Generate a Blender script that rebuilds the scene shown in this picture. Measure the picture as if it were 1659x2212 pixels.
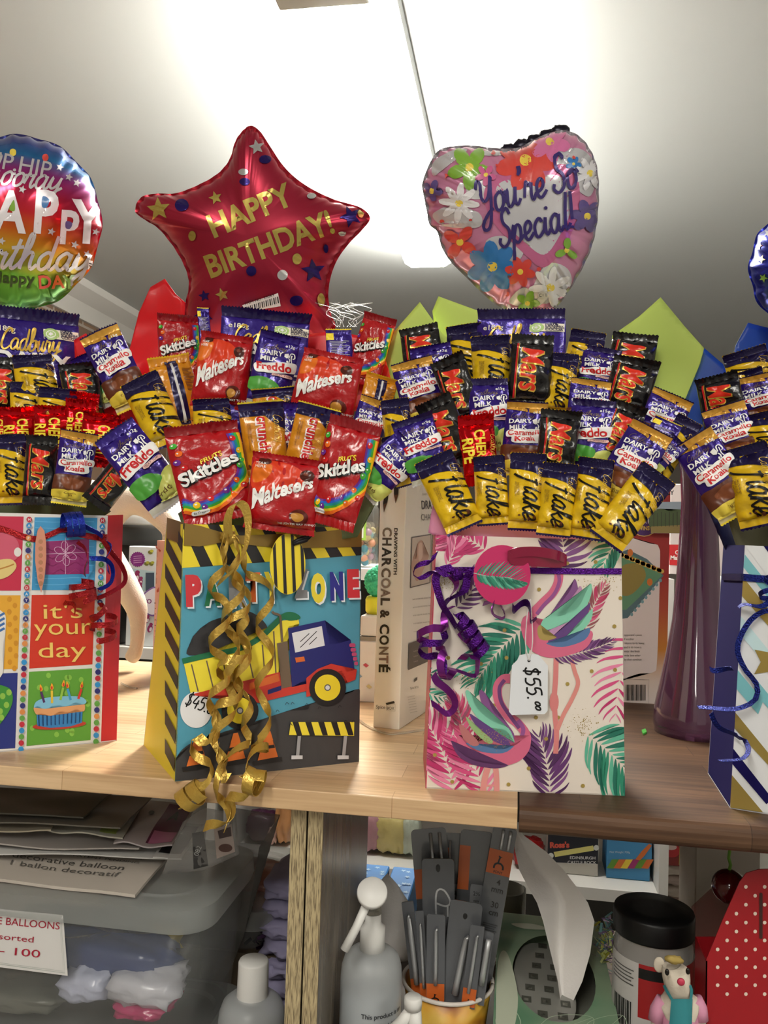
import bpy, bmesh, math, random
from math import sin, cos, pi, radians as R
from mathutils import Vector, Matrix, noise
from mathutils.bvhtree import BVHTree

for o in list(bpy.data.objects):
    bpy.data.objects.remove(o, do_unlink=True)
SC = bpy.context.scene
COL = SC.collection

# ------------------------------------------------------------------ camera
F_PX = 1790.0
YAW, PITCH, ROLL = R(9.23), R(1.7), R(1.75)
CAM = Vector((0, 0, 1.50))
_r0 = Vector((cos(YAW), sin(YAW), 0)); _d0 = Vector((-sin(YAW), cos(YAW), 0)); _Z = Vector((0, 0, 1))
C_D = cos(PITCH) * _d0 + sin(PITCH) * _Z
_u1 = cos(PITCH) * _Z - sin(PITCH) * _d0
C_R = cos(ROLL) * _r0 + sin(ROLL) * _u1
C_U = cos(ROLL) * _u1 - sin(ROLL) * _r0
cd = bpy.data.cameras.new('camera')
cam = bpy.data.objects.new('camera', cd); COL.objects.link(cam)
cd.sensor_fit = 'VERTICAL'; cd.sensor_height = 36.0; cd.lens = F_PX / 2212 * 36.0
cd.clip_start = 0.02; cd.clip_end = 60
M = Matrix((C_R, C_U, -C_D)).transposed().to_4x4(); M.translation = CAM
cam.matrix_world = M
SC.camera = cam

# ------------------------------------------------------------------ world, exposure, lamp strengths
W = bpy.data.worlds.new('world'); SC.world = W; W.use_nodes = True
W.node_tree.nodes['Background'].inputs[0].default_value = (0.9, 0.95, 1.0, 1)
W.node_tree.nodes['Background'].inputs[1].default_value = 0.1
vs = SC.view_settings
vs.view_transform = 'Standard'; vs.look = 'None'; vs.gamma = 1.0; vs.use_curve_mapping = False
vs.exposure = 0.0
BATTEN = 108.0        # the lit batten above the shelf
BATTEN_FILL = 38.0       # unseen battens added at the room's front end to fill upright faces
BATTEN_B = 42.0       # the battens of the next rows, behind the photographer

# ------------------------------------------------------------------ unprojecting (measuring the photo)
def ray(px, py):
    return (C_D + C_R * ((px - 829.5) / F_PX) - C_U * ((py - 1106.0) / F_PX))
def PY(px, py, Y):                       # point on the plane Y = const
    d = ray(px, py); return CAM + d * ((Y - CAM.y) / d.y)
def PZ(px, py, z):                       # point on the plane Z = const
    d = ray(px, py); return CAM + d * ((z - CAM.z) / d.z)
def PX(px, py, X):
    d = ray(px, py); return CAM + d * ((X - CAM.x) / d.x)
def PP(px, py, o, n):                    # point on a plane
    d = ray(px, py); return CAM + d * ((o - CAM).dot(n) / d.dot(n))
def pix(p):
    v = Vector(p) - CAM
    return 829.5 + F_PX * v.dot(C_R) / v.dot(C_D), 1106 - F_PX * v.dot(C_U) / v.dot(C_D)

# ------------------------------------------------------------------ materials
def lin(h):
    h = h.lstrip('#'); out = []
    for i in (0, 2, 4):
        c = int(h[i:i + 2], 16) / 255
        out.append(c / 12.92 if c <= 0.04045 else ((c + 0.055) / 1.055) ** 2.4)
    return (*out, 1.0)
MATS = {}
def mat(hexc, rough=0.5, metal=0.0, bump=0.0, bscale=60, coat=0.0, trans=0.0, alpha=1.0, emit=0.0, spec=0.5, var=0.0, sss=0.0, ior=1.45):
    key = (hexc, rough, metal, bump, bscale, coat, trans, alpha, emit, spec, var, sss, ior)
    if key in MATS: return MATS[key]
    m = bpy.data.materials.new('mat_' + hexc.strip('#') + '_%d' % len(MATS)); m.use_nodes = True
    nt = m.node_tree; b = nt.nodes['Principled BSDF']; I = b.inputs
    I['Base Color'].default_value = lin(hexc); I['Roughness'].default_value = rough; I['Metallic'].default_value = metal
    I['Coat Weight'].default_value = coat; I['Transmission Weight'].default_value = trans; I['Alpha'].default_value = alpha
    I['Specular IOR Level'].default_value = spec; I['IOR'].default_value = ior
    I['Coat Roughness'].default_value = 0.12
    if sss: I['Subsurface Weight'].default_value = sss; I['Subsurface Radius'].default_value = (.01, .008, .006)
    if emit: I['Emission Color'].default_value = lin(hexc); I['Emission Strength'].default_value = emit
    if bump or var:
        tc = nt.nodes.new('ShaderNodeTexCoord'); n = nt.nodes.new('ShaderNodeTexNoise')
        n.inputs['Scale'].default_value = bscale; n.inputs['Detail'].default_value = 3
        nt.links.new(tc.outputs['Object'], n.inputs['Vector'])
        if bump:
            bp = nt.nodes.new('ShaderNodeBump'); bp.inputs['Strength'].default_value = bump; bp.inputs['Distance'].default_value = 0.004
            nt.links.new(n.outputs['Fac'], bp.inputs['Height']); nt.links.new(bp.outputs['Normal'], I['Normal'])
        if var:
            mx = nt.nodes.new('ShaderNodeMix'); mx.data_type = 'RGBA'
            c = lin(hexc); k = 1 - var
            mx.inputs[6].default_value = (c[0] * k, c[1] * k, c[2] * k, 1); mx.inputs[7].default_value = c
            nt.links.new(n.outputs['Fac'], mx.inputs[0]); nt.links.new(mx.outputs[2], I['Base Color'])
    MATS[key] = m
    return m
def paper(h, rough=0.45, var=0.0): return mat(h, rough, coat=0.0, var=var, bscale=40)
def film(h, metal=0.0): return mat(h, 0.24, metal, 0.35, 90, coat=0.35)      # printed flow-wrap
def foil(h): return mat(h, 0.16, 0.85, 0.25, 70)

def wood_mat(name, pal, stave_l=0.28, stave_w=0.042, grain=1.0, rough=0.35):
    m = bpy.data.materials.new(name); m.use_nodes = True; nt = m.node_tree; N = nt.nodes; L = nt.links
    b = N['Principled BSDF']; b.inputs['Roughness'].default_value = rough; b.inputs['Specular IOR Level'].default_value = .3
    tc = N.new('ShaderNodeTexCoord')
    br = N.new('ShaderNodeTexBrick'); br.offset = 0.37; br.offset_frequency = 2
    br.inputs['Scale'].default_value = 1.0; br.inputs['Brick Width'].default_value = stave_l; br.inputs['Row Height'].default_value = stave_w
    br.inputs['Mortar Size'].default_value = 0.0004; br.inputs['Mortar Smooth'].default_value = 0.3; br.inputs['Bias'].default_value = 0.0
    br.inputs['Color1'].default_value = lin(pal[0]); br.inputs['Color2'].default_value = lin(pal[1]); br.inputs['Mortar'].default_value = lin(pal[2])
    L.new(tc.outputs['Object'], br.inputs['Vector'])
    mp = N.new('ShaderNodeMapping'); mp.inputs['Scale'].default_value = (3, 60, 60)
    L.new(tc.outputs['Object'], mp.inputs['Vector'])
    ns = N.new('ShaderNodeTexNoise'); ns.inputs['Scale'].default_value = 2.2; ns.inputs['Detail'].default_value = 6; ns.inputs['Distortion'].default_value = 0.6
    L.new(mp.outputs[0], ns.inputs['Vector'])
    rp = N.new('ShaderNodeValToRGB'); rp.color_ramp.elements[0].position = 0.32; rp.color_ramp.elements[1].position = 0.66
    g = 1 - 0.45 * grain
    rp.color_ramp.elements[0].color = (g, g * .93, g * .86, 1); rp.color_ramp.elements[1].color = (1.05, 1.05, 1.05, 1)
    L.new(ns.outputs['Fac'], rp.inputs[0])
    mx = N.new('ShaderNodeMix'); mx.data_type = 'RGBA'; mx.blend_type = 'MULTIPLY'; mx.inputs[0].default_value = 1.0
    L.new(br.outputs['Color'], mx.inputs[6]); L.new(rp.outputs[0], mx.inputs[7]); L.new(mx.outputs[2], b.inputs['Base Color'])
    return m

# ------------------------------------------------------------------ objects
def tag(o, label=None, cat=None, group=None, kind=None):
    if label: o['label'] = label
    if cat: o['category'] = cat
    if group: o['group'] = group
    if kind: o['kind'] = kind
    return o
def thing(name, label, cat, loc=(0, 0, 0), group=None):
    o = bpy.data.objects.new(name, None); COL.objects.link(o); o.location = loc; o.empty_display_size = 0.01
    return tag(o, label, cat, group)
def root_loc(p):
    v = Vector((0, 0, 0))
    while p is not None:
        v += p.location; p = p.parent
    return v
def mesh(name, verts, faces, mats, parent=None, idx=None, smooth=True):
    """one mesh object; verts in world coordinates, made local to its parent's place"""
    me = bpy.data.meshes.new(name)
    base = root_loc(parent) if parent is not None else Vector((0, 0, 0))
    me.from_pydata([tuple(Vector(v) - base) for v in verts], [], [tuple(f) for f in faces])
    if not isinstance(mats, (list, tuple)): mats = [mats]
    for m in mats: me.materials.append(m)
    if idx is not None:
        me.polygons.foreach_set('material_index', idx)
    me.polygons.foreach_set('use_smooth', [smooth] * len(me.polygons))
    me.update()
    o = bpy.data.objects.new(name, me); COL.objects.link(o)
    if parent is not None: o.parent = parent
    return o
def single(name, label, cat, verts, faces, mats, group=None, idx=None, smooth=True, kind=None):
    """a thing that is one mesh, its origin at its base"""
    lo = min(v[2] for v in verts)
    c = Vector((sum(v[0] for v in verts) / len(verts), sum(v[1] for v in verts) / len(verts), lo))
    o = mesh(name, [Vector(v) - c for v in verts], faces, mats, None, idx, smooth)
    o.location = c
    return tag(o, label, cat, group, kind)
def part_of(o_root, name, verts, faces, mats, idx=None, smooth=True, label=None):
    o = mesh(name, verts, faces, mats, o_root, idx, smooth)
    if label: o['label'] = label
    return o

class MB:
    """collects shapes into one mesh"""
    def __init__(s): s.v = []; s.f = []; s.i = []
    def add(s, vs, fs, m=0):
        n = len(s.v); s.v += [Vector(v) for v in vs]; s.f += [tuple(a + n for a in f) for f in fs]; s.i += [m] * len(fs); return s
    def box(s, c, d, m=0, rz=0.0, bev=0.0):
        bm = bmesh.new(); bmesh.ops.create_cube(bm, size=1)
        for v in bm.verts: v.co = Vector((v.co.x * d[0], v.co.y * d[1], v.co.z * d[2]))
        if bev: bmesh.ops.bevel(bm, geom=bm.edges[:], offset=bev, segments=2, affect='EDGES', profile=0.5)
        rot = Matrix.Rotation(rz, 3, 'Z')
        bm.verts.index_update()
        s.add([rot @ v.co + Vector(c) for v in bm.verts], [[v.index for v in f.verts] for f in bm.faces], m); bm.free(); return s
    def lathe(s, c, prof, n=32, m=0, axis=Vector((0, 0, 1)), cap=True, sx=1, sy=1):
        q = Vector((0, 0, 1)).rotation_difference(axis).to_matrix(); vs = []; fs = []
        for (r, z) in prof:
            for k in range(n):
                a = 2 * pi * k / n; vs.append(q @ Vector((r * cos(a) * sx, r * sin(a) * sy, z)) + Vector(c))
        for j in range(len(prof) - 1):
            for k in range(n):
                k2 = (k + 1) % n; fs.append((j * n + k, j * n + k2, (j + 1) * n + k2, (j + 1) * n + k))
        if cap: fs.append(tuple(range(n - 1, -1, -1))); fs.append(tuple((len(prof) - 1) * n + k for k in range(n)))
        return s.add(vs, fs, m)
    def tube(s, pts, r, n=8, m=0):
        pts = [Vector(p) for p in pts]; rs = r if isinstance(r, (list, tuple)) else [r] * len(pts)
        vs = []; fs = []; up = Vector((0.31, 0.2, 0.93)).normalized()
        for i, p in enumerate(pts):
            t = (pts[min(i + 1, len(pts) - 1)] - pts[max(i - 1, 0)]).normalized()
            a = t.cross(up)
            if a.length < 1e-3: a = t.cross(Vector((1, 0, 0)))
            a.normalize(); b = t.cross(a).normalized(); up = -b if (-b).dot(up) > 0 else b
            for k in range(n):
                w = 2 * pi * k / n; vs.append(p + (a * cos(w) + b * sin(w)) * rs[i])
        for j in range(len(pts) - 1):
            for k in range(n):
                k2 = (k + 1) % n; fs.append((j * n + k, j * n + k2, (j + 1) * n + k2, (j + 1) * n + k))
        fs.append(tuple(range(n - 1, -1, -1))); fs.append(tuple((len(pts) - 1) * n + k for k in range(n)))
        return s.add(vs, fs, m)
    def ball(s, c, r, m=0, n=14, sc=(1, 1, 1), wob=0.0, seed=0):
        vs = []; fs = []
        for j in range(n + 1):
            th = pi * j / n
            for k in range(2 * n):
                ph = pi * k / n; d = Vector((sin(th) * cos(ph), sin(th) * sin(ph), cos(th)))
                rr = r * (1 + wob * noise.noise(d * 3 + Vector((seed, 0, seed))))
                vs.append(Vector((d.x * sc[0], d.y * sc[1], d.z * sc[2])) * rr + Vector(c))
        for j in range(n):
            for k in range(2 * n):
                k2 = (k + 1) % (2 * n); fs.append((j * 2 * n + k, (j + 1) * 2 * n + k, (j + 1) * 2 * n + k2, j * 2 * n + k2))
        return s.add(vs, fs, m)
    def prism(s, loop, d, m=0):
        """closed loop of points extruded by the vector d"""
        n = len(loop); lo = [Vector(p) for p in loop]; d = Vector(d)
        s.add(lo + [p + d for p in lo], [tuple(range(n)), tuple(range(2 * n - 1, n - 1, -1))] + [(k, k + n, (k + 1) % n + n, (k + 1) % n) for k in range(n)], m)
        return s
    def part(s, name, mats, parent, smooth=False, label=None):
        o = mesh(name, s.v, s.f, mats, parent, s.i, smooth); fixn(o)
        if label: o['label'] = label
        return o
    def single(s, name, label, cat, mats, group=None, smooth=False, kind=None):
        o = single(name, label, cat, s.v, s.f, mats, group, s.i, smooth, kind); fixn(o); return o
def fixn(o):
    bm = bmesh.new(); bm.from_mesh(o.data); bmesh.ops.recalc_face_normals(bm, faces=bm.faces[:]); bm.to_mesh(o.data); bm.free()
def autosmooth(o, ang=40):
    bm = bmesh.new(); bm.from_mesh(o.data)
    for f in bm.faces: f.smooth = True
    for e in bm.edges:
        if len(e.link_faces) == 2 and e.calc_face_angle(0) > R(ang): e.smooth = False
    bm.to_mesh(o.data); bm.free(); return o

# ------------------------------------------------------------------ flat artwork: lettering, logos and patterns
def smooth_loop(P, n=6, closed=True):
    out = []; k = len(P)
    rng = range(k) if closed else range(k - 1)
    for i in rng:
        g = (lambda j: P[j % k]) if closed else (lambda j: P[max(0, min(k - 1, j))])
        p0, p1, p2, p3 = [Vector(g(i + a)) for a in (-1, 0, 1, 2)]
        for s in range(n):
            t = s / n
            out.append(0.5 * ((2 * p1) + (p2 - p0) * t + (2 * p0 - 5 * p1 + 4 * p2 - p3) * t * t + (3 * p1 - p0 - 3 * p2 + p3) * t ** 3))
    if not closed: out.append(Vector(P[-1]))
    return out
_txt = {}
def text2d(s, bold=0.0, shear=0.0, space=1.0):
    """triangulated lettering of height about 1 (cap height 0.72), origin at the left of the baseline"""
    key = (s, bold, shear, space)
    if key in _txt: return _txt[key]
    cu = bpy.data.curves.new('t', 'FONT'); cu.body = s; cu.offset = bold; cu.shear = shear; cu.space_character = space; cu.resolution_u = 3
    ob = bpy.data.objects.new('t', cu); COL.objects.link(ob)
    dg = bpy.context.evaluated_depsgraph_get()
    me = bpy.data.meshes.new_from_object(ob.evaluated_get(dg))
    vs = [(v.co.x, v.co.y) for v in me.vertices]; fs = [tuple(p.vertices) for p in me.polygons]
    bpy.data.objects.remove(ob); bpy.data.curves.remove(cu); bpy.data.meshes.remove(me)
    _txt[key] = (vs, fs); return _txt[key]

class Art:
    def __init__(s): s.items = []; s.lv = 0
    def up(s): s.lv += 1; return s
    def raw(s, vs, fs, m): s.items.append((vs, fs, m, s.lv)); return s
    def poly(s, pts, m, level=True):
        if level: s.lv += 1
        return s.raw([tuple(p[:2]) for p in pts], [tuple(range(len(pts)))], m)
    def rect(s, x0, y0, x1, y1, m, level=True): return s.poly([(x0, y0), (x1, y0), (x1, y1), (x0, y1)], m, level)
    def rrect(s, x0, y0, x1, y1, r, m):
        P = []
        for cx, cy, a0 in ((x1 - r, y1 - r, 0), (x0 + r, y1 - r, 90), (x0 + r, y0 + r, 180), (x1 - r, y0 + r, 270)):
            for k in range(5): a = R(a0 + 22.5 * k); P.append((cx + r * cos(a), cy + r * sin(a)))
        return s.poly(P, m)
    def ell(s, cx, cy, rx, ry, m, a=0, n=20, level=True):
        ca, sa = cos(a), sin(a)
        return s.poly([(cx + rx * cos(t) * ca - ry * sin(t) * sa, cy + rx * cos(t) * sa + ry * sin(t) * ca) for t in [2 * pi * k / n for k in range(n)]], m, level)
    def blob(s, pts, m, n=5, level=True): return s.poly(smooth_loop(pts, n), m, level)
    def star(s, cx, cy, r, m, a=0.0, q=0.45, sx=1.0, n=5):
        return s.poly([(cx + sx * (r if k % 2 == 0 else r * q) * sin(a + pi * k / n), cy + (r if k % 2 == 0 else r * q) * cos(a + pi * k / n)) for k in range(2 * n)], m)
    def text(s, t, x, y, size, m, a=0.0, bold=0.0, shear=0.0, cx=1.0, flip=False, align='L', space=1.0, width=None):
        """size = cap height; a = angle of the baseline; width = fitted width"""
        vs, fs = text2d(t, bold, shear, space)
        if not vs: return s
        x0 = min(v[0] for v in vs); x1 = max(v[0] for v in vs); k = size / 0.72
        if width: cx = width / ((x1 - x0) * k)
        off = {'L': x0, 'C': (x0 + x1) / 2, 'R': x1}[align]
        ca, sa = cos(a), sin(a); out = []
        for (vx, vy) in vs:
            u = (vx - off) * k * cx; w = vy * k * (-1 if flip else 1)
            out.append((x + u * ca - w * sa, y + u * sa + w * ca))
        s.lv += 1
        return s.raw(out, fs, m)
    def warp_last(s, f):
        vs, fs, m, lv = s.items[-1]; s.items[-1] = ([f(x, y) for x, y in vs], fs, m, lv); return s
    def stroke(s, pts, w, m, n=6, closed=False, curve=True, taper=0.0, level=True):
        P = smooth_loop(pts, n, closed) if curve else [Vector(p) for p in pts]
        if closed: P.append(P[0])
        vs = []; fs = []; N = len(P)
        for i, p in enumerate(P):
            t = (P[min(i + 1, N - 1)] - P[max(i - 1, 0)])
            if t.length < 1e-9: t = Vector((1, 0))
            t = t.normalized(); ww = w * (1 - taper * abs(2 * i / (N - 1) - 1) ** 2) / 2
            vs += [(p[0] - t[1] * ww, p[1] + t[0] * ww), (p[0] + t[1] * ww, p[1] - t[0] * ww)]
        for i in range(N - 1): fs.append((2 * i, 2 * i + 1, 2 * i + 3, 2 * i + 2))
        if level: s.lv += 1
        return s.raw(vs, fs, m)
    def script(s, t, x, y, size, m, a=0.0, w=0.1, flip=False, shear=0.25, cx=1.0, align='L', width=None):
        """joined handwriting from strokes; size = x-height * 2"""
        strokes, adv = [], 0.0
        for ch in t:
            g = SCRIPT.get(ch)
            if g is None: adv += 0.3; continue
            for st in g[0]: strokes.append([(px + adv, py) for px, py in st])
            adv += g[1]
        if width: cx = width / (adv * size)
        off = {'L': 0, 'C': adv / 2, 'R': adv}[align]; ca, sa = cos(a), sin(a)
        s.lv += 1
        for st in strokes:
            P = []
            for px, py in st:
                u = (px - off + shear * py) * size * cx; v = py * size * (-1 if flip else 1)
                P.append((x + u * ca - v * sa, y + u * sa + v * ca))
            if len(P) == 1: s.ell(P[0][0], P[0][1], w * size * .6, w * size * .6, m, n=8, level=False)
            else: s.stroke(P, w * size, m, n=4, level=False)
        return s
    def build(s, name, parent, fn, maxlen=0.003, d0=0.0003, dl=0.00012, clip=None):
        """fn(x, y, height) -> point on the thing's surface"""
        mats = []; mb_v = []; mb_f = []; mb_i = []
        for vs, fs, m, lv in s.items:
            if m not in mats: mats.append(m)
            bm = bmesh.new(); bv = [bm.verts.new((x, y, 0)) for x, y in vs]
            for f in fs:
                try: bm.faces.new([bv[k] for k in f])
                except ValueError: pass
            ng = [f for f in bm.faces if len(f.verts) > 3]
            if ng: bmesh.ops.triangulate(bm, faces=ng, quad_method='BEAUTY', ngon_method='EAR_CLIP')
            if clip:
                for q in range(len(clip)):
                    a, b = Vector((*clip[q], 0)), Vector((*clip[(q + 1) % len(clip)], 0)); cc = sum((Vector((*p, 0)) for p in clip), Vector()) / len(clip)
                    no = Vector((b.y - a.y, a.x - b.x, 0))
                    if no.dot(cc - a) > 0: no = -no
                    bmesh.ops.bisect_plane(bm, geom=bm.verts[:] + bm.edges[:] + bm.faces[:], plane_co=a, plane_no=no, clear_outer=True)
            if maxlen:
                for _ in range(7):
                    long_e = [e for e in bm.edges if e.calc_length() > maxlen]
                    if not long_e: break
                    bmesh.ops.subdivide_edges(bm, edges=long_e, cuts=1)
                    ng = [f for f in bm.faces if len(f.verts) > 4]
                    if ng: bmesh.ops.triangulate(bm, faces=ng)
            bm.verts.index_update(); n = len(mb_v); k = mats.index(m)
            good = {}
            for v in bm.verts:
                p = fn(v.co.x, v.co.y, d0 + dl * lv)
                if p is not None: good[v.index] = len(mb_v); mb_v.append(p)
            for f in bm.faces:
                ix = [v.index for v in f.verts]
                if all(q in good for q in ix): mb_f.append([good[q] for q in ix]); mb_i.append(k)
            bm.free()
        if not mb_f: return None
        return mesh(name, mb_v, mb_f, mats, parent, mb_i, True)

# joined-up letters, x-height 0.5
SCRIPT = {
 'a': ([[(.40,.40),(.28,.50),(.08,.34),(.08,.08),(.22,.0),(.38,.22),(.43,.48)],[(.43,.48),(.38,.16),(.46,.0),(.60,.14)]], .56),
 'b': ([[(.0,.12),(.22,.62),(.24,.98),(.14,.98),(.09,.5),(.10,.05),(.26,.0),(.40,.2),(.34,.46),(.16,.34)],[(.36,.44),(.52,.38)]], .48),
 'c': ([[(.40,.38),(.28,.50),(.08,.32),(.10,.06),(.24,.0),(.46,.16)]], .44),
 'd': ([[(.40,.40),(.28,.50),(.08,.34),(.08,.08),(.22,.0),(.38,.22),(.46,.98)],[(.46,.98),(.39,.16),(.47,.0),(.60,.14)]], .56),
 'e': ([[(.0,.14),(.26,.22),(.36,.38),(.26,.50),(.10,.36),(.10,.08),(.24,.0),(.46,.16)]], .44),
 'f': ([[(.52,.90),(.43,1.03),(.30,.88),(.22,.4),(.13,-.18),(.03,-.38)],[(.04,.44),(.2,.46),(.37,.50)]], .46),
 'h': ([[(.0,.12),(.22,.62),(.26,.98),(.16,.98),(.10,.5),(.07,.0)],[(.08,.2),(.22,.46),(.36,.46),(.35,.16),(.42,.0),(.56,.14)]], .54),
 'i': ([[(.0,.12),(.12,.48)],[(.12,.48),(.08,.14),(.15,.0),(.28,.14)],[(.2,.72)]], .26),
 'k': ([[(.0,.12),(.22,.62),(.26,1.0),(.14,1.0),(.10,.5),(.06,.0)],[(.44,.48),(.22,.30),(.12,.24)],[(.16,.27),(.34,.06),(.44,.0),(.54,.12)]], .50),
 'l': ([[(.27,1.0),(.18,.6),(.11,.2),(.14,.02),(.24,.06),(.32,.16)]], .30),
 'o': ([[(.30,.50),(.10,.36),(.08,.08),(.22,.0),(.38,.14),(.40,.38),(.28,.50)],[(.3,.5),(.42,.42),(.52,.44)]], .48),
 'p': ([[(.0,.14),(.14,.5),(.10,.2),(.0,-.44)],[(.08,.1),(.24,.46),(.40,.40),(.38,.1),(.24,.0),(.10,.10)],[(.36,.06),(.52,.14)]], .50),
 'r': ([[(.0,.12),(.12,.52),(.20,.42),(.34,.46)],[(.34,.46),(.28,.14),(.34,.0),(.46,.14)]], .44),
 's': ([[(.0,.12),(.22,.52),(.30,.24),(.22,.02),(.06,.04)],[(.22,.02),(.42,.14)]], .40),
 't': ([[(.0,.12),(.16,.5),(.22,.86)],[(.22,.86),(.10,.2),(.16,.0),(.32,.14)],[(.0,.60),(.36,.64)]], .32),
 'u': ([[(.0,.14),(.1,.48),(.08,.1),(.18,.0),(.34,.16),(.44,.48)],[(.44,.48),(.38,.14),(.46,.0),(.60,.14)]], .56),
 'w': ([[(.0,.14),(.1,.48),(.08,.1),(.18,.0),(.32,.16),(.36,.46),(.34,.1),(.44,.0),(.58,.16),(.62,.48),(.74,.42)]], .72),
 'y': ([[(.0,.14),(.1,.48),(.08,.16),(.18,.06),(.34,.20),(.44,.48)],[(.44,.48),(.36,-.1),(.22,-.42),(.08,-.36),(.18,-.16),(.58,.12)]], .54),
 'C': ([[(.60,.78),(.50,.98),(.24,.86),(.06,.5),(.08,.12),(.30,.0),(.60,.18)]], .60),
 'S': ([[(.52,.82),(.40,1.0),(.20,.86),(.22,.62),(.42,.42),(.40,.12),(.18,-.02),(.0,.1),(.04,.24)]], .50),
 'Y': ([[(.0,.72),(.08,.92),(.2,.84),(.18,.48),(.30,.34),(.48,.50),(.62,.96)],[(.62,.96),(.50,.1),(.36,-.36),(.16,-.42),(.12,-.24),(.4,.02),(.6,.1)]], .62),
 "'": ([[(.10,.98),(.12,.86),(.06,.74)]], .20),
 '!': ([[(.16,1.0),(.10,.24)],[(.08,.03)]], .28),
 '$': ([[(.40,.78),(.26,.86),(.10,.72),(.2,.52),(.36,.36),(.3,.12),(.12,.1),(.02,.2)],[(.26,1.0),(.18,-.06)]], .50),
 '4': ([[(.24,.86),(.04,.34),(.44,.38)],[(.36,.6),(.30,.0)]], .48),
 '5': ([[(.44,.86),(.14,.84),(.08,.52),(.28,.54),(.38,.30),(.24,.04),(.02,.06)]], .46),
 '.': ([[(.08,.03)]], .22),
 '0': ([[(.22,.62),(.06,.42),(.08,.08),(.22,.0),(.36,.18),(.34,.50),(.22,.62)]], .42),
}
def plane_fn(o, n):
    """artwork measured on the photo (pixels) -> the flat face it is printed on"""
    o = Vector(o); n = Vector(n).normalized()
    if (CAM - o).dot(n) < 0: n = -n
    return lambda x, y, h: PP(x, y, o, n) + n * h
def bvh_of(*obs):
    V = []; Fc = []
    for ob in obs:
        b = root_loc(ob.parent) + ob.location if ob.parent else ob.location
        k = len(V); V += [v.co + b for v in ob.data.vertices]; Fc += [tuple(a + k for a in p.vertices) for p in ob.data.polygons]
    return BVHTree.FromPolygons(V, Fc)
def wrap_fn(bvh, back=0):
    """artwork measured on the photo -> the curved skin it is printed on"""
    def f(x, y, h):
        d = ray(x, y).normalized(); hit = bvh.ray_cast(CAM, d)
        if hit[0] is None: return None
        n = hit[1]
        if n.dot(d) > 0: n = -n
        if -n.dot(d) < 0.12: return None
        return hit[0] + n * h
    return f
# ================================================================== the room
ZS = PY(830, 1738, .70).z           # top of the display shelf, about 1.27 m
YF = .7205                          # front edge of the worktops
ZL = 0.93                           # board under it
ZC = 2.53
def struct(name, mb, mats, smooth=False):
    o = mesh(name, mb.v, mb.f, mats, None, mb.i, smooth); fixn(o); o['kind'] = 'structure'; return o
plaster = mat('#d9d6cf', 0.8, bump=0.05, bscale=200)
struct('floor', MB().box((-.1, .8, -.05), (6.4, 12.6, .1)), mat('#8b8a88', 0.6, var=.15))
struct('ceiling', MB().box((-.1, .8, ZC + .05), (6.4, 12.6, .1)), mat('#c3c7c6', 0.85))
def brick_mat():
    m = bpy.data.materials.new('brick'); m.use_nodes = True; nt = m.node_tree
    b = nt.nodes['Principled BSDF']; b.inputs['Roughness'].default_value = .9
    tc = nt.nodes.new('ShaderNodeTexCoord'); mp = nt.nodes.new('ShaderNodeMapping'); br = nt.nodes.new('ShaderNodeTexBrick')
    mp.inputs['Rotation'].default_value = (pi / 2, 0, pi / 2)
    br.inputs['Scale'].default_value = 1; br.inputs['Brick Width'].default_value = .23; br.inputs['Row Height'].default_value = .085; br.inputs['Mortar Size'].default_value = .006
    br.inputs['Color1'].default_value = lin('#8a6f57'); br.inputs['Color2'].default_value = lin('#6f5847'); br.inputs['Mortar'].default_value = lin('#9d948a')
    sp = nt.nodes.new('ShaderNodeSeparateXYZ'); cb = nt.nodes.new('ShaderNodeCombineXYZ')
    nt.links.new(tc.outputs['Object'], sp.inputs[0]); nt.links.new(sp.outputs['Y'], cb.inputs['X']); nt.links.new(sp.outputs['Z'], cb.inputs['Y'])
    nt.links.new(cb.outputs[0], br.inputs['Vector']); nt.links.new(br.outputs['Color'], b.inputs['Base Color'])
    return m
struct('wall_left', MB().box((-1.95, .8, ZC / 2), (.1, 12.6, ZC)), brick_mat())
struct('wall_right', MB().box((3.15, .8, ZC / 2), (.1, 12.6, ZC)), plaster)
struct('wall_back', MB().box((.6, 7.15, ZC / 2), (5.0, .1, ZC)), mat('#8d877e', .8))
struct('wall_front', MB().box((.6, -5.55, ZC / 2), (5.0, .1, ZC)), plaster)
tr = MB(); tr.prism([(-1.9, -5.5, ZC), (-1.9, -5.5, ZC - .13), (-1.885, -5.5, ZC - .13), (-1.86, -5.5, ZC - .07), (-1.80, -5.5, ZC - .03), (-1.795, -5.5, ZC)], (0, 12.6, 0))
struct('trim_1', tr, mat('#cfccc6', .6))

# ------------------------------------------------------------------ ceiling lights (they light the place)
def batten(label, x0, x1, y0, y1, power, lit=True):
    t = thing('ceiling_light', label, 'ceiling light', ((x0 + x1) / 2, (y0 + y1) / 2, ZC - .115), 'fluorescent battens on the ceiling')
    MB().box(((x0 + x1) / 2, (y0 + y1) / 2, ZC - .025), ((x1 - x0), y1 - y0 - .02, .033)).part('housing', mat('#34342f', .6), t)
    d = MB(); c = .014; zt = ZC - .078; zb = ZC - .115
    d.prism([(x0, y0, zt), (x0, y0, zb + c), (x0 + c * 1.6, y0, zb), (x1 - c * 1.6, y0, zb), (x1, y0, zb + c), (x1, y0, zt)], (0, y1 - y0, 0))
    m = mat('#fffaf0', .5, emit=power)
    d.part('diffuser', m, t)
    return t
batten('lit white batten light on the ceiling between the star and heart balloons', -.402, -.245, 1.41, 2.76, BATTEN)
batten('lit batten light on the ceiling just behind the photographer', -.402, -.245, -1.55, -.25, BATTEN_B)
batten('lit batten light on the ceiling to the right behind the photographer', 1.5, 1.66, -1.4, -.1, BATTEN_B)
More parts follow.
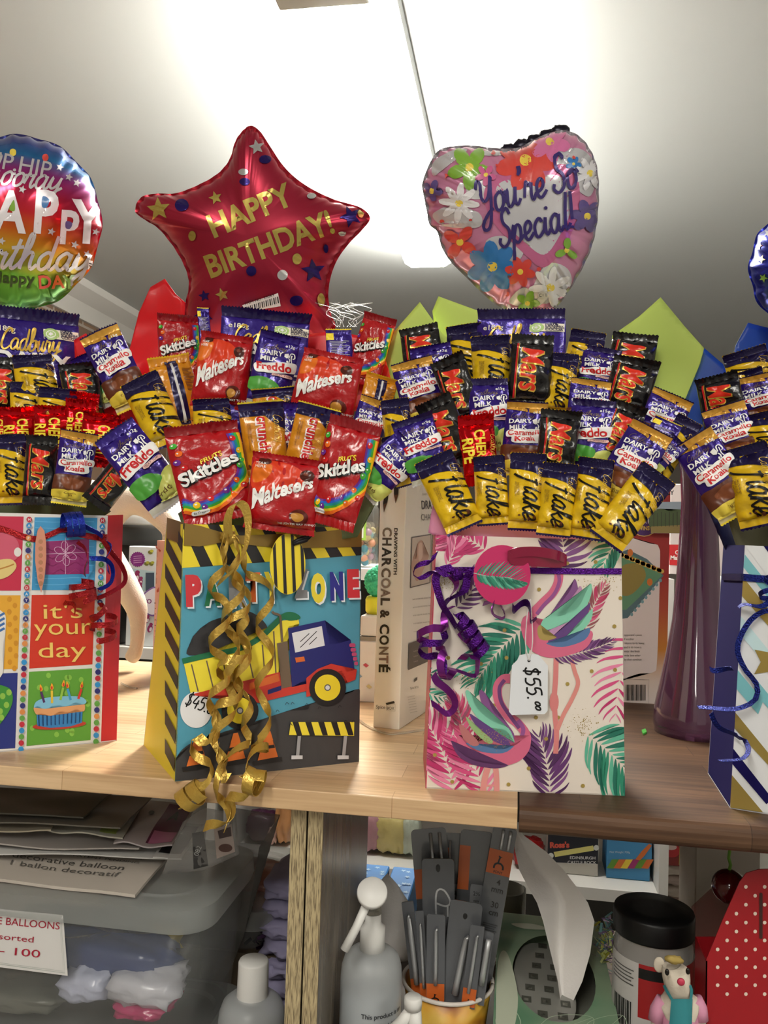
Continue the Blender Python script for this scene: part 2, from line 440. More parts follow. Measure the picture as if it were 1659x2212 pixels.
batten('added fill batten light at the far front end of the room, left of the other', -1.0, -.84, -4.9, -3.55, BATTEN_FILL)  # added pair of battens, low frontal fill for the upright faces
batten('added fill batten light at the far front end of the room, right of the other', .5, .66, -4.9, -3.55, BATTEN_FILL)
g = thing('ceiling_box', 'pale grey box fitting on the ceiling, cut off by the top of the photo', 'ceiling fitting', (-.357, 1.20, ZC - .10))
MB().box((-.357, 1.20, ZC - .067), (.162, .36, .09), bev=.004).part('casing', mat('#b9b7ac', .5), g)
MB().box((-.357, 1.379, ZC - .072), (.158, .004, .06)).part('end_plate', mat('#d8d6cc', .5), g)
MB().box((-.357, 1.20, ZC - .005), (.12, .3, .01)).part('mounting_plate', mat('#8f8d85', .5), g)

# ------------------------------------------------------------------ the display shelf: beech board, walnut board, dividers
XJ = PZ(1120, 1720, ZS).x
beech = wood_mat('beech', ('#dabf9a', '#c5a47c', '#ab8a64'), .31, .043, .5, .32)
walnut = wood_mat('walnut', ('#664a34', '#4d3626', '#37261b'), .36, .040, 1.0, .5)
def board(name, label, x0, x1, y0, y1, z0, z1, m, rad):
    pr = []
    for k in range(5):
        a = R(90 * k / 4); pr.append((y0 + rad - rad * cos(a), z0 + rad - rad * sin(a)))
    P = [(y1, z0)] + pr[::-1] + [(y0 + rad - rad * cos(R(90 * k / 4)), z1 - rad + rad * sin(R(90 * k / 4))) for k in range(5)] + [(y1, z1)]
    mb = MB(); mb.prism([(x0, y, z) for y, z in P], (x1 - x0, 0, 0))
    return mb.single(name, label, 'worktop', m, smooth=False)
board('worktop', 'pale beech worktop of glued staves carrying the two left-hand gift bags', -1.45, XJ - .0008, YF, 1.345, ZS - .0183, ZS, beech, .0012)
board('worktop', 'dark walnut worktop with a rounded edge under the blue striped bag', XJ + .0008, 1.1, YF - .001, 1.345, ZS - .0225, ZS, walnut, .0085)
chip = wood_mat('ash_laminate', ('#a08c66', '#937f5b', '#8a7757'), 3, 3, 1.0, .5)
def edge_mat():
    m = bpy.data.materials.new('laminate_edge'); m.use_nodes = True; nt = m.node_tree; b = nt.nodes['Principled BSDF']; b.inputs['Roughness'].default_value = .5
    tc = nt.nodes.new('ShaderNodeTexCoord'); mp = nt.nodes.new('ShaderNodeMapping'); mp.inputs['Scale'].default_value = (900, 900, 70)
    ns = nt.nodes.new('ShaderNodeTexNoise'); ns.inputs['Scale'].default_value = 1; ns.inputs['Detail'].default_value = 4; ns.inputs['Distortion'].default_value = .5
    rp = nt.nodes.new('ShaderNodeValToRGB'); rp.color_ramp.elements[0].position = .36; rp.color_ramp.elements[1].position = .56
    rp.color_ramp.elements[0].color = lin('#6a5c44'); rp.color_ramp.elements[1].color = lin('#b3a27c')
    nt.links.new(tc.outputs['Object'], mp.inputs[0]); nt.links.new(mp.outputs[0], ns.inputs['Vector']); nt.links.new(ns.outputs['Fac'], rp.inputs[0]); nt.links.new(rp.outputs[0], b.inputs['Base Color'])
    return m
edge_m = edge_mat()
def panel_mat():
    m = bpy.data.materials.new('grey_panel'); m.use_nodes = True; nt = m.node_tree; b = nt.nodes['Principled BSDF']; b.inputs['Roughness'].default_value = .22
    tc = nt.nodes.new('ShaderNodeTexCoord'); mp = nt.nodes.new('ShaderNodeMapping'); mp.inputs['Scale'].default_value = (60, 60, 2)
    ns = nt.nodes.new('ShaderNodeTexNoise'); ns.inputs['Scale'].default_value = 1.2; ns.inputs['Detail'].default_value = 4
    rp = nt.nodes.new('ShaderNodeValToRGB'); rp.color_ramp.elements[0].position = .3; rp.color_ramp.elements[1].position = .7
    rp.color_ramp.elements[0].color = lin('#5f574c'); rp.color_ramp.elements[1].color = lin('#857b6c')
    nt.links.new(tc.outputs['Object'], mp.inputs[0]); nt.links.new(mp.outputs[0], ns.inputs['Vector']); nt.links.new(ns.outputs['Fac'], rp.inputs[0]); nt.links.new(rp.outputs[0], b.inputs['Base Color'])
    return m
panel_m = panel_mat()
YD = .745
xa, xb, xc = [PY(px, 1850, YD).x for px in (627, 662, 696)]
Y2 = YD * (1119 - 690) / (1119 - 795)
for (x0, x1, lab) in ((xa, xb - .0009, 'left-hand divider board with a grainy olive edge under the beech worktop'), (xb + .0009, xc, 'right-hand divider board with a dark glossy side facing the gel bottle')):
    t = thing('divider_board', lab, 'divider', ((x0 + x1) / 2, (YD + Y2) / 2, ZL), 'upright boards under the worktop')
    MB().box(((x0 + x1) / 2, (YD + Y2) / 2 + .001, (ZL + ZS - .0188) / 2), (x1 - x0, Y2 - YD, ZS - .0188 - ZL)).part('side_panel', panel_m, t)
    MB().box(((x0 + x1) / 2, YD - .0005, (ZL + ZS - .0188) / 2), (x1 - x0, .002, ZS - .0188 - ZL)).part('edge_strip', edge_m, t, label='grainy olive wood edge strip')
MB().box((-.175, 1.0, ZL - .011), (2.46, .56, .022)).single('lower_shelf', 'brown lower shelf board that the bottles and boxes stand on', 'shelf', mat('#5d4f40', .5, var=.3))
for x, lab in ((-1.43, 'far left'), (1.08, 'far right')):
    MB().box((x + (-.015 if x < 0 else .015), 1.0, ZS / 2 - .012), (.022, .55, ZS - .026)).single('shelf_end_panel', 'olive end panel holding up the %s end of the worktops' % lab, 'panel', panel_m)
# ================================================================== wrapped sweets: one prototype per design and crease pattern
K = 0.001
GOLD = mat('#d9b24a', .3, .35); WHITE = mat('#f2f1ee', .35); RED = mat('#c81e22', .35); BLACK = mat('#0c0c0d', .3)
NAVY = mat('#1c1440', .28, .25); PURPLE = film('#301a7c', .35); DKPURPLE = film('#1e104a', .3); YEL = film('#dcb416'); AMBER = film('#cd8518')
BROWN = mat('#5a2c18', .35); GREEN = mat('#3fa535', .35); ORANGE = mat('#ea6a1c', .35); TEAL = mat('#1d8d94', .35); BLUE = mat('#2a5fc4', .35)
MARSB = film('#141213'); REDF = film('#a81118'); REDFOIL = foil('#d4121c'); LEMON = mat('#f6dd3c', .4); PINK = mat('#e6b8b4', .4); CREAM = mat('#efe7d2', .4)
PALEGREEN = mat('#a9c777', .4); GREYW = mat('#c9c7c4', .4)

KGOLD = mat('#c9963a', .3, .25); DIMGOLD = mat('#7d6a48', .35, .3)
class Wrap:
    """a pillow packet; local x across, y up, z towards the viewer; sizes in metres"""
    def __init__(s, w, h, t, seal, seed, flat=.55, crease=1.0, top_bend=.5, bot_bend=.3, teeth=13):
        s.w, s.h, s.t, s.seal, s.seed, s.flat, s.crease = w, h, t, seal, seed, flat, crease
        s.hb = h - 2 * seal; rn = random.Random(seed)
        s.bend = rn.uniform(-.45, .45); s.tw = rn.uniform(-.3, .3); s.tb = top_bend * rn.uniform(.5, 1.4); s.bb = bot_bend * rn.uniform(.3, 1.3); s.teeth = teeth
        s.ph = rn.uniform(0, 6)
    def z(s, x, y, side=1):
        a = max(-1, min(1, x / (s.w / 2))); b = max(-1, min(1, y / (s.hb / 2)))
        p = (1 - abs(a) ** 3.0) ** .55 * (1 - abs(b) ** 4.5) ** .6
        z = s.t / 2 * p
        n = noise.noise(Vector((x * 70 + s.seed, y * 55, side * 3.1))) * .0042 + noise.noise(Vector((x * 160, y * 120 + s.seed, side))) * .0017
        pl = sin(a * 10 + s.ph + b * 1.5) * abs(b) ** 4 * .0022 + sin(a * 17 + s.ph * 2) * abs(b) ** 7 * .0014
        z += (n * (p ** .6) * s.crease * (s.t / .014) ** .5 + pl * s.crease * (1 - a * a))
        return z * side
    def warp(s, p):
        x, y, z = p
        z += s.bend * y * y * 3.5 + s.tw * x * y * 9
        return Vector((x * (1 + .03 * sin(y * 40 + s.ph)), y, z))
    def front(s, x, y, h=0):
        e = .0006; zz = s.z(x, y)
        n = Vector((-(s.z(x + e, y) - zz) / e, -(s.z(x, y + e) - zz) / e, 1)).normalized()
        return s.warp((x, y, zz)) + n * h
    def sealp(s, x, q, top, off=0):
        """q from 0 at the body to 1 at the sawtooth end"""
        sg = 1 if top else -1; k = (s.tb if top else -s.bb) * 1.0
        y = sg * (s.hb / 2 + s.seal * q); yb = s.seal * q
        z = .5 * k * yb * yb / s.seal * 1.6 + .0004 * sin(x * 2 * pi * s.teeth * 1.6 / s.w) * min(1, q * 4) + .0016 * sin(x * 120 + s.ph + (1 if top else 4)) * q * s.crease
        p = s.warp((x, y, z)); p.z += off; return p
    def body(s, parent, m):
        nx, ny = 18, 30; vs = []; fs = []
        for side in (1, -1):
            for j in range(ny + 1):
                for i in range(nx + 1):
                    a = -cos(pi * i / nx); b = sin(pi * (j / ny - .5))
                    x, y = a * s.w / 2, b * s.hb / 2; vs.append(s.warp((x, y, s.z(x, y, side))))
        n1 = (nx + 1) * (ny + 1)
        for sd in (0, 1):
            for j in range(ny):
                for i in range(nx):
                    q = [sd * n1 + j * (nx + 1) + i, sd * n1 + j * (nx + 1) + i + 1, sd * n1 + (j + 1) * (nx + 1) + i + 1, sd * n1 + (j + 1) * (nx + 1) + i]
                    fs.append(q if sd == 0 else q[::-1])
        return mesh('wrapper', vs, fs, m, parent)
    def fin(s, parent, top, mats, band=0.0):
        """crimped end; mats[1] colours the outer band"""
        nq, nx = 5, s.teeth * 2; vs = []; fs = []; idx = []
        for off in (.0004, -.0004):
            for j in range(nq + 1):
                for i in range(nx + 1):
                    x = (i / nx - .5) * s.w * (.985 + .03 * j / nq); q = j / nq
                    if j == nq: q = 1.0 if i % 2 else .88
                    if j == nq - 1 and band: q = 1 - band
                    vs.append(s.sealp(x, q, top, off))
        n1 = (nq + 1) * (nx + 1)
        for sd in (0, 1):
            for j in range(nq):
                for i in range(nx):
                    q = [sd * n1 + j * (nx + 1) + i, sd * n1 + j * (nx + 1) + i + 1, sd * n1 + (j + 1) * (nx + 1) + i + 1, sd * n1 + (j + 1) * (nx + 1) + i]
                    fs.append(q if (sd == 0) == top else q[::-1]); idx.append(1 if (band and j == nq - 1) else 0)
        return mesh('top_seal' if top else 'bottom_seal', vs, fs, list(mats), parent, idx)
    def ext(s, x, y, h):
        """front surface running on over the seals"""
        if abs(y) <= s.hb / 2 * .985 and abs(x) <= s.w / 2 * .97: return s.front(x, y, h)
        if abs(y) <= s.hb / 2 * .985: return s.front(max(-s.w / 2 * .97, min(s.w / 2 * .97, x)), y, h)
        q = max(0, min(.98, (abs(y) - s.hb / 2) / s.seal)); p = s.sealp(x, q, y > 0); p.z += .0004 + h; return p

def lbl_cadbury(A, x, y, sz, m, a=0.0):
    A.script('Cadbury', x, y, sz, m, a, w=.055, shear=.3)
def splash(A, x, y, s, m, a=0.0):
    """two pouring glasses"""
    ca, sa = cos(a), sin(a); T = lambda P: [(x + s * (u * ca - v * sa), y + s * (u * sa + v * ca)) for u, v in P]
    A.poly(T([(-.5, .55), (-.05, .75), (.05, .25), (-.15, -.05), (-.45, .1)]), m)
    A.stroke(T([(.1, .2), (.2, .75), (.6, .8), (.75, .3), (.55, .1)]), s * .12, m)
    A.stroke(T([(0, .1), (.15, -.3), (.1, -.7)]), s * .12, m); A.stroke(T([(.4, .6), (.35, -.2), (.5, -.7)]), s * .14, m)
    A.ell(*T([(-.1, -.6)])[0], s * .1, s * .17, m)

def art_flake(A, w, h, hb):
    A.blob([(-w * .6, h * .6), (w * .6, h * .6), (w * .6, h * .17), (w * .2, h * .235), (-w * .1, h * .27), (-w * .6, h * .315)], NAVY)
    A.script('flake', -w * .10, h * .20, w * .70, BLACK, -pi / 2, w=.085, shear=.30, width=h * .54)
    lbl_cadbury(A, w * .28, h * .31, w * .2, GOLD, -pi / 2)
    for k, t in enumerate(('THE CRUMBLIEST', 'CADBURY DAIRY', 'MILK CHOCOLATE')):
        A.text(t, -w * (.26 + .045 * k), h * .12, w * .038, BROWN, -pi / 2)
    for k in range(7): A.ell(w * (.2 - .13 * (k % 4)), -h * (.30 + .022 * (k % 3)), w * .035, w * .026, BROWN, k, 7, False)
def art_mars(A, w, h, hb):
    A.stroke([(-w * .34, h * .36), (-w * .34, -h * .36)], w * .035, RED, curve=False); A.stroke([(-w * .31, h * .36), (-w * .31, -h * .36)], w * .012, GOLD, curve=False)
    for b, m in ((.045, GOLD), (.012, mat('#d8301f', .3))):
        A.text('Mars', -w * .22, h * .30, w * .50, m, -pi / 2, bold=b, shear=.22, width=h * (.585 if b > .03 else .565))
def cad_top(A, w, h, grams, goldband, amber=False):
    if goldband:
        A.poly([(-w * .6, h * .425), (w * .6, h * .425), (w * .6, h * .33), (-w * .6, h * .385)], KGOLD)
    A.text('e' + grams, w * .17, h * .335, w * .085, WHITE, .05, bold=.01)
    lbl_cadbury(A, -w * .36, h * .268, w * .15, DIMGOLD, .06)
    A.text('DAIRY', -w * .39, h * .195, w * .135, WHITE, .06, bold=.028); A.text('MILK', -w * .36, h * .115, w * .135, WHITE, .06, bold=.028)
    splash(A, w * .27, h * .20, w * .2, WHITE)
def art_koala(A, w, h, hb):
    cad_top(A, w, h, '15g', True)
    A.blob([(-w * .38, h * .095), (-w * .1, h * .115), (w * .25, h * .135), (w * .46, h * .14), (w * .47, h * .06), (w * .38, h * .045), (w * .36, -h * .04), (-w * .1, -h * .06), (-w * .26, -h * .05), (-w * .27, h * .01), (-w * .4, h * .02)], WHITE)
    A.text('Caramello', -w * .36, h * .032, w * .15, RED, .10, bold=.022, width=w * .80)
    A.text('Koala', -w * .21, -h * .040, w * .15, RED, .10, bold=.022, width=w * .48)
    A.blob([(-w * .5, -h * .12), (-w * .2, -h * .09), (w * .2, -h * .085), (w * .5, -h * .11), (w * .5, -h * .30), (w * .2, -h * .33), (-w * .2, -h * .33), (-w * .5, -h * .30)], BROWN)
    A.blob([(-w * .28, -h * .16), (0, -h * .125), (w * .28, -h * .16), (w * .22, -h * .25), (0, -h * .275), (-w * .22, -h * .25)], mat('#7a4224', .35))
    A.blob([(-w * .5, -h * .31), (0, -h * .29), (w * .5, -h * .31), (w * .5, -h * .42), (-w * .5, -h * .42)], mat('#d9c243', .35))
    A.text('Caramello', -w * .18, -h * .345, w * .06, BROWN, .05); A.text('Koala', -w * .1, -h * .365, w * .06, BROWN, .05)
def art_freddo(A, w, h, hb, pill='MILKY TOP'):
    cad_top(A, w, h, '12g' if pill == 'MILKY TOP' else '15g', False)
    A.blob([(-w * .44, h * .06), (-w * .2, h * .09), (w * .2, h * .13), (w * .47, h * .15), (w * .48, h * .05), (w * .40, h * .02), (-w * .1, -h * .03), (-w * .36, -h * .05), (-w * .44, -h * .02)], WHITE)
    A.text('Freddo', -w * .40, -h * .015, w * .235, RED, .13, bold=.03, width=w * .80)
    A.rrect(-w * .02, -h * .055, w * .44, -h * .018, h * .017, PINK); A.text(pill, w * .03, -h * .045, w * .055, BROWN, .0, width=w * .36)
    A.blob([(-w * .1, -h * .36), (w * .1, -h * .22), (w * .5, -h * .16), (w * .5, -h * .42), (-w * .1, -h * .42)], mat('#c9cf6a', .35))
    A.blob([(-w * .48, -h * .13), (-w * .2, -h * .10), (w * .12, -h * .14), (w * .18, -h * .22), (-w * .05, -h * .30), (-w * .3, -h * .31), (-w * .48, -h * .27)], mat('#4c9a3a', .35))
    A.text('Freddo', -w * .1, -h * .37, w * .10, BROWN, .1)
def art_freddo_s(A, w, h, hb): art_freddo(A, w, h, hb, 'STRAWBERRY')
def art_crunchie(A, w, h, hb):
    A.poly([(-w * .6, h * .40), (w * .6, h * .40), (w * .6, h * .10), (w * .30, h * .16), (w * .06, h * .30), (-w * .6, h * .30)], NAVY)
    for b, m in ((.06, WHITE), (.025, RED)):
        A.text('crunchie', -w * .12 - (.02 * w if b > .05 else 0), h * .29, w * .26, m, -pi / 2, bold=b, width=h * (.615 if b > .05 else .60))
    lbl_cadbury(A, w * .25, h * .30, w * .2, GOLD, -pi / 2)
    for k, t in enumerate(('GOLDEN HONEYCOMB', 'IN CADBURY MILK CHOCOLATE')): A.text(t, -w * (.30 + .05 * k), h * .2, w * .035, BROWN, -pi / 2)
    for k in range(6): A.ell(w * (.3 - .14 * k), -h * (.335 + .01 * (k % 2)), w * .05, w * .03, BROWN, k, 7, False)
def art_crunch_back(A, w, h, hb):
    A.poly([(-w * .12, h * .42), (w * .16, h * .42), (w * .16, -h * .42), (-w * .12, -h * .42)], NAVY)
    A.stroke([(w * .03, h * .4), (w * .03, -h * .4)], w * .05, GREYW, curve=False)
    for k in range(16): A.rect(w * .22, h * (.28 - .02 * k), w * (.46 - .05 * (k % 3)), h * (.287 - .02 * k), BROWN, False)
def art_purple_back(A, w, h, hb):
    for k in range(14): A.rect(-w * .36, h * (.26 - .028 * k), w * (.36 - .12 * (k % 3)), h * (.268 - .028 * k), GREYW, False)
    A.rect(-w * .5, h * .29, -w * .2, h * .42, LEMON)
def art_cherry(A, w, h, hb):
    A.text('CHERRY', -w * .10, h * .27, w * .27, LEMON, -pi / 2, bold=.03, width=h * .56)
    A.text('RIPE', -w * .44, h * .16, w * .27, LEMON, -pi / 2, bold=.03, width=h * .34)
    lbl_cadbury(A, w * .32, h * .2, w * .2, GOLD, -pi / 2)
def art_malt(A, w, h, hb):
    A.blob([(-w * .46, h * .36), (w * .05, h * .38), (w * .30, h * .20), (w * .05, h * .05), (-w * .3, -h * .02), (-w * .47, .05 * h)], mat('#d23a1c', .3))
    A.blob([(-w * .44, h * .32), (-w * .22, h * .34), (-w * .28, h * .16), (-w * .45, h * .10)], mat('#e0701e', .3))
    A.ell(w * .27, h * .27, w * .10, w * .10, mat('#471a12', .25)); A.ell(w * .25, h * .29, w * .04, w * .03, mat('#7a3b2a', .25))
    A.ell(-w * .32, h * .38, w * .08, w * .05, mat('#471a12', .25))
    def wl(x, y):
        u = max(0, min(1, x / (w * .86))); k = 1.35 - .55 * u
        yy = y * k + h * .14 * sin(u * pi / 2); xx = x
        return (-w * .42 + xx * cos(.36) - yy * sin(.36) * .3, -h * .24 + xx * sin(.36) + yy * cos(.36))
    A.text('Maltesers', 0, 0, w * .25, WHITE, 0, bold=.035, shear=.12, width=w * .88).warp_last(wl)
    A.ell(w * .24, -h * .27, w * .13, w * .13, mat('#5a1d14', .25)); A.ell(w * .22, -h * .27, w * .085, w * .075, mat('#b9822f', .4))
    A.text('THE LIGHTER WAY TO ENJOY CHOCOLATE', -w * .05, -h * .375, w * .03, WHITE, .05)
    A.text('TEAR', -w * .43, h * .33, w * .04, WHITE); A.text('HERE', -w * .43, h * .29, w * .04, WHITE)
def art_skittles(A, w, h, hb):
    bands = ('#6a2a8c', '#2a5fc4', '#1d8d94', '#3fa535', '#f0c21e', '#ea6a1c')
    for k, c in enumerate(bands):
        o = .046 * k
        A.stroke([(w * (.32 + o * .75), h * .36), (w * (.36 + o * .65), h * .1), (w * (.34 + o * .7), -h * .06 - h * o * .2), (w * .1, -h * (.215 + o * .5)), (-w * .25, -h * (.285 + o * .42)), (-w * .47, -h * (.22 + o * .5))], w * .05, mat(c, .3), n=8)
    cols = ('#c81e22', '#f0c21e', '#3fa535', '#ea6a1c', '#6a2a8c')
    pts = [(.36, .30), (.42, .18), (.38, .02), (.30, -.12), (.12, -.21), (-.1, -.26), (-.3, -.30), (-.42, .30), (-.38, .22), (-.42, .14), (-.35, .08), (-.40, .0), (.43, .08), (.22, -.25), (-.2, -.33), (.40, -.18)]
    for k, (a, b) in enumerate(pts):
        A.ell(w * a, h * b, w * .045, w * .045, mat(cols[k % 5], .25), n=14, level=(k == 0))
    for k, (a, b) in enumerate(pts): A.ell(w * (a - .012), h * b + w * .012, w * .014, w * .012, WHITE, n=6, level=(k == 0))
    A.text('FRUITS', -w * .12, h * .085, w * .075, LEMON, .32, bold=.02, shear=.2)
    for b, m, dx in ((.075, BLACK, .012), (.03, WHITE, 0)):
        A.text('Skittles', -w * .42 + w * dx, -h * .10 - w * dx, w * .20, m, .33, bold=b, shear=.12, width=w * .86)
    A.rrect(-w * .38, -h * .385, -w * .14, -h * .345, h * .018, WHITE); A.text('Be Treatwise', -w * .35, -h * .372, w * .03, BLACK)
def art_block(A, w, h, hb):
    A.text('e180g', -w * .42, h * .345, w * .068, CREAM, bold=.012)
    A.rect(w * .10, h * .325, w * .5, h * .385, CREAM); A.ell(w * .18, h * .355, w * .085, w * .072, PALEGREEN); A.stroke([(w * .18 + w * .045 * cos(t), h * .355 + w * .04 * sin(t)) for t in [k * pi / 5 for k in range(10)]], w * .008, WHITE, closed=True)
    A.star(w * .18, h * .355, w * .03, WHITE, n=6)
    A.text('100%', w * .28, h * .368, w * .05, NAVY, bold=.03); A.text('SUSTAINABLY', w * .28, h * .357, w * .022, NAVY, bold=.02); A.text('SOURCED', w * .28, h * .344, w * .032, NAVY, bold=.02); A.text('COCOA', w * .28, h * .329, w * .036, NAVY, bold=.02)
    A.script('Cadbury', -w * .36, h * .235, w * .26, GOLD, .03, w=.075, shear=.3, width=w * .62)
    A.text('DAIRY', -w * .42, h * .135, w * .19, WHITE, bold=.035, width=w * .80); A.text('MILK', -w * .42, h * .03, w * .19, WHITE, bold=.035, width=w * .66)
    splash(A, w * .2, -h * .1, w * .3, WHITE)

DESIGN = {  # width, height, thickness, seal, body, (top seal, its band), (bottom seal, its band), art
 'flake':   (.034, .082, .021, .010, YEL, (DKPURPLE, YEL), (YEL, DKPURPLE), art_flake),
 'mars':    (.036, .080, .019, .010, MARSB, (MARSB, MARSB), (MARSB, MARSB), art_mars),
 'koala':   (.042, .098, .013, .009, PURPLE, (KGOLD, DKPURPLE), (mat('#cfc089', .4), LEMON), art_koala),
 'freddo':  (.042, .098, .013, .009, PURPLE, (PURPLE, DKPURPLE), (mat('#b9b8a8', .35), GREYW), art_freddo),
 'strawberry': (.042, .098, .013, .009, PURPLE, (DKPURPLE, DKPURPLE), (mat('#b9b8a8', .35), GREYW), art_freddo_s),
 'crunchie': (.042, .085, .015, .010, AMBER, (DKPURPLE, LEMON), (AMBER, LEMON), art_crunchie),
 'crunch_back': (.042, .085, .015, .010, AMBER, (AMBER, YEL), (AMBER, YEL), art_crunch_back),
 'purple_back': (.032, .080, .008, .009, PURPLE, (PURPLE, LEMON), (PURPLE, PURPLE), art_purple_back),
 'cherry':  (.034, .075, .016, .011, REDFOIL, (REDFOIL, REDFOIL), (REDFOIL, REDFOIL), art_cherry),
 'malt':    (.066, .086, .020, .007, REDF, (REDF, REDF), (REDF, REDF), art_malt),
 'skittles': (.066, .108, .019, .010, REDF, (film('#8a1018'), film('#8a1018')), (REDF, REDF), art_skittles),
 'block':   (.083, .165, .013, .012, PURPLE, (DKPURPLE, DKPURPLE), (DKPURPLE, DKPURPLE), art_block),
}
NAMES = {'flake': 'chocolate_bar', 'mars': 'chocolate_bar', 'cherry': 'chocolate_bar', 'crunchie': 'chocolate_bar', 'crunch_back': 'chocolate_bar', 'block': 'chocolate_block', 'malt': 'sweet_packet', 'skittles': 'sweet_packet'}
_protos = {}
def proto_parts(design, seed):
    key = (design, seed)
    if key in _protos: return _protos[key]
    w, h, t, seal, body, ts, bs, art = DESIGN[design]
    W_ = Wrap(w, h, t, seal, seed * 7 + len(design), crease=.8 if design == 'block' else 1.0, teeth=max(9, int(w / .0028)))
    a = W_.body(None, body); b = W_.fin(None, True, ts, .22 if ts[0] is not ts[1] else 0); c = W_.fin(None, False, bs, .3 if bs[0] is not bs[1] else 0)
    A = Art(); art(A, w, h, W_.hb)
    # artwork outside the packet's front is cut at its edge
    items = []
    for vs, fs, m, lv in A.items: items.append(([(max(-w * .485, min(w * .485, x)), max(-h * .49, min(h * .49, y))) for x, y in vs], fs, m, lv))
    A.items = items
    d = A.build('printed_logo', None, W_.ext, .0017 if design != 'block' else .004, .00040, .00015)
    _protos[key] = [a, b, c, d]
    return _protos[key]
_used = set()
def packet(design, T, B, wpx, Y, label, group, tilt=.10, seed=None, turn=0.0, lean=.0):
    """T, B: photo places of the middle of the top and bottom end; Y: how far into the shelf it stands"""
    w, h = DESIGN[design][:2]
    top = PY(T[0], T[1], Y + lean); bot = PY(B[0], B[1], Y)
    up = (top - bot); L = up.length; up.normalize(); c = (top + bot) / 2
    view = (CAM - c).normalized(); zax = (view - up * view.dot(up)).normalized()
    zax = (Matrix.Rotation(turn + random.Random(int(T[0] * 17 + T[1])).uniform(-.2, .2), 3, up) @ zax).normalized(); xax = up.cross(zax)
    dist = (c - CAM).dot(C_D); wx = wpx / F_PX * dist / w; wy = L / h
    wy = max(wy, .0001); wz = (wx * wy) ** .5
    rn = random.Random(int(T[0] * 13 + T[1] * 7)); sd = seed if seed is not None else rn.randint(1, 3)
    Mx = Matrix((xax * wx, up * wy, zax * wz)).transposed()
    if abs(wx / wy - 1) > .75: pass
    name = NAMES.get(design, 'chocolate_packet')
    r = bpy.data.objects.new(name, None); COL.objects.link(r); r.empty_display_size = .01
    r.rotation_mode = 'XYZ'
    m4 = Mx.to_4x4(); m4.translation = c; r.matrix_world = m4
    tag(r, label, {'chocolate_bar': 'chocolate bar', 'chocolate_block': 'chocolate block', 'sweet_packet': 'sweets', 'chocolate_packet': 'chocolate'}[name], group)
    body = None
    for src in proto_parts(design, sd):
        if src is None: continue
        o = src.copy(); COL.objects.link(o); o.parent = body if src.name.startswith('printed') else r
        if src.name.startswith('wrapper'): body = o
    return r
def drop_protos():
    for ps in _protos.values():
        for o in ps:
            if o is not None: bpy.data.objects.remove(o, do_unlink=True)
# ================================================================== foil balloons
def balloon(name, label, outline, ctr, Y, T, m, seam_m, seam=.006, wr=.05, nwr=46, turn=0.0, flatk=2.2, top_tail=None):
    """outline measured on the photo, inflated about its own plane; part 'seam' is the welded rim"""
    P = smooth_loop(outline, 6); cpt = PY(ctr[0], ctr[1], Y); n = (CAM - cpt).normalized(); n = (Matrix.Rotation(turn, 3, 'Z') @ n).normalized()
    rim = [PP(p[0], p[1], cpt, n) for p in P]; N = len(rim); S = 16
    t = thing(name, label, 'balloon', tuple(cpt + Vector((0, 0, -.09))), 'foil balloons over the bouquets')
    vs = []; fs = []
    for sd in (1, -1):
        vs.append(cpt + n * T * sd)
        for j in range(1, S + 1):
            s = sin(pi / 2 * j / S)
            for k in range(N):
                z = T * max(0, 1 - s ** flatk) ** .6
                rm = 1 + (.012 * sin(k * 2 * pi * nwr / N) * s ** 10)
                p = cpt + (rim[k] - cpt) * s * rm
                z += T * wr * sin(k * 2 * pi * nwr / N + 2 * sin(k * .7)) * s ** 5 * (1 - s ** 6)
                vs.append(p + n * z * sd)
    o1 = 1 + S * N
    for sd in (0, 1):
        b = sd * o1
        for k in range(N):
            k2 = (k + 1) % N; q = (b, b + 1 + k, b + 1 + k2); fs.append(q if sd == 0 else q[::-1])
            for j in range(S - 1):
                q = (b + 1 + j * N + k, b + 1 + (j + 1) * N + k, b + 1 + (j + 1) * N + k2, b + 1 + j * N + k2); fs.append(q if sd == 0 else q[::-1])
    body = mesh('foil_body', vs, fs, m, t); fixn(body)
    vs = []; fs = []
    for off in (.0006, -.0006):
        for j in range(3):
            for k in range(N):
                d = (rim[k] - cpt).normalized(); vs.append(rim[k] * 1.0 + d * (seam * j / 2 - .0015) + n * (off + .0012 * sin(k * 2 * pi * nwr / N) * j / 2))
    for sd in (0, 1):
        for j in range(2):
            for k in range(N):
                k2 = (k + 1) % N; fs.append((sd * 3 * N + j * N + k, sd * 3 * N + (j + 1) * N + k, sd * 3 * N + (j + 1) * N + k2, sd * 3 * N + j * N + k2))
    mesh('seam', vs, fs, seam_m, t)
    mb = MB(); lowest = max(P, key=lambda p: p[1]); b0 = cpt + n * -.01 + Vector((0, 0, -.05))
    mb.tube([b0 + Vector((0, .012, 0)), Vector((b0.x, b0.y + .02, ZS + .12))], .0024, 8)
    mb.part('holding_stick', mat('#e9e6e0', .4), t, True)
    return t, body
def zoomed(pts, x0, y0, k): return [(x0 + p[0] / k, y0 + p[1] / k) for p in pts]

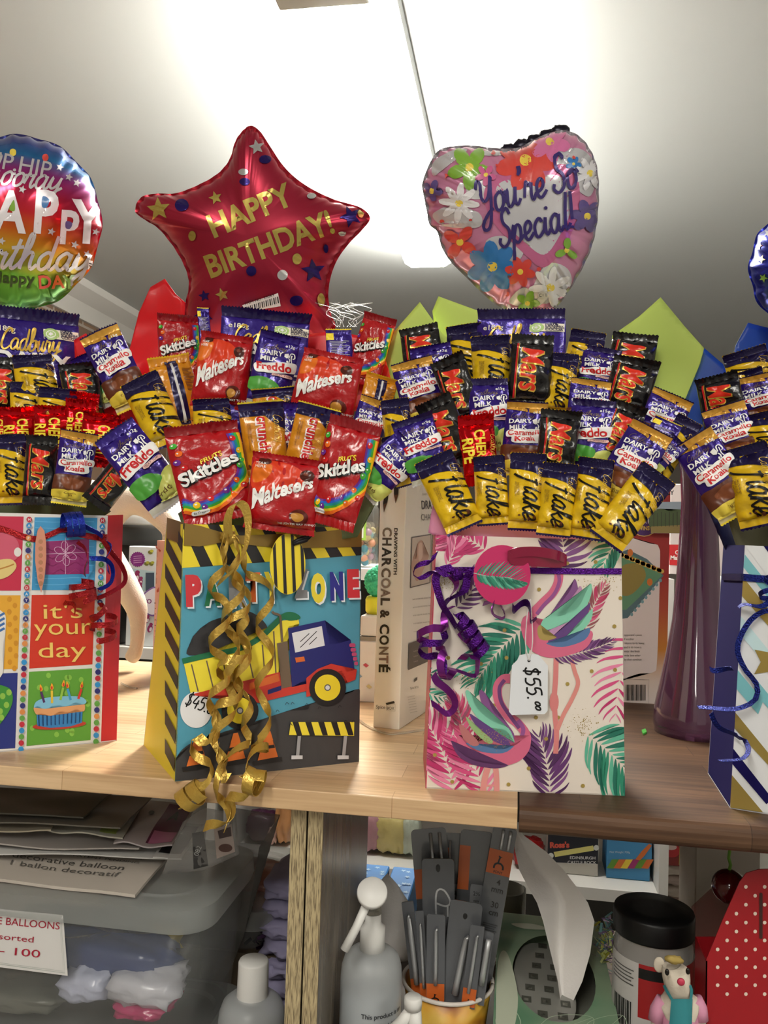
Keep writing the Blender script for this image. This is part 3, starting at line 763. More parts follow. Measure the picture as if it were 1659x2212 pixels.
STARO = zoomed([(1085, 38), (1122, 62), (1160, 120), (1215, 205), (1275, 265), (1350, 312), (1440, 350), (1545, 380), (1586, 425), (1548, 478), (1500, 525), (1450, 590), (1420, 660), (1408, 740), (1418, 820), (1440, 885), (1388, 942), (1300, 925), (1120, 890), (960, 940), (860, 985), (815, 930), (808, 800), (826, 710), (815, 640), (770, 555), (700, 470), (640, 432), (598, 395), (622, 338), (690, 322), (770, 322), (860, 292), (945, 245), (995, 185), (1020, 105), (1052, 58)], 0, 260, 2)
star_m = mat('#a3253c', .30, .6)
star_t, star_b = balloon('foil_balloon', 'red star foil balloon with gold HAPPY BIRTHDAY lettering', STARO, (545, 510), .905, .042, star_m, mat('#9c1226', .25, .6), .005, .05, 60, turn=R(-8))
gold_f = mat('#c9b45e', .25, .75); purp_f = mat('#2b1b66', .22, .6); silv_f = mat('#dcdcdc', .2, .8)
A = Art()
A.text('HAPPY', 463, 513, 50, gold_f, R(-23), bold=.030, flip=True, width=190); A.text('BIRTHDAY!', 456, 600, 50, gold_f, R(-20.5), bold=.030, flip=True, width=286)
for (x, y, r, m, a) in ((554, 318, 17, silv_f, .2), (343, 452, 26, gold_f, .1), (466, 428, 15, gold_f, .3), (676, 585, 27, purp_f, .1), (757, 468, 24, purp_f, .4), (442, 639, 13, purp_f, .2), (480, 636, 15, gold_f, .3), (440, 680, 22, purp_f, .5)): A.star(x, y, r, m, a + pi)
for (x, y, rx, ry, m) in ((572, 345, 13, 9, purp_f), (526, 372, 10, 7, silv_f), (529, 393, 11, 8, purp_f), (393, 444, 15, 13, purp_f), (416, 509, 8, 11, gold_f), (543, 585, 11, 11, purp_f), (610, 594, 11, 11, silv_f), (641, 559, 10, 12, gold_f), (640, 649, 14, 11, purp_f), (692, 648, 8, 15, gold_f), (672, 425, 10, 6, silv_f), (778, 462, 6, 8, gold_f), (738, 503, 8, 5, silv_f), (703, 536, 5, 10, purp_f)): A.ell(x, y, rx, ry, m)
A.poly([(523, 658), (601, 632), (607, 660), (532, 672)], WHITE)
for k in range(17): A.poly([(532 + 4.2 * k, 661 - 1.35 * k), (534.2 + 4.2 * k - (k % 2), 660.5 - 1.35 * k), (536 + 4.2 * k - (k % 2), 672 - 1.2 * k), (533.8 + 4.2 * k, 672.4 - 1.2 * k)], BLACK)
A.text('ITEM NO. 39069', 530, 657, 6, BLACK, R(-17), flip=True, width=66)
A.build('printed_design', star_b, wrap_fn(bvh_of(star_b)), 6, .0005, .00004)

HEARTO = zoomed([(535, 133), (590, 125), (660, 85), (740, 55), (800, 58), (850, 90), (885, 140), (908, 200), (917, 280), (915, 380), (905, 470), (885, 550), (850, 630), (805, 710), (760, 775), (712, 830), (650, 832), (560, 818), (490, 790), (430, 740), (360, 670), (290, 600), (255, 540), (238, 480), (205, 450), (192, 390), (180, 330), (172, 285), (185, 235), (210, 180), (245, 135), (300, 120), (380, 117), (460, 128)], 830, 260, 2)
hp = mat('#cf86aa', .2, .3, coat=.5); hw = mat('#d3d2d6', .2, .35, coat=.5)
heart_t, heart_b = balloon('foil_balloon', 'pink and white heart foil balloon with flowers and purple script lettering', HEARTO, (1108, 470), .915, .050, hp, mat('#8e8a90', .25, .6), .004, .09, 40, turn=R(12), flatk=2.6)
A = Art(); H = lambda pts: zoomed(pts, 830, 260, 2)
for P in ([(480, 110), (560, 100), (700, 60), (640, 100), (520, 150), (420, 150)], [(700, 150), (820, 120), (890, 160), (910, 260), (880, 330), (800, 260), (780, 170)], [(215, 180), (300, 130), (360, 130), (280, 190), (215, 240)], [(370, 230), (440, 240), (440, 330), (360, 330)], [(215, 400), (300, 370), (410, 400), (410, 460), (280, 460), (230, 440)], [(440, 520), (520, 500), (600, 560), (560, 620), (470, 600)], [(700, 620), (790, 640), (800, 720), (700, 790), (640, 740)], [(600, 720), (660, 760), (600, 800), (540, 780)]): A.blob(H(P), hw)
A.blob(H([(650, 250), (760, 190), (830, 240), (840, 380), (790, 520), (690, 635), (590, 560), (470, 440), (430, 320), (480, 240), (570, 220)]), mat('#c76a95', .25, .25, coat=.5))
A.poly(smooth_loop(H([(640, 285), (690, 240), (760, 245), (800, 300), (800, 400), (760, 490), (690, 580), (600, 520), (520, 440), (485, 350), (485, 290), (520, 262), (580, 260)]), 5), hw)
def flower(A, x, y, r, m, ctrm, n=5, a=0.0, el=.42):
    for k in range(n):
        w = a + 2 * pi * k / n; A.ell(x + r * .58 * cos(w), y + r * .58 * sin(w), r * .5, r * el * .75, m, w, 12, level=(k == 0))
    A.ell(x, y, r * .2, r * .2, ctrm)
ye = mat('#e8cf52', .35); lt = mat('#7fae3c', .3, coat=.5); rd = mat('#d2463e', .3, coat=.5); bl = mat('#2f77bb', .3, coat=.5); pu = mat('#5a4a86', .3, coat=.5)
for (x, y, r, m, n, a) in ((368, 205, 90, lt, 5, .3), (610, 175, 125, rd, 7, .1), (715, 95, 85, mat('#cf6f9f', .3, coat=.5), 6, .3), (325, 357, 82, hw, 8, .1), (815, 190, 32, bl, 5, .2), (885, 230, 70, hw, 8, .3), (330, 525, 75, rd, 4, .6), (470, 630, 105, bl, 7, .1), (587, 652, 62, rd, 6, .2), (785, 560, 50, lt, 3, .6), (715, 720, 85, hw, 7, .4), (872, 415, 70, pu, 6, .2), (210, 305, 45, pu, 5, .1), (620, 785, 50, lt, 5, 0), (437, 240, 42, mat('#c8608f', .3), 5, .3)):
    q = H([(x, y)])[0]; flower(A, q[0], q[1], r / 2, m if m is not hw else mat('#e6e5e8', .25, .1, coat=.4), ye, n, a, .26 if m is hw else .42)
for (x, y, r) in ((272, 240, 8), (375, 430, 7), (470, 147, 9), (255, 435, 10), (665, 640, 8), (535, 745, 10), (485, 200, 6), (815, 165, 6)): q = H([(x, y)])[0]; A.ell(q[0], q[1], r / 2, r / 2, rd)
hv = mat('#3c2f6e', .28, .2)
A.script("You're So", 1036, 467, 78, hv, R(-17), w=.085, flip=True, shear=.2, width=222)
A.script('Special!', 1082, 533, 78, hv, R(-15), w=.085, flip=True, shear=.2, width=168)
A.ell(1171, 635, 9, 9, GREYW); A.text('CTI', 1164, 638, 7, BLACK, 0, flip=True); A.text('Made in the USA', 1150, 662, 5, mat('#555555', .4), 0, flip=True)
A.build('printed_design', heart_b, wrap_fn(bvh_of(heart_b)), 6, .0005, .00004)
bk = mat('#1a1826', .3, .5)
mb = MB()
for k in range(9):
    a = k / 8; x = 1100 + 110 * a; y = 325 - 42 * a + (6 if k % 2 else 0)
    mb.ball(PY(x, y, .935), .009, sc=(1.2, .5, .8), n=8, seed=k, wob=.3)
mb.part('filling_tail', bk, heart_t, True)

# the orb balloon: the colour runs in bands from top to bottom
def rainbow():
    m = bpy.data.materials.new('rainbow_foil'); m.use_nodes = True; nt = m.node_tree; b = nt.nodes['Principled BSDF']
    b.inputs['Metallic'].default_value = .55; b.inputs['Roughness'].default_value = .18
    tc = nt.nodes.new('ShaderNodeTexCoord'); sp = nt.nodes.new('ShaderNodeSeparateXYZ'); r = nt.nodes.new('ShaderNodeValToRGB')
    nt.links.new(tc.outputs['Generated'], sp.inputs[0]); nt.links.new(sp.outputs['Z'], r.inputs[0]); nt.links.new(r.outputs[0], b.inputs['Base Color'])
    st = ((0, '#2f8a2e'), (.14, '#5a9a30'), (.26, '#d3ac2e'), (.36, '#d2641f'), (.46, '#c4222c'), (.58, '#b81f45'), (.70, '#93307c'), (.80, '#2672ad'), (.90, '#2a3f8a'), (1, '#2b2560'))
    e = r.color_ramp.elements
    e[0].position, e[0].color = st[0][0], lin(st[0][1]); e[1].position, e[1].color = st[-1][0], lin(st[-1][1])
    for p, c in st[1:-1]: q = e.new(p); q.color = lin(c)
    return m
ORB = [(35 + 182 * cos(2 * pi * k / 24) * (1 + .012 * (-1) ** k), 482 + 188 * sin(2 * pi * k / 24) * (1 + .012 * (-1) ** k)) for k in range(24)]
orb_t, orb_b = balloon('foil_balloon', 'round rainbow foil balloon with white birthday lettering, cut by the left edge', ORB, (35, 482), .955, .080, rainbow(), rainbow(), .003, .07, 30)
ow = mat('#dcd9dc', .25, .55)
A = Art()
A.text('HIP.HIP', -42, 356, 36, ow, R(11), bold=.004, flip=True, width=152); A.ell(28, 330, 7, 8, ye); A.ell(98, 341, 7, 8, rd)
A.script('hooray', -30, 394, 60, ow, R(7), w=.09, flip=True, width=160)
for ch, x, y, sz, c in (('H', -70, 488, 82, None), ('A', -18, 496, 88, lt), ('P', 72, 500, 92, bl), ('P', 128, 524, 72, pu), ('Y', 148, 520, 92, None)): A.text(ch, x, y, sz, mat('#ece9ee', .3, .3), R(4), bold=.03, flip=True, cx=.8)
A.blob([(20, 452), (30, 432), (32, 455)], lt); A.blob([(92, 424), (106, 432), (100, 448), (90, 446)], bl); A.blob([(142, 478), (155, 482), (150, 494), (141, 492)], pu)
A.script('birthday', -70, 576, 74, ow, R(2), w=.10, flip=True, width=262)
A.text('Happy', -20, 608, 24, mat('#27431d', .3, .3), R(4), bold=.02, flip=True, width=95)
for ch, x, m in (('D', 84, rd), ('A', 110, mat('#d2641f', .3)), ('Y', 134, lt)): A.text(ch, x, 622, 28, m, R(-4), bold=.03, flip=True)
for x, y in ((128, 362), (148, 384), (165, 396), (205, 500), (4, 520), (160, 528), (48, 410), (110, 500), (186, 548)): A.star(x, y, 9, ow, .3)
A.poly([(190, 560), (206, 566), (196, 618), (184, 612)], WHITE)
for k in range(9): A.poly([(190, 566 + 5 * k), (202, 570 + 5 * k), (202, 572.5 + 5 * k), (190, 568 + 5 * k)], BLACK)
A.build('printed_design', orb_b, wrap_fn(bvh_of(orb_b)), 6, .0005, .00004)
mb = MB()
for k in range(8): a = k / 7; mb.ball(PY(-20 + 140 * a, 303 + 34 * a * a + (5 if k % 2 else 0), .98), .010, sc=(1.2, .5, .7), n=8, seed=k, wob=.3)
mb.part('filling_tail', bk, orb_t, True)
ORB2 = [(1760 + 138 * cos(2 * pi * k / 24) * (1 + .02 * (-1) ** k), 580 + 140 * sin(2 * pi * k / 24) * (1 + .02 * (-1) ** k)) for k in range(24)]
orb2_t, orb2_b = balloon('foil_balloon', 'shiny blue foil balloon just showing at the right edge', ORB2, (1760, 580), .80, .06, mat('#1d2aa8', .15, .75), mat('#1d2aa8', .25, .6), .003, .08, 26)
A = Art()
for x, y, m in ((1640, 530, rd), (1650, 600, lt), (1645, 560, ye), (1668, 640, silv_f), (1660, 505, silv_f)): A.star(x, y, 10, m, .2)
A.build('printed_design', orb2_b, wrap_fn(bvh_of(orb2_b)), 6, .0005, .00004)

# ================================================================== tissue paper behind and under the sweets
def sheet(name, label, pts, Y, m, group=None, dy=.0, amp=.004, fq=22, cat='tissue paper', maxl=16, th=.0005, y_top=0.0):
    A = Art(); A.poly(pts, m); ys = [p[1] for p in pts]; y0, y1 = min(ys), max(ys)
    def fn(x, y, h):
        k = (y1 - y) / max(1, y1 - y0); yy = Y + y_top * k; p = PY(x, y, yy)
        return PY(x, y, yy + amp * noise.noise(p * fq) + amp * .6 * sin(p.x * 60 + p.z * 25) * (1 - k))
    o = A.build(name, None, fn, maxl); c = sum((v.co for v in o.data.vertices), Vector()) / len(o.data.vertices); c.z = min(v.co.z for v in o.data.vertices)
    for v in o.data.vertices: v.co -= c
    o.location = c; md = o.modifiers.new('thickness', 'SOLIDIFY'); md.thickness = th
    return tag(o, label, cat, group)
lime = mat('#b4c95f', .65); olive = mat('#5d6a46', .6); redp = mat('#d01822', .35, coat=.2); bluep = mat('#17419a', .45); pinkt = mat('#d58fb4', .6); darkb = mat('#151b50', .45)
PG = 'paper sheets behind the sweets'
sheet('tissue_paper', 'pointed lime green paper sheet standing left of the heart balloon, behind the leftmost dark bar', [(907, 652), (860, 706), (824, 748), (840, 800), (862, 900), (980, 900), (1000, 760), (955, 720)], .872, lime, PG)
sheet('tissue_paper', 'second pointed lime green sheet, directly left below the heart balloon', [(947, 640), (934, 672), (940, 720), (1010, 800), (1140, 800), (1140, 690), (1035, 672)], .884, lime, PG)
sheet('tissue_paper', 'large pointed lime green paper sheet at the right of the pink bag bouquet', [(1427, 642), (1380, 684), (1322, 725), (1320, 900), (1440, 930), (1478, 868), (1512, 786), (1521, 752), (1480, 706)], .870, lime, PG, amp=.008)
sheet('tissue_paper', 'curved red shiny paper sheet at the left of the star balloon', [(356, 602), (325, 620), (300, 675), (278, 762), (300, 800), (380, 900), (470, 900), (440, 800), (408, 660), (380, 636)], .955, redp, PG, amp=.012)
sheet('tissue_paper', 'red shiny paper behind the tilted sweet packet right of the star balloon', [(655, 724), (720, 715), (780, 726), (832, 770), (846, 806), (830, 880), (680, 900), (650, 800)], .880, redp, PG)
sheet('tissue_paper', 'red shiny paper between the rainbow balloon bouquet and the yellow bar', [(160, 735), (186, 720), (230, 800), (262, 855), (330, 940), (345, 1000), (240, 1000), (170, 900)], .876, redp, PG)
sheet('tissue_paper', 'bright blue paper sheet with a point at the right edge of the photo', [(1616, 697), (1590, 745), (1575, 800), (1600, 900), (1720, 900), (1720, 720), (1650, 706)], .868, bluep, PG)
sheet('tissue_paper', 'blue paper sheet behind the large lime green point', [(1521, 752), (1562, 787), (1580, 830), (1560, 930), (1520, 980), (1470, 930), (1476, 870), (1512, 790)], .880, bluep, PG)
sheet('tissue_paper', 'dark blue tissue cone going down into the blue striped bag', [(1475, 980), (1520, 990), (1640, 1060), (1720, 1100), (1720, 1260), (1610, 1260), (1568, 1190), (1540, 1110)], .850, darkb, PG, amp=.01)
sheet('tissue_paper', 'crumpled olive tissue in the blue striped bag below the yellow bars', [(1560, 1085), (1600, 1090), (1720, 1100), (1720, 1240), (1620, 1230), (1590, 1180)], .812, mat('#4d4a33', .6), PG, amp=.014)
sheet('tissue_paper', 'crumpled grey green tissue rising from the party zone bag', [(410, 1090), (470, 1110), (560, 1120), (680, 1130), (740, 1120), (780, 1040), (822, 1030), (818, 1075), (790, 1120), (772, 1160), (640, 1178), (500, 1170), (400, 1150), (385, 1110)], .800, mat('#74845a', .6), PG, amp=.012)
sheet('tissue_paper', 'crumpled dusty pink tissue rising from the flamingo bag', [(935, 1090), (960, 1110), (1010, 1128), (1100, 1128), (1200, 1140), (1300, 1160), (1320, 1195), (1200, 1190), (1040, 1180), (960, 1170), (925, 1150)], .792, pinkt, PG, amp=.012)
sheet('tissue_paper', 'dark green tissue rising from the birthday cake bag', [(-60, 1075), (40, 1078), (150, 1085), (215, 1080), (240, 1105), (210, 1125), (60, 1122), (-60, 1130)], .842, mat('#3d4a2c', .6), PG, amp=.01)

# ================================================================== the sweets, bouquet by bouquet
GL, GC, GR_, GQ = 'sweets in the birthday cake bag', 'sweets in the party zone bag', 'sweets in the flamingo bag', 'sweets in the blue striped bag'
P_ = packet
# -- birthday cake bag (left)
P_('block', (72, 668), (72, 1030), 186, .862, 'large purple chocolate block below the rainbow balloon', GL, seed=1)
P_('koala', (213, 716), (292, 880), 84, .842, 'gold banded purple packet tilted left beside the left chocolate block', GL)
P_('freddo', (182, 768), (235, 880), 60, .862, 'purple packet mostly hidden behind the gold banded one left of the red paper', GL)
P_('mars', (168, 785), (186, 900), 80, .842, 'black bar standing before the left chocolate block at its lower right corner', GL)
P_('flake', (68, 768), (92, 900), 82, .838, 'yellow bar with a curled dark top in front of the left chocolate block', GL)
P_('flake', (58, 826), (60, 940), 66, .826, 'yellow bar with dark top just above the red foil bars, left one', GL)
P_('flake', (126, 838), (122, 950), 78, .820, 'yellow bar with dark top just above the red foil bars, right one', GL)
P_('mars', (2, 770), (8, 905), 68, .826, 'black bar with red lettering cut off by the left edge, above the red foil bars', GL)
for tx, ty, bx, by, w, Y, lab in ((48, 880, 52, 1000, 78, .812, 'red foil bar second from the left in the row of red foil bars'), (118, 876, 116, 1000, 80, .808, 'red foil bar in the middle of the row of red foil bars'), (176, 862, 166, 990, 62, .818, 'red foil bar fourth from the left, partly behind its neighbours'), (226, 893, 214, 1010, 84, .806, 'red foil bar at the right end of the row of red foil bars'), (-5, 880, 2, 1000, 60, .814, 'red foil bar at the left edge of the photo'), (183, 848, 178, 930, 60, .832, 'red foil bar catching a bright reflection just below the black bar')):
    P_('cherry', (tx, ty), (bx, by), w, Y, lab, GL)
P_('flake', (20, 938), (26, 1092), 66, .796, 'yellow bar at the bottom left corner of the left bouquet', GL)
P_('mars', (92, 940), (84, 1092), 66, .790, 'upright black bar with full red lettering above the birthday cake bag', GL)
P_('koala', (173, 932), (148, 1092), 74, .784, 'upright purple packet right of the full black bar, above the cake bag ribbon', GL)
P_('mars', (283, 992), (203, 1092), 62, .776, 'black bar leaning far over to the right, above the cream horse leg', GL)
P_('freddo', (244, 928), (372, 1092), 96, .764, 'large purple packet leaning left, above the cream horse leg', GL, turn=.1)
# -- party zone bag (centre)
P_('block', (575, 672), (560, 960), 194, .838, 'large purple chocolate block in front of the star balloon', GC, seed=2)
P_('skittles', (386, 682), (388, 830), 88, .862, 'red sweet packet standing in the red paper left of the star balloon', GC)
P_('purple_back', (438, 664), (446, 760), 26, .846, 'narrow shiny purple packet edge beside the red packet under the star balloon', GC)
P_('malt', (492, 722), (470, 885), 116, .815, 'red packet of chocolate balls in front of the left side of the block', GC, seed=1)
P_('freddo', (607, 722), (573, 885), 88, .818, 'purple packet standing in front of the middle of the centre block', GC)
P_('malt', (722, 762), (690, 908), 136, .806, 'red packet of chocolate balls tilted right, in front of the right side of the block', GC, seed=2)
P_('skittles', (824, 682), (778, 830), 76, .862, 'red sweet packet leaning right beside the lime green paper', GC, turn=-.35)
P_('purple_back', (731, 710), (738, 830), 58, .856, 'purple packet turned to its printed back, right of the star balloon foot', GC)
P_('crunch_back', (362, 768), (402, 930), 92, .822, 'amber bar showing its printed back, under the red packet at upper left', GC)
P_('flake', (300, 818), (368, 962), 84, .800, 'yellow bar leaning left beside the amber bar at the left of the centre bouquet', GC, seed=1)
P_('flake', (455, 862), (466, 980), 80, .796, 'yellow bar with dark top left of the two amber bars with red lettering', GC)
P_('crunchie', (590, 838), (600, 940), 96, .804, 'amber bar with only its dark crimped top showing, behind the lettered amber bars', GC)
P_('crunchie', (562, 868), (580, 1030), 94, .780, 'left of the two upright amber bars with red lettering', GC, seed=1)
P_('freddo', (622, 868), (616, 1040), 76, .792, 'purple packet squeezed between the two amber bars with red lettering', GC)
P_('crunchie', (692, 876), (656, 1020), 92, .776, 'right of the two upright amber bars with red lettering', GC, seed=2)
P_('skittles', (432, 918), (478, 1128), 158, .745, 'big red sweet packet at the lower left of the centre bouquet', GC, seed=1)
P_('skittles', (772, 908), (710, 1138), 114, .762, 'red sweet packet leaning right at the lower right of the centre bouquet', GC, seed=2)
P_('malt', (626, 985), (602, 1150), 156, .750, 'front red packet of chocolate balls at the bottom of the centre bouquet', GC, seed=3)
P_('koala', (816, 862), (775, 985), 70, .798, 'purple and gold packet leaning right behind the lower right red sweet packet', GC)
P_('crunch_back', (828, 812), (800, 910), 72, .822, 'short amber bar under the red packet that leans right', GC)
P_('flake', (852, 862), (868, 1010), 60, .790, 'yellow bar with dark top at the far right of the centre bouquet', GC)
P_('freddo', (890, 960), (778, 1062), 86, .775, 'purple packet lying almost sideways above the charcoal book', GC)
P_('flake', (848, 940), (882, 1050), 52, .784, 'yellow bar half hidden between the sideways purple packet and the flamingo bag sweets', GC)
# -- flamingo bag (right)
P_('block', (1127, 670), (1118, 960), 186, .850, 'large purple chocolate block below the heart balloon', GR_, seed=3)
P_('mars', (903, 704), (922, 820), 88, .852, 'black bar at the upper left corner in front of the lime green paper', GR_)
P_('freddo', (928, 746), (945, 870), 90, .838, 'purple packet peeking out below the upper left black bar', GR_)
P_('flake', (1002, 702), (1014, 860), 76, .852, 'yellow bar left of the block, directly right of the upper left black bar', GR_)
P_('flake', (1058, 726), (1066, 880), 82, .828, 'yellow bar in front of the left edge of the block under the heart balloon', GR_)
P_('mars', (1152, 722), (1140, 885), 92, .820, 'upright black bar in front of the block under the heart balloon', GR_, seed=2)
P_('flake', (1220, 764), (1202, 900), 62, .822, 'narrow yellow bar directly right of the black bar before the block', GR_)
P_('flake', (1272, 716), (1245, 850), 76, .850, 'yellow bar right of the block under the heart balloon', GR_)
P_('strawberry', (1304, 750), (1275, 870), 78, .838, 'purple packet between the block and the upper right black bars', GR_)
P_('mars', (1374, 720), (1350, 850), 98, .852, 'upper of the two black bars in front of the large lime green sheet', GR_)
P_('mars', (1378, 774), (1342, 900), 98, .828, 'lower of the two black bars in front of the large lime green sheet', GR_)
P_('koala', (888, 778), (922, 920), 88, .826, 'gold banded purple packet at the left edge of the flamingo bag sweets', GR_)
P_('mars', (964, 772), (1014, 915), 76, .812, 'black bar leaning left, upper one of the pair left of the centre', GR_)
P_('strawberry', (1055, 816), (1060, 985), 84, .808, 'purple packet above the single red foil bar', GR_)
P_('mars', (934, 862), (996, 1010), 84, .794, 'black bar leaning left, lower one of the pair beside the red foil bar', GR_)
P_('strawberry', (888, 902), (936, 1040), 92, .780, 'purple packet at the lower left above the charcoal book', GR_)
P_('cherry', (1026, 896), (1042, 1050), 76, .786, 'only red foil bar in the flamingo bag bouquet', GR_)
P_('koala', (1140, 868), (1126, 1030), 90, .795, 'upright gold banded purple packet in the middle of the flamingo bag sweets', GR_)
P_('mars', (1213, 886), (1196, 1030), 86, .778, 'upright black bar right of the middle gold banded packet', GR_)
P_('strawberry', (1284, 862), (1262, 1030), 90, .796, 'purple packet right of the black bar in the middle row', GR_)
P_('koala', (1278, 820), (1262, 930), 84, .812, 'gold banded packet whose top shows between the block and the lower right black bar', GR_)
P_('mars', (1364, 872), (1310, 1010), 74, .798, 'black bar leaning right below the two upper right black bars', GR_)
P_('koala', (1412, 924), (1312, 1086), 96, .776, 'large gold banded purple packet leaning right above the rightmost front yellow bar', GR_, turn=.05)
P_('koala', (1456, 852), (1398, 975), 88, .812, 'gold banded purple packet leaning right at the right edge of the lime green sheet', GR_)
P_('purple_back', (1446, 908), (1404, 985), 62, .792, 'small purple packet tucked between the two right-leaning gold banded packets', GR_)
P_('flake', (1492, 906), (1402, 1042), 58, .800, 'yellow bar leaning far right above the top of the purple vase', GR_)
P_('strawberry', (1470, 952), (1392, 1016), 48, .784, 'narrow purple and white packet across the right-leaning yellow bar', GR_)
FR = 'yellow bars along the front of the flamingo bag'
for k, (tx, ty, bx, by, w, Y, lab) in enumerate(((934, 986, 1006, 1144, 86, .760, 'leftmost yellow bar of the front row of six, leaning left'), (1056, 984, 1066, 1136, 70, .766, 'second yellow bar from the left in the front row of six'), (1142, 978, 1134, 1148, 76, .764, 'third yellow bar from the left in the front row of six'), (1212, 1000, 1194, 1160, 74, .758, 'fourth yellow bar from the left in the front row of six'), (1290, 990, 1262, 1166, 78, .762, 'fifth yellow bar from the left in the front row of six'), (1424, 1020, 1306, 1172, 84, .756, 'rightmost yellow bar of the front row of six, leaning far right'))):
    P_('flake', (tx, ty), (bx, by), w, Y, lab, FR, seed=1 + k % 3)
# -- blue striped bag (right edge)
P_('flake', (1606, 756), (1640, 880), 90, .842, 'topmost yellow bar at the right edge of the photo', GQ)
P_('flake', (1612, 800), (1640, 900), 60, .834, 'yellow bar with a dark corner behind the topmost packets at the right edge', GQ)
P_('koala', (1640, 808), (1660, 930), 92, .822, 'upper gold banded purple packet cut by the right edge', GQ)
P_('mars', (1546, 810), (1572, 930), 90, .826, 'black bar in front of the blue paper near the right edge', GQ)
P_('koala', (1560, 876), (1604, 1010), 88, .804, 'gold banded purple packet just below the black bar by the right edge', GQ)
P_('koala', (1490, 944), (1604, 1112), 96, .784, 'front gold banded purple packet leaning left over the purple vase', GQ, turn=-.05)
P_('flake', (1636, 892), (1662, 1010), 88, .800, 'yellow bar with a broad dark top, middle one at the right edge', GQ)
P_('flake', (1604, 962), (1654, 1138), 98, .776, 'lowest yellow bar at the right edge, above the blue striped bag', GQ)
P_('mars', (1672, 1002), (1684, 1120), 66, .772, 'black bar end just showing at the right edge over the lowest yellow bar', GQ)
drop_protos()
# ================================================================== gift bags
def bag(label, BL, BR, TL, TR, back_px, back_top_px, Mf, Ms, depth=None, bulge=0.0):
    """front corners measured on the photo; returns thing, body, front plane and the four bottom points"""
    bl, br = PZ(*BL, ZS), PZ(*BR, ZS); d = (br - bl).normalized(); n = Vector((d.y, -d.x, 0))   # towards the viewer
    tl, tr = PP(*TL, bl, n), PP(*TR, bl, n)
    if depth is None: depth = 0.09
    back = -n * depth
    t = thing('gift_bag', label, 'gift bag', tuple((bl + br) / 2 + back / 2), 'gift bags on the worktop')
    return t, bl, br, tl, tr, n, back
def bag_body(t, bl, br, tl, tr, back, mf, mside, shrink=.0):
    inn = .0009
    B = [bl, br, br + back, bl + back]; T = [tl, tr, tr + back * (1 - shrink), tl + back * (1 - shrink)]
    def wall(nm, a, b, c, d, m):
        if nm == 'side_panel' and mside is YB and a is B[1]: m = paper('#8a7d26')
        mb = MB(); nn = (b - a).cross(d - a).normalized() * -inn
        mb.prism([a, b, c, d], nn); return mb.part(nm, m, t)
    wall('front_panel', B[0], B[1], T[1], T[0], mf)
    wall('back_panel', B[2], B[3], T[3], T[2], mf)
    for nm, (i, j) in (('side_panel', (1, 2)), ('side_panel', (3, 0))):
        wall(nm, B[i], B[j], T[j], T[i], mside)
    mb = MB(); mb.prism([p + Vector((0, 0, .0002)) for p in B], (0, 0, .0008)); mb.part('bottom_panel', mf, t)

# ---- party zone bag
mblue = paper('#4f97ad'); YB = paper('#e6cf2c'); BKp = paper('#1d1b1c')
t, bl, br, tl, tr, n, back = bag('blue party zone gift bag with a dump truck print and yellow black stripes', (378, 1688), (775, 1645), (396, 1132), (781, 1140), None, None, None, None)
back = PZ(342, 1606, ZS) - bl; back = back - (br - bl).normalized() * back.dot((br - bl).normalized()); back *= 1.0
bag_body(t, bl, br, tl, tr, back, mblue, YB, .52)
ffn = plane_fn(bl, n); Z = lambda pts: zoomed(pts, 330, 1080, 3.072)
A = Art()
A.poly(Z([(205, 150), (1390, 180), (1390, 365), (185, 452)]), YB)
for k in range(8):
    x = 260 + 172 * k; y0 = 445 - .0725 * (x - 185)
    A.poly(Z([(x - 75, 150), (x + 0, 150), (x + 140, y0 - 2), (x + 55, y0 + 4)]), BKp)
gy = paper('#3c3b3c'); gd = paper('#2f2e30'); hazard = paper('#e8d53a'); tan = paper('#6c5a48')
A.blob(Z([(240, 1030), (245, 965), (268, 960), (265, 905), (310, 890), (315, 850), (350, 845), (372, 810), (450, 780), (560, 745), (640, 740), (720, 790), (760, 860), (700, 940), (500, 1000)]), gd, 4)
A.blob(Z([(150, 1860), (165, 1700), (240, 1620), (330, 1590), (500, 1560), (700, 1480), (800, 1430), (900, 1400), (1020, 1390), (1060, 1350), (1180, 1330), (1290, 1290), (1385, 1285), (1385, 1735), (1000, 1775)]), gy, 4)
A.poly(Z([(205, 1085), (560, 1010), (720, 930), (860, 800), (965, 790), (970, 820), (900, 840), (850, 950), (830, 1180), (560, 1230), (250, 1285)]), hazard)
for a, b, c, e in ((255, 1090, 300, 1270), (355, 1065, 400, 1250), (625, 1000, 665, 1180), (725, 960, 740, 1140), (800, 870, 815, 1150), (460, 1050, 500, 1230)): A.stroke(Z([(a, b), (c, e)]), 3, tan, curve=False)
A.stroke(Z([(195, 1070), (360, 1030), (560, 990), (700, 920), (800, 830), (870, 770), (960, 780)]), 12, paper('#1a6b45'))
A.blob(Z([(850, 770), (880, 745), (930, 745), (972, 768), (970, 790), (900, 800)]), paper('#1a6b45'))
A.poly(Z([(250, 1290), (840, 1140), (850, 1230), (1040, 1190), (1040, 1260), (700, 1345), (540, 1290), (300, 1300)]), paper('#c4382a')); A.poly(Z([(640, 1215), (830, 1150), (840, 1200), (640, 1260)]), paper('#d2662c'))
A.poly(Z([(760, 1260), (850, 1230), (850, 1260), (760, 1290)]), paper('#20246a'))
nv = paper('#20246a')
A.poly(Z([(895, 850), (1140, 798), (1170, 965), (1310, 928), (1335, 1130), (1270, 1160), (1180, 1080), (1090, 1120), (1030, 1180), (920, 1240)]), nv)
A.poly(Z([(920, 882), (1118, 836), (1138, 965), (942, 1012)]), paper('#d9d9dc'))
for a, b in (((985, 905), (1035, 890)), ): pass
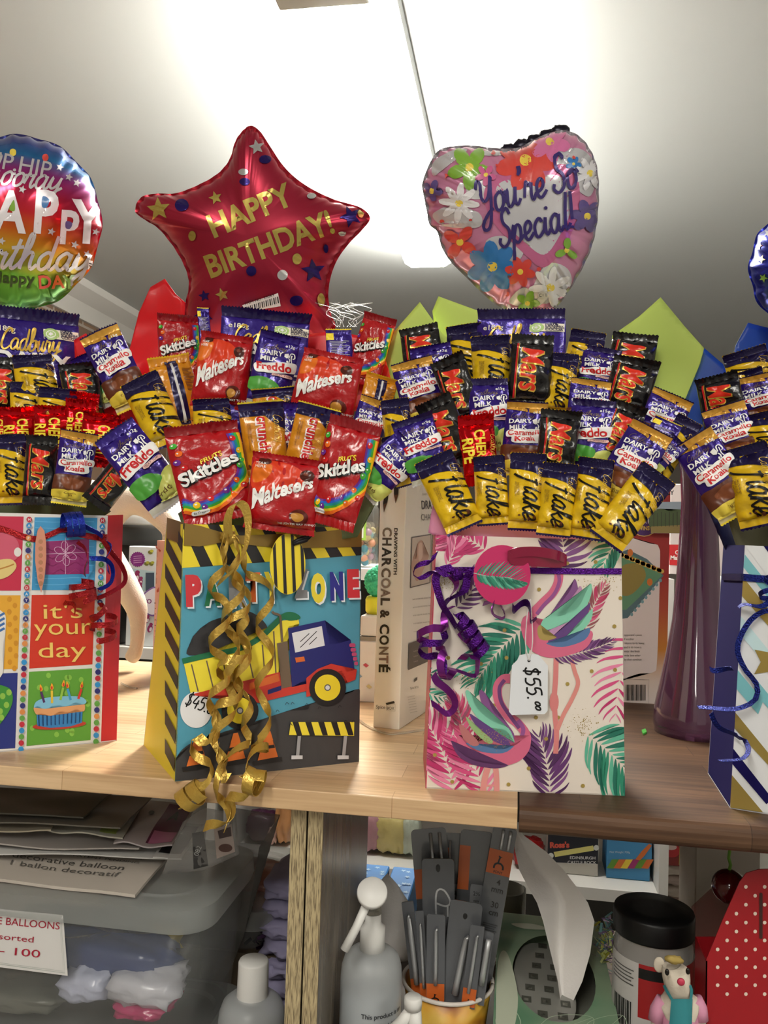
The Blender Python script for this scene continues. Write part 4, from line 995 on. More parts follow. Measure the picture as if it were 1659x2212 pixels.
for q in ([(975, 940), (1035, 885)], [(975, 978), (1085, 870)], [(1035, 958), (1085, 910)]): A.stroke(Z(q), 1.6, BKp, curve=False)
A.poly(Z([(940, 1045), (1000, 1038), (1008, 1068), (948, 1078)]), paper('#d2662c'))
A.stroke(Z([(790, 738), (800, 750), (838, 765), (845, 800), (855, 940)]), 5, tan); A.poly(Z([(820, 950), (890, 935), (918, 1235), (852, 1250)]), tan)
A.poly(Z([(1015, 1180), (1090, 1120), (1180, 1085), (1260, 1105), (1280, 1140), (1350, 1122), (1340, 1190), (1290, 1210), (1250, 1130), (1100, 1170), (1040, 1300), (1015, 1305)]), paper('#c4382a'))
for k in range(5): A.rrect(*[c for q in Z([(1300 + 8 * k, 950 + 30 * k), (1340 + 6 * k, 975 + 30 * k)]) for c in q][:2], *Z([(1340 + 4 * k, 975 + 30 * k)])[0], 3, paper('#b84a72'))
for cx, cy, r in ((1155, 1243, 122), (575, 1395, 122)):
    for rr, m in ((r, BKp), (r * .70, YB), (r * .18, paper('#5a5a5c')), (r * .12, paper('#dcdcdc'))):
        q = Z([(cx, cy)])[0]; A.ell(q[0], q[1], rr / 3.072, rr * 1.02 / 3.072, m, n=28)
for cx, cy, w_ in ((290, 1680, 1), (545, 1650, 1), (760, 1640, 1)):
    A.poly(Z([(cx - 100, cy + 90), (cx + 90, cy + 60), (cx + 95, cy + 90), (cx - 95, cy + 120)]), BKp)
    A.poly(Z([(cx - 70, cy + 85), (cx - 15, cy - 105), (cx + 15, cy - 110), (cx + 65, cy + 60)]), paper('#d8702c')); A.poly(Z([(cx - 50, cy + 15), (cx - 32, cy - 40), (cx + 32, cy - 50), (cx + 45, cy)]), BKp); A.poly(Z([(cx - 40, cy - 10), (cx - 30, cy - 40), (cx + 30, cy - 50), (cx + 36, cy - 20)]), paper('#d8702c'))
A.poly(Z([(910, 1470), (1330, 1470), (1328, 1562), (898, 1556)]), hazard)
for k in range(5): A.poly(Z([(920 + 85 * k, 1470), (960 + 85 * k, 1470), (985 + 85 * k, 1558), (950 + 85 * k, 1558)]), BKp)
for x in (955, 1260):
    A.poly(Z([(x, 1562), (x + 22, 1562), (x + 10, 1692), (x - 12, 1692)]), paper('#9a9a9c')); A.poly(Z([(x - 42, 1690), (x + 32, 1690), (x + 32, 1714), (x - 42, 1716)]), paper('#c9c9cb'))
random.seed(4)
for k in range(9): q = Z([(random.uniform(780, 1370), random.uniform(1330, 1500))])[0]; A.stroke([(q[0] - 3, q[1] + 2), (q[0], q[1] - 3), (q[0] + 4, q[1] + 1)], 1.1, BKp)
def block_letter(A, ch, x, y, h, w, m, a=-.03, sh=True):
    if sh: A.text(ch, x + 3, y + 3.5, h, paper('#dfe6ea'), a, bold=.075, flip=True, width=w)
    A.text(ch, x, y, h, m, a, bold=.075, flip=True, width=w)
for ch, zx, zy, zh, zw, c in (('P', 215, 690, 185, 105, '#c8323a'), ('A', 335, 686, 170, 110, '#1a6b45'), ('R', 500, 690, 190, 120, '#8c8e90'), ('T', 610, 660, 170, 100, '#d2662c'), ('Y', 735, 660, 175, 90, '#e2cf3a'), ('Z', 930, 635, 165, 95, '#7d7f82'), ('O', 1042, 665, 170, 95, '#e2cf3a'), ('N', 1168, 650, 165, 88, '#2a2c86'), ('E', 1282, 632, 165, 80, '#c8323a')):
    q = Z([(zx, zy)])[0]; block_letter(A, ch, q[0], q[1], zh / 3.072, zw / 3.072, paper(c))
A.build('printed_design', t, ffn, 0, .0003, .00004, clip=[(396, 1132), (781, 1140), (775, 1645), (378, 1688)])
A = Art(); q = Z([(285, 1392)])[0]; A.ell(q[0], q[1], 34, 39, paper('#e3e2e2'), n=32); A.script('$45.0', 397, 1523, 34, BLACK, .32, w=.085, flip=True, shear=.1, width=62)
o = A.build('price_sticker', t, ffn, 0, .006 - .0054, .0003); o['label'] = 'white round sticker with a handwritten price'
# chevron stripes on the left side panel
sn = (-back).cross(tl - bl).normalized(); sfn = plane_fn(bl, sn)
A = Art()
for k in range(-3, 14):
    y = 1090 + 63 * k
    A.poly([(358, y), (358, y + 32), (398, y + 112), (398, y + 80)], BKp)
A.build('side_stripes', t, sfn, 0, .0003, .00005, clip=[(362, 1122), (396, 1134), (378, 1687), (342, 1606)])
PARTY = (bl, br, tl, tr, n, back, ffn, sfn)

# ---- flamingo bag
cream = paper('#d9cfc3'); redside = paper('#b02546')
t, bl, br, tl, tr, n, back = bag('cream flamingo gift bag printed with pink, green and purple palm leaves', (919, 1703), (1350, 1719), (941, 1155), (1342, 1168), None, None, None, None)
back = PZ(914, 1640, ZS) - bl
bag_body(t, bl, br, tl, tr, back, cream, redside, .45)
ffn = plane_fn(bl, n); Z = lambda pts: zoomed(pts, 890, 1130, 3.456)
A = Art()
PKs = ('#b02a62', '#c8487a', '#d87a9c'); GNs = ('#1f6a58', '#2c8468', '#58a88c'); PUs = ('#4a2452', '#5f3168', '#7a4a80')
def palm(A, base, tip, nn, L, cols, seed, ang=.9, bend=.15, wid=.085):
    rn = random.Random(seed); b, t_ = Vector(base), Vector(tip); d = t_ - b; pr = Vector((-d.y, d.x)).normalized()
    sp = [b + d * (k / 10) + pr * bend * d.length * sin(pi * k / 10) * .5 for k in range(11)]
    for k in range(nn):
        u = .06 + .94 * k / (nn - 1); f = u * 10; i = min(9, int(f)); p = sp[i].lerp(sp[i + 1], f - i); tg = (sp[i + 1] - sp[i]).normalized()
        ln = L * (sin(pi * (.18 + .74 * u)) ** .8) * rn.uniform(.85, 1.1)
        for sd in (1, -1):
            a = sd * (ang * (1 - .5 * u) + rn.uniform(-.08, .08)); v = Vector((tg.x * cos(a) - tg.y * sin(a), tg.x * sin(a) + tg.y * cos(a))); w = Vector((-v.y, v.x)) * sd
            tipq = p + v * ln - w * ln * .10; ww = ln * wid
            m = paper(cols[rn.randint(0, len(cols) - 1)])
            A.blob(Z([tuple(p), tuple(p + v * ln * .35 + w * ww), tuple(p + v * ln * .75 + w * ww * .5), tuple(tipq), tuple(p + v * ln * .7 - w * ww * .6), tuple(p + v * ln * .3 - w * ww * .8)]), m, 3, level=False)
    A.up(); A.stroke(Z([tuple(q) for q in sp]), 1.2, paper('#e6d2c8'), n=2)
palm(A, (560, 210), (210, 60), 12, 250, PKs, 1, 1.0); palm(A, (250, 330), (330, 80), 9, 170, PKs, 11, .7)
palm(A, (1110, 340), (1110, 70), 8, 260, PUs, 2, 1.2); palm(A, (1620, 60), (1420, 330), 9, 190, GNs, 3)
palm(A, (320, 640), (490, 400), 8, 190, PUs, 4); palm(A, (870, 750), (480, 1180), 15, 330, GNs, 5, 1.0, .1, .07)
palm(A, (1660, 840), (1520, 1420), 10, 260, PKs, 6, 1.2, .1, .06); palm(A, (1290, 1570), (1640, 1900), 13, 380, GNs, 7, 1.15, -.1, .055)
palm(A, (1030, 2080), (950, 1600), 12, 290, PUs, 8, .95, .1, .07); palm(A, (320, 2030), (110, 1480), 14, 330, PKs, 9, 1.0, .1, .07); palm(A, (560, 2060), (300, 1560), 12, 260, PKs, 10, .95, .1, .06)
palm(A, (60, 1220), (230, 1300), 6, 110, GNs, 12); palm(A, (90, 1100), (260, 1130), 5, 90, GNs, 13)
random.seed(7)
gl = paper('#9a8440')
for k in range(420):
    cx, cy, sx, sy = ((1420, 420, 130, 90), (1270, 1500, 110, 90), (430, 1150, 110, 60), (230, 440, 90, 50))[k % 4]
    q = Z([(random.gauss(cx, sx * .55), random.gauss(cy, sy * .55))])[0]; r = random.uniform(.5, 1.3); A.ell(q[0], q[1], r, r, gl, n=5, level=False)
for x, y in ((948, 495), (1158, 300), (1370, 290), (1510, 770), (1515, 1095), (1340, 1105), (1160, 1200), (610, 1360), (1000, 1610), (870, 1830), (720, 1950), (1275, 1960), (270, 1005), (515, 1050), (690, 800), (705, 1005), (1555, 560), (170, 1730), (300, 1930), (920, 330), (1090, 1450), (925, 1450)):
    q = Z([(x, y)])[0]; A.ell(q[0], q[1], 4.4, 4.4, gl, n=9, level=False)
def feathers(A, lst):
    for c, P in lst: A.blob(Z(P), paper(c), 4)
fp = '#c8607e'; fo = '#cf7468'
A.up()
A.stroke(Z([(1075, 1010), (1072, 1150), (1062, 1300), (1066, 1420), (1078, 1560), (1072, 1720)]), 11, paper('#cc7a78')); A.ell(*Z([(1060, 1335)])[0], 10, 22, paper('#cc7a78'))
A.stroke(Z([(1190, 1020), (1215, 1110), (1238, 1200), (1190, 1320), (1130, 1430), (1085, 1540)]), 9, paper('#d0847c'))
palm(A, (1290, 820), (1440, 470), 14, 130, ('#b0385c', '#c8567a', '#8a4a50'), 21, .9, -.1, .08); palm(A, (1030, 1000), (1500, 880), 18, 120, PUs, 22, .9, .1, .09)
A.stroke(Z([(885, 320), (930, 292), (1010, 290), (1085, 340), (1092, 430), (1050, 520), (970, 600), (890, 690), (855, 790), (900, 880)]), 19, paper(fp)); A.stroke(Z([(1090, 370), (1098, 440), (1060, 530), (985, 610), (930, 680)]), 8, paper('#8a4a86'))
feathers(A, ((fp, [(812, 760), (850, 690), (930, 740), (1020, 880), (1150, 870), (1300, 800), (1350, 830), (1300, 930), (1170, 985), (1030, 1005), (910, 965), (840, 880)]), ('#7a4a80', [(950, 800), (1080, 640), (1180, 500), (1215, 415), (1240, 520), (1200, 640), (1100, 760), (1010, 840)]), ('#b084a8', [(1000, 830), (1180, 660), (1250, 470), (1275, 560), (1230, 690), (1100, 830)]), ('#7cbfa4', [(960, 790), (990, 710), (1120, 690), (1230, 640), (1300, 510), (1335, 450), (1335, 540), (1260, 690), (1130, 745), (1040, 790)]), ('#5b3a76', [(1020, 870), (1180, 740), (1290, 630), (1330, 600), (1290, 720), (1180, 840), (1060, 900)]), ('#7cbfa4', [(1130, 865), (1250, 760), (1340, 640), (1335, 720), (1250, 820)]), ('#4f6f9a', [(1000, 895), (1150, 880), (1320, 780), (1290, 870), (1120, 925)]), ('#a08a4c', [(935, 790), (960, 760), (985, 830), (1080, 850), (1010, 875), (950, 860)])))
A.stroke(Z([(570, 1810), (545, 1900), (525, 2020)]), 13, paper('#d08a86')); A.stroke(Z([(622, 1810), (630, 1900), (632, 2020)]), 12, paper('#d08a86')); A.stroke(Z([(540, 1960), (640, 1955)]), 4, paper('#d08a86'), curve=False)
palm(A, (390, 1620), (300, 1290), 14, 150, ('#b0385c', '#c8567a', '#8a4a60'), 23, .9, .1, .08)
A.stroke(Z([(730, 1160), (680, 1165), (638, 1225), (648, 1330), (710, 1430), (795, 1500), (852, 1590), (830, 1690), (740, 1745), (600, 1765)]), 20, paper(fp)); A.stroke(Z([(690, 1170), (652, 1230), (664, 1330), (725, 1430), (800, 1530)]), 8, paper('#6a3a72')); A.stroke(Z([(790, 1470), (830, 1540), (800, 1640)]), 9, paper('#8a4a86'))
feathers(A, ((fp, [(345, 1580), (450, 1690), (600, 1710), (740, 1680), (830, 1610), (885, 1590), (870, 1700), (780, 1785), (620, 1815), (450, 1775), (350, 1690)]), ('#5b3160', [(290, 1620), (350, 1700), (460, 1770), (620, 1800), (720, 1805), (620, 1830), (450, 1800), (340, 1730)]), ('#7a4a80', [(745, 1640), (640, 1560), (540, 1400), (500, 1255), (548, 1270), (605, 1400), (690, 1480), (760, 1570)]), ('#7cbfa4', [(765, 1640), (700, 1545), (560, 1515), (450, 1400), (398, 1265), (432, 1258), (485, 1380), (600, 1480), (720, 1530)]), ('#5b3a76', [(700, 1660), (560, 1600), (470, 1500), (430, 1420), (520, 1480), (640, 1560), (730, 1640)]), ('#8fae74', [(560, 1640), (450, 1540), (400, 1440), (470, 1510), (600, 1620)]), ('#4f6f9a', [(400, 1640), (520, 1660), (660, 1690), (760, 1660), (680, 1715), (520, 1705)]), ('#b06a6a', [(380, 1600), (350, 1500), (400, 1530), (500, 1640), (450, 1660)])))
for k in range(160):
    q = Z([(random.gauss(600, 80), random.gauss(1610, 35))])[0]; A.ell(q[0], q[1], .9, .9, paper('#a07a4c'), n=5, level=False)
A.build('printed_design', t, ffn, 0, .0003, .00001, clip=[(941, 1155), (1342, 1168), (1350, 1719), (919, 1703)])
FLAM = (bl, br, tl, tr, n, back, ffn)

# ---- birthday cake bag
whitep = paper('#dedbd8'); redb = paper('#c2252c')
t, bl, br, tl, tr, n, back = bag('white birthday gift bag with coloured squares reading it\'s your day and a cake', (-60, 1631), (218, 1604), (-60, 1106), (233, 1114), None, None, None, None)
brs = PZ(252, 1600, ZS); dv = br - bl
back = brs - br
inw = -n * .10
# the right side bulges outward at its fold
tside = PY(266, 1112, brs.y)
B0 = [bl, br, brs, br + inw, bl + inw]; T0 = [tl, tr, tside, tr + inw, tl + inw]
for nm, i, j, m in (('front_panel', 0, 1, whitep), ('side_panel', 1, 2, redb), ('side_panel', 2, 3, redb), ('back_panel', 3, 4, whitep), ('side_panel', 4, 0, redb)):
    a, b, c, d = B0[i], B0[j], T0[j], T0[i]; nn = (b - a).cross(d - a).normalized() * -.0009
    mb = MB(); mb.prism([a, b, c, d], nn); mb.part(nm, m, t)
mb = MB(); mb.prism([p + Vector((0, 0, .0002)) for p in B0], (0, 0, .0008)); mb.part('bottom_panel', whitep, t)
ffn = plane_fn(bl, n); Z = lambda pts: zoomed(pts, 0, 1080, 3.686)
A = Art()
CY = paper('#3f95c8'); CO = paper('#dca231'); CR = paper('#c8331f'); CG = paper('#5c9a36'); CN = paper('#24307c'); CP = paper('#c02848'); LTX = paper('#e8c468')
sq = ((CP, [(-300, 125), (188, 132), (165, 722), (-300, 722)]), (CY, [(275, 138), (775, 142), (752, 716), (252, 718)]), (CO, [(-300, 760), (163, 758), (140, 1345), (-300, 1350)]), (CR, [(252, 756), (755, 752), (735, 1308), (232, 1342)]), (CN, [(-300, 1395), (140, 1375), (120, 1975), (-300, 2000)]), (CG, [(230, 1368), (732, 1340), (720, 1910), (210, 1958)]))
for m, P in sq: A.poly(Z(P), m)
random.seed(3)
for k in range(22): q = Z([(random.uniform(250, 700), random.uniform(1380, 1900))])[0]; A.ell(q[0], q[1], 5.2, 6, paper('#82b84a'), n=12, level=(k == 0))
for k in range(12): q = Z([(75 + 45 * (k % 2) + random.uniform(-8, 8), 790 + 50 * k)])[0]; A.ell(q[0], q[1], 5, 6, paper('#c88a22'), n=12, level=(k == 0))
for k in range(11): A.stroke(Z([(280, 170 + 50 * k), (440, 176 + 50 * k), (600, 168 + 50 * k), (748, 174 + 50 * k)]), 1.6, paper('#64b0dc'), level=(k == 0))
# present on the blue square, cup cake and glove at the left
A.poly(Z([(365, 330), (708, 310), (708, 588), (360, 594)]), paper('#8c2466'))
for k in range(4): A.stroke(Z([(365 + 0 * k, 560 - 60 * k), (420, 590 - 60 * k), (480, 550 - 60 * k), (540, 590 - 60 * k), (600, 550 - 60 * k), (660, 590 - 60 * k), (705, 555 - 60 * k)]), 2.2, paper('#a83478'), level=False, curve=False)
for k in range(6):
    a = k * pi / 3 + .4; q = Z([(520 + 50 * cos(a), 425 + 55 * sin(a))])[0]; A.stroke([(q[0] + 12 * cos(w) * cos(a) - 7 * sin(w) * sin(a), q[1] + 12 * cos(w) * sin(a) + 7 * sin(w) * cos(a)) for w in [j * pi / 5 for j in range(10)]], 1, paper('#d8b0cc'), closed=True)
A.stroke(Z([(520, 300), (520, 590)]), 1, paper('#d8b0cc'), curve=False); A.stroke(Z([(365, 430), (708, 415)]), 1, paper('#d8b0cc'), curve=False)
A.blob(Z([(-60, 300), (60, 260), (140, 330), (150, 420), (110, 480), (-60, 500)]), paper('#c8566e')); A.ell(*Z([(140, 415)])[0], 8, 10, whitep); A.blob(Z([(-60, 500), (80, 470), (130, 530), (60, 610), (-60, 630)]), paper('#d8c07c')); A.stroke(Z([(-40, 560), (60, 530), (110, 510)]), 3, paper('#b07a34'))
A.blob(Z([(-80, 900), (30, 900), (45, 1000), (20, 1200), (20, 1380), (-80, 1420)]), whitep)
for k in range(4): A.stroke(Z([(-20, 930 + 40 * k), (35, 900 + 40 * k)]), 5, paper('#3a68a8'), curve=False)
A.blob(Z([(-60, 1500), (60, 1490), (100, 1560), (80, 1660), (0, 1780), (-60, 1820)]), paper('#3c8a34'))
for x, y in ((20, 1560), (70, 1530), (50, 1630), (0, 1680), (10, 1730)): q = Z([(x, y)])[0]; A.ell(q[0], q[1], 6, 7, paper('#8ab84a'), n=10)
# lettering
for tx, x, y, w_ in (("it's", 345, 945, 310), ('your', 270, 1075, 460), ('day', 305, 1255, 380)):
    q = Z([(x, y)])[0]; A.text(tx, q[0], q[1], 34 if tx != 'your' else 37, LTX, R(-1.5), bold=.0, flip=True, width=w_ / 3.686)
# the cake
A.ell(*Z([(470, 1790)])[0], 58, 9, paper('#b0382a'), R(-4), 24)
A.poly(Z([(288, 1690), (655, 1670), (650, 1770), (560, 1800), (400, 1812), (295, 1795)]), paper('#2f7ab8'))
for k in range(11): A.stroke(Z([(305 + 33 * k, 1690), (310 + 32 * k, 1800 - 3 * k)]), 3, paper('#1f4f8c'), level=False, curve=False)
A.blob(Z([(272, 1640), (400, 1600), (600, 1590), (668, 1620), (665, 1680), (600, 1665), (540, 1690), (480, 1680), (400, 1715), (330, 1695), (288, 1705)]), paper('#d49a6a'))
A.blob(Z([(268, 1650), (290, 1600), (380, 1570), (520, 1560), (640, 1565), (685, 1600), (660, 1625), (600, 1610), (520, 1640), (440, 1630), (360, 1660), (300, 1640)]), paper('#7ab8d8'))
for x0, y0, x1, y1, c in ((350, 1610, 325, 1525, '#4a2a5c'), (412, 1615, 410, 1515, '#d8b83a'), (478, 1590, 500, 1490, '#8ab84a'), (560, 1590, 535, 1500, '#3f95c8'), (620, 1580, 645, 1500, '#c8332a')):
    A.stroke(Z([(x0, y0), (x1, y1)]), 5, paper(c), curve=False); dx = (x1 - x0) * .28; A.blob(Z([(x1 - 12, y1 - 20), (x1 + dx, y1 - 60), (x1 + 14, y1 - 22), (x1, y1 - 4)]), paper('#e0a02c')); A.ell(*Z([(x1 + dx * .5, y1 - 22)])[0], 2, 4, paper('#c8332a'))
# columns of dots with letters
cols = ('#b8283c', '#2a2c72', '#5c9a46', '#2f8ac8', '#d2884a')
for (x0, x1, y0, y1, nn) in ((230, 165, 155, 1980, 38), (812, 760, 162, 1920, 36)):
    for k in range(nn):
        u = k / (nn - 1); q = Z([(x0 + (x1 - x0) * u, y0 + (y1 - y0) * u)])[0]; c = cols[(k * 3 + k // 5) % 5]
        A.ell(q[0], q[1], 6, 6, paper(c), n=14, level=(k == 0))
    A.up()
    for k in range(nn):
        u = k / (nn - 1); q = Z([(x0 + (x1 - x0) * u, y0 + (y1 - y0) * u)])[0]; A.text('HAPPY BIRTHDAY '[k % 15], q[0], q[1] + 3, 6, whitep, 0, bold=.02, flip=True, align='C'); A.lv -= 1
    A.up()
A.build('printed_design', t, ffn, 0, .0003, .00004, clip=[(-60, 1106), (233, 1114), (218, 1604), (-60, 1631)])
CAKE = (bl, br, tl, tr, n, inw, ffn)

# ---- blue striped bag
navyb = mat('#17124a', .8, spec=.1); wb = paper('#d4d6d8'); tealb = paper('#6fb0b8'); goldb = mat('#a8924e', .3, .6)
t, bl, br, tl, tr, n, back = bag('white gift bag with blue, teal and gold diagonal stripes at the right edge', (1577, 1746), (1800, 1782), (1609, 1178), (1800, 1186), None, None, None, None)
back = PZ(1529, 1671, ZS) - bl
bag_body(t, bl, br, tl, tr, back, wb, navyb, .12)
ffn = plane_fn(bl, n); Z = lambda pts: zoomed(pts, 1310, 1000, 2.837)
A = Art()
for P, m in (([(848, 505), (900, 505), (1200, 880), (1200, 980)], wb), ([(848, 560), (1100, 880), (1100, 960), (840, 640)], tealb), ([(960, 505), (1060, 505), (1200, 680), (1200, 820)], navyb), ([(830, 690), (1100, 1030), (1100, 1120), (825, 810)], goldb), ([(818, 930), (1060, 1230), (1060, 1330), (810, 1040)], mat('#b9d4d8', .5)), ([(790, 1250), (960, 1460), (930, 1540), (785, 1370)], tealb), ([(900, 1390), (1060, 1590), (1060, 1500), (930, 1340)], tealb), ([(775, 1510), (1020, 1810), (1000, 1860), (770, 1610)], goldb), ([(770, 1740), (1020, 2060), (980, 2090), (760, 1830)], navyb), ([(760, 1900), (960, 2140), (760, 2110)], goldb)): A.poly(Z(P), m)
A.star(*Z([(1010, 1220)])[0], 45, goldb, .3, .5)
A.build('printed_design', t, ffn, 0, .0003, .00004, clip=[(1609, 1178), (1800, 1186), (1800, 1782), (1577, 1746)])
BLUEB = (bl, br, tl, tr, n, back, ffn)

# ================================================================== curling ribbon, tags
def strip(name, pts, wdirs, width, m, parent, th=.00025):
    vs = []; fs = []; N = len(pts)
    for i, p in enumerate(pts):
        w = wdirs[i] if isinstance(wdirs, list) else wdirs; tg = (pts[min(i + 1, N - 1)] - pts[max(i - 1, 0)]).normalized(); nn = tg.cross(w)
        nn = nn.normalized() * th if nn.length > 1e-6 else Vector((0, -th, 0))
        ww = width[i] if isinstance(width, list) else width
        vs += [p - w * ww / 2 + nn, p + w * ww / 2 + nn, p + w * ww / 2 - nn, p - w * ww / 2 - nn]
    for i in range(N - 1):
        for k in range(4): k2 = (k + 1) % 4; fs.append((4 * i + k, 4 * i + k2, 4 * i + 4 + k2, 4 * i + 4 + k))
    fs += [(3, 2, 1, 0), (4 * N - 4, 4 * N - 3, 4 * N - 2, 4 * N - 1)]
    o = mesh(name, vs, fs, m, parent); fixn(o); return autosmooth(o, 50)
def curl(name, path, place, rad, turns, width, m, parent, phase=0.0, taper=True, n=14, wv=None):
    loose = turns <= 1.3
    """a curl running along a path measured on the photo; place(px, py, h) puts it in the room"""
    C = [place(p[0], p[1], 0) for p in smooth_loop(path, 10, False)]; L = [0]
    for a, b in zip(C, C[1:]): L.append(L[-1] + (b - a).length)
    tot = L[-1]; N = int(max(24, turns * n)); pts = []; wd = []; j = 0
    for i in range(N + 1):
        s = tot * i / N
        while j < len(L) - 2 and L[j + 1] < s: j += 1
        f = (s - L[j]) / max(1e-9, L[j + 1] - L[j]); c = C[j].lerp(C[j + 1], f); ax = (C[min(j + 2, len(C) - 1)] - C[max(j - 1, 0)]).normalized()
        e1 = ax.cross(Vector((0, -1, 0))); e1 = e1.normalized() if e1.length > 1e-3 else Vector((1, 0, 0)); e2 = ax.cross(e1).normalized()
        a = phase + 2 * pi * turns * i / N; k = min(1, i / N * 5 + .15) if taper else 1
        pts.append(c + (e1 * cos(a) + e2 * sin(a)) * rad * k); b = phase + 2.2 * turns * i / N; wd.append((e1 * cos(b * .5) + e2 * sin(b * .5) * .8 + ax * .3).normalized() if loose else ax)
    return strip(name, pts, wd, width, m, parent)
gold_r = mat('#c2a04a', .30, .6, .2, 400); gold_d = mat('#8a7038', .35, .6)
bl, br, tl, tr, n, back, ffn, sfn = PARTY
def front_place(ffn, d, edgeY=.708):
    def f(px, py, h):
        p = ffn(px, py, d + h)
        if py > 1600:
            k = min(1, (py - 1600) / 80); yy = p.y * (1 - k) + min(p.y, edgeY) * k; p = PY(px, py, yy)
        return p
    return f
fp_ = front_place(ffn, .0125)
Z = lambda pts: zoomed(pts, 330, 1080, 3.072)
t = thing('curling_ribbon', 'gold raffia ribbon bow with long curls hanging down the party zone bag', 'ribbon', tuple(fp_(489, 1700, 0)), 'curling ribbons on the bags')
bandp = [sfn(363, 1140, .0012), sfn(380, 1146, .0012)] + [ffn(x, y, .0014) for x, y in ((398, 1154), (430, 1158), (460, 1160), (489, 1161), (520, 1166), (580, 1168), (650, 1168), (720, 1164), (780, 1160))]
strip('band', bandp, Vector((0, 0, 1)), [.020, .020, .020, .019, .013, .007, .008, .012, .014, .017, .020], gold_d, t)
mb = MB(); mb.ball(ffn(489, 1161, .006), .0065, sc=(1.2, .7, 1), wob=.25); mb.part('knot', gold_r, t, True)
lp = [fp_(x, y, h) for (x, y), h in zip(Z([(480, 245), (462, 140), (480, 50), (520, 22), (560, 60), (580, 160), (565, 300), (520, 420), (450, 500), (400, 545)]), (0, .004, .008, .010, .012, .012, .012, .010, .006, .004))]
lp = smooth_loop(lp, 6, False)
strip('loop', lp, [Vector((cos(a), 0, sin(a))) for a in [.25 + .9 * i / (len(lp) - 1) for i in range(len(lp))]], .0085, gold_r, t)
for path, rad, turns, ph in (([(450, 255), (415, 400), (395, 540), (450, 650), (420, 800), (410, 930), (440, 1080), (420, 1230), (380, 1400), (350, 1560)], .0062, 5.5, 0), ([(505, 260), (525, 420), (560, 560), (560, 700), (520, 830), (560, 960), (570, 1120), (560, 1260)], .0060, 4.5, 1.5), ([(530, 270), (600, 390), (680, 540), (715, 680), (720, 820), (715, 960), (700, 1120), (720, 1260), (690, 1400), (700, 1560)], .0066, 5.0, 3), ([(470, 260), (480, 420), (510, 600), (500, 800), (480, 1000), (520, 1180), (470, 1330), (430, 1480), (440, 1640), (400, 1800)], .0070, 6, 4), ([(380, 1400), (330, 1560), (310, 1700), (350, 1830), (330, 1900), (250, 1950), (220, 1985)], .0060, 3.2, 1), ([(560, 1260), (620, 1420), (600, 1560), (560, 1700), (500, 1800), (470, 1850)], .0058, 3, 2), ([(700, 1560), (700, 1700), (680, 1800), (650, 1870)], .0066, 2.2, 0), ([(610, 1845), (660, 1870), (720, 1880)], .0080, 2.4, .6), ([(190, 2020), (250, 1975), (320, 1925)], .0080, 2.8, .2), ([(560, 700), (600, 860), (540, 1000), (470, 1120), (500, 1250), (440, 1400)], .0070, 4.0, 2.4), ([(650, 1880), (570, 1960), (520, 2030), (480, 2080), (420, 2120), (400, 2170)], .0055, 2.4, 2.0), ([(440, 1640), (420, 1780), (470, 1950), (470, 2050), (440, 2150)], .0050, 2.2, 0.5)):
    curl('curl', Z(path), fp_, rad * 1.4, turns * .66, .0104, gold_r, t, ph)

def gift_tag(name, label, outline, place, m, art=None, th=.0006, cat='gift tag'):
    pts = [place(x, y, 0) for x, y in outline]; nn = (place(outline[0][0], outline[0][1], .01) - pts[0]).normalized()
    c = sum(pts, Vector()) / len(pts); c.z = min(p.z for p in pts)
    t = thing(name, label, cat, tuple(c), None)
    mb = MB(); mb.prism(pts, -nn * th); mb.part('card', m, t)
    if art: art.build('printed_design', t, lambda x, y, h: place(x, y, h), 0, .0002, .00005)
    return t
ov = [(611 + 38 * cos(k * pi / 18) , 1217 + 65 * sin(k * pi / 18)) for k in range(36)]
pl = lambda x, y, h: ffn(x, y, .013 + h)
A = Art()
for k in range(-5, 6):
    x = 611 + 9.5 * k * 1.03
    if k % 2 == 0: continue
    A.poly([(x - 4, 1140), (x + 2, 1140), (x + 9, 1300), (x + 2, 1300)], BKp)
it = []
A2 = Art()
for vs, fs, m, lv in A.items:
    A2.items.append((vs, fs, m, lv))
def clip_ell(pts, cx, cy, rx, ry): return pts
tg = gift_tag('gift_tag', 'oval yellow and black striped tag hanging on the party zone bag', ov, pl, YB)
A2.build('printed_stripes', tg, pl, 0, .0002, .00005, clip=[(611 + 37.5 * cos(k * pi / 12), 1217 + 64.5 * sin(k * pi / 12)) for k in range(24)])
mb = MB(); mb.tube([pl(x, y, .001) for x, y in ((622, 1172), (640, 1162), (660, 1158), (650, 1166), (622, 1174))], .0022, 6); mb.part('ribbon_loop', mat('#15161a', .4), tg, True)

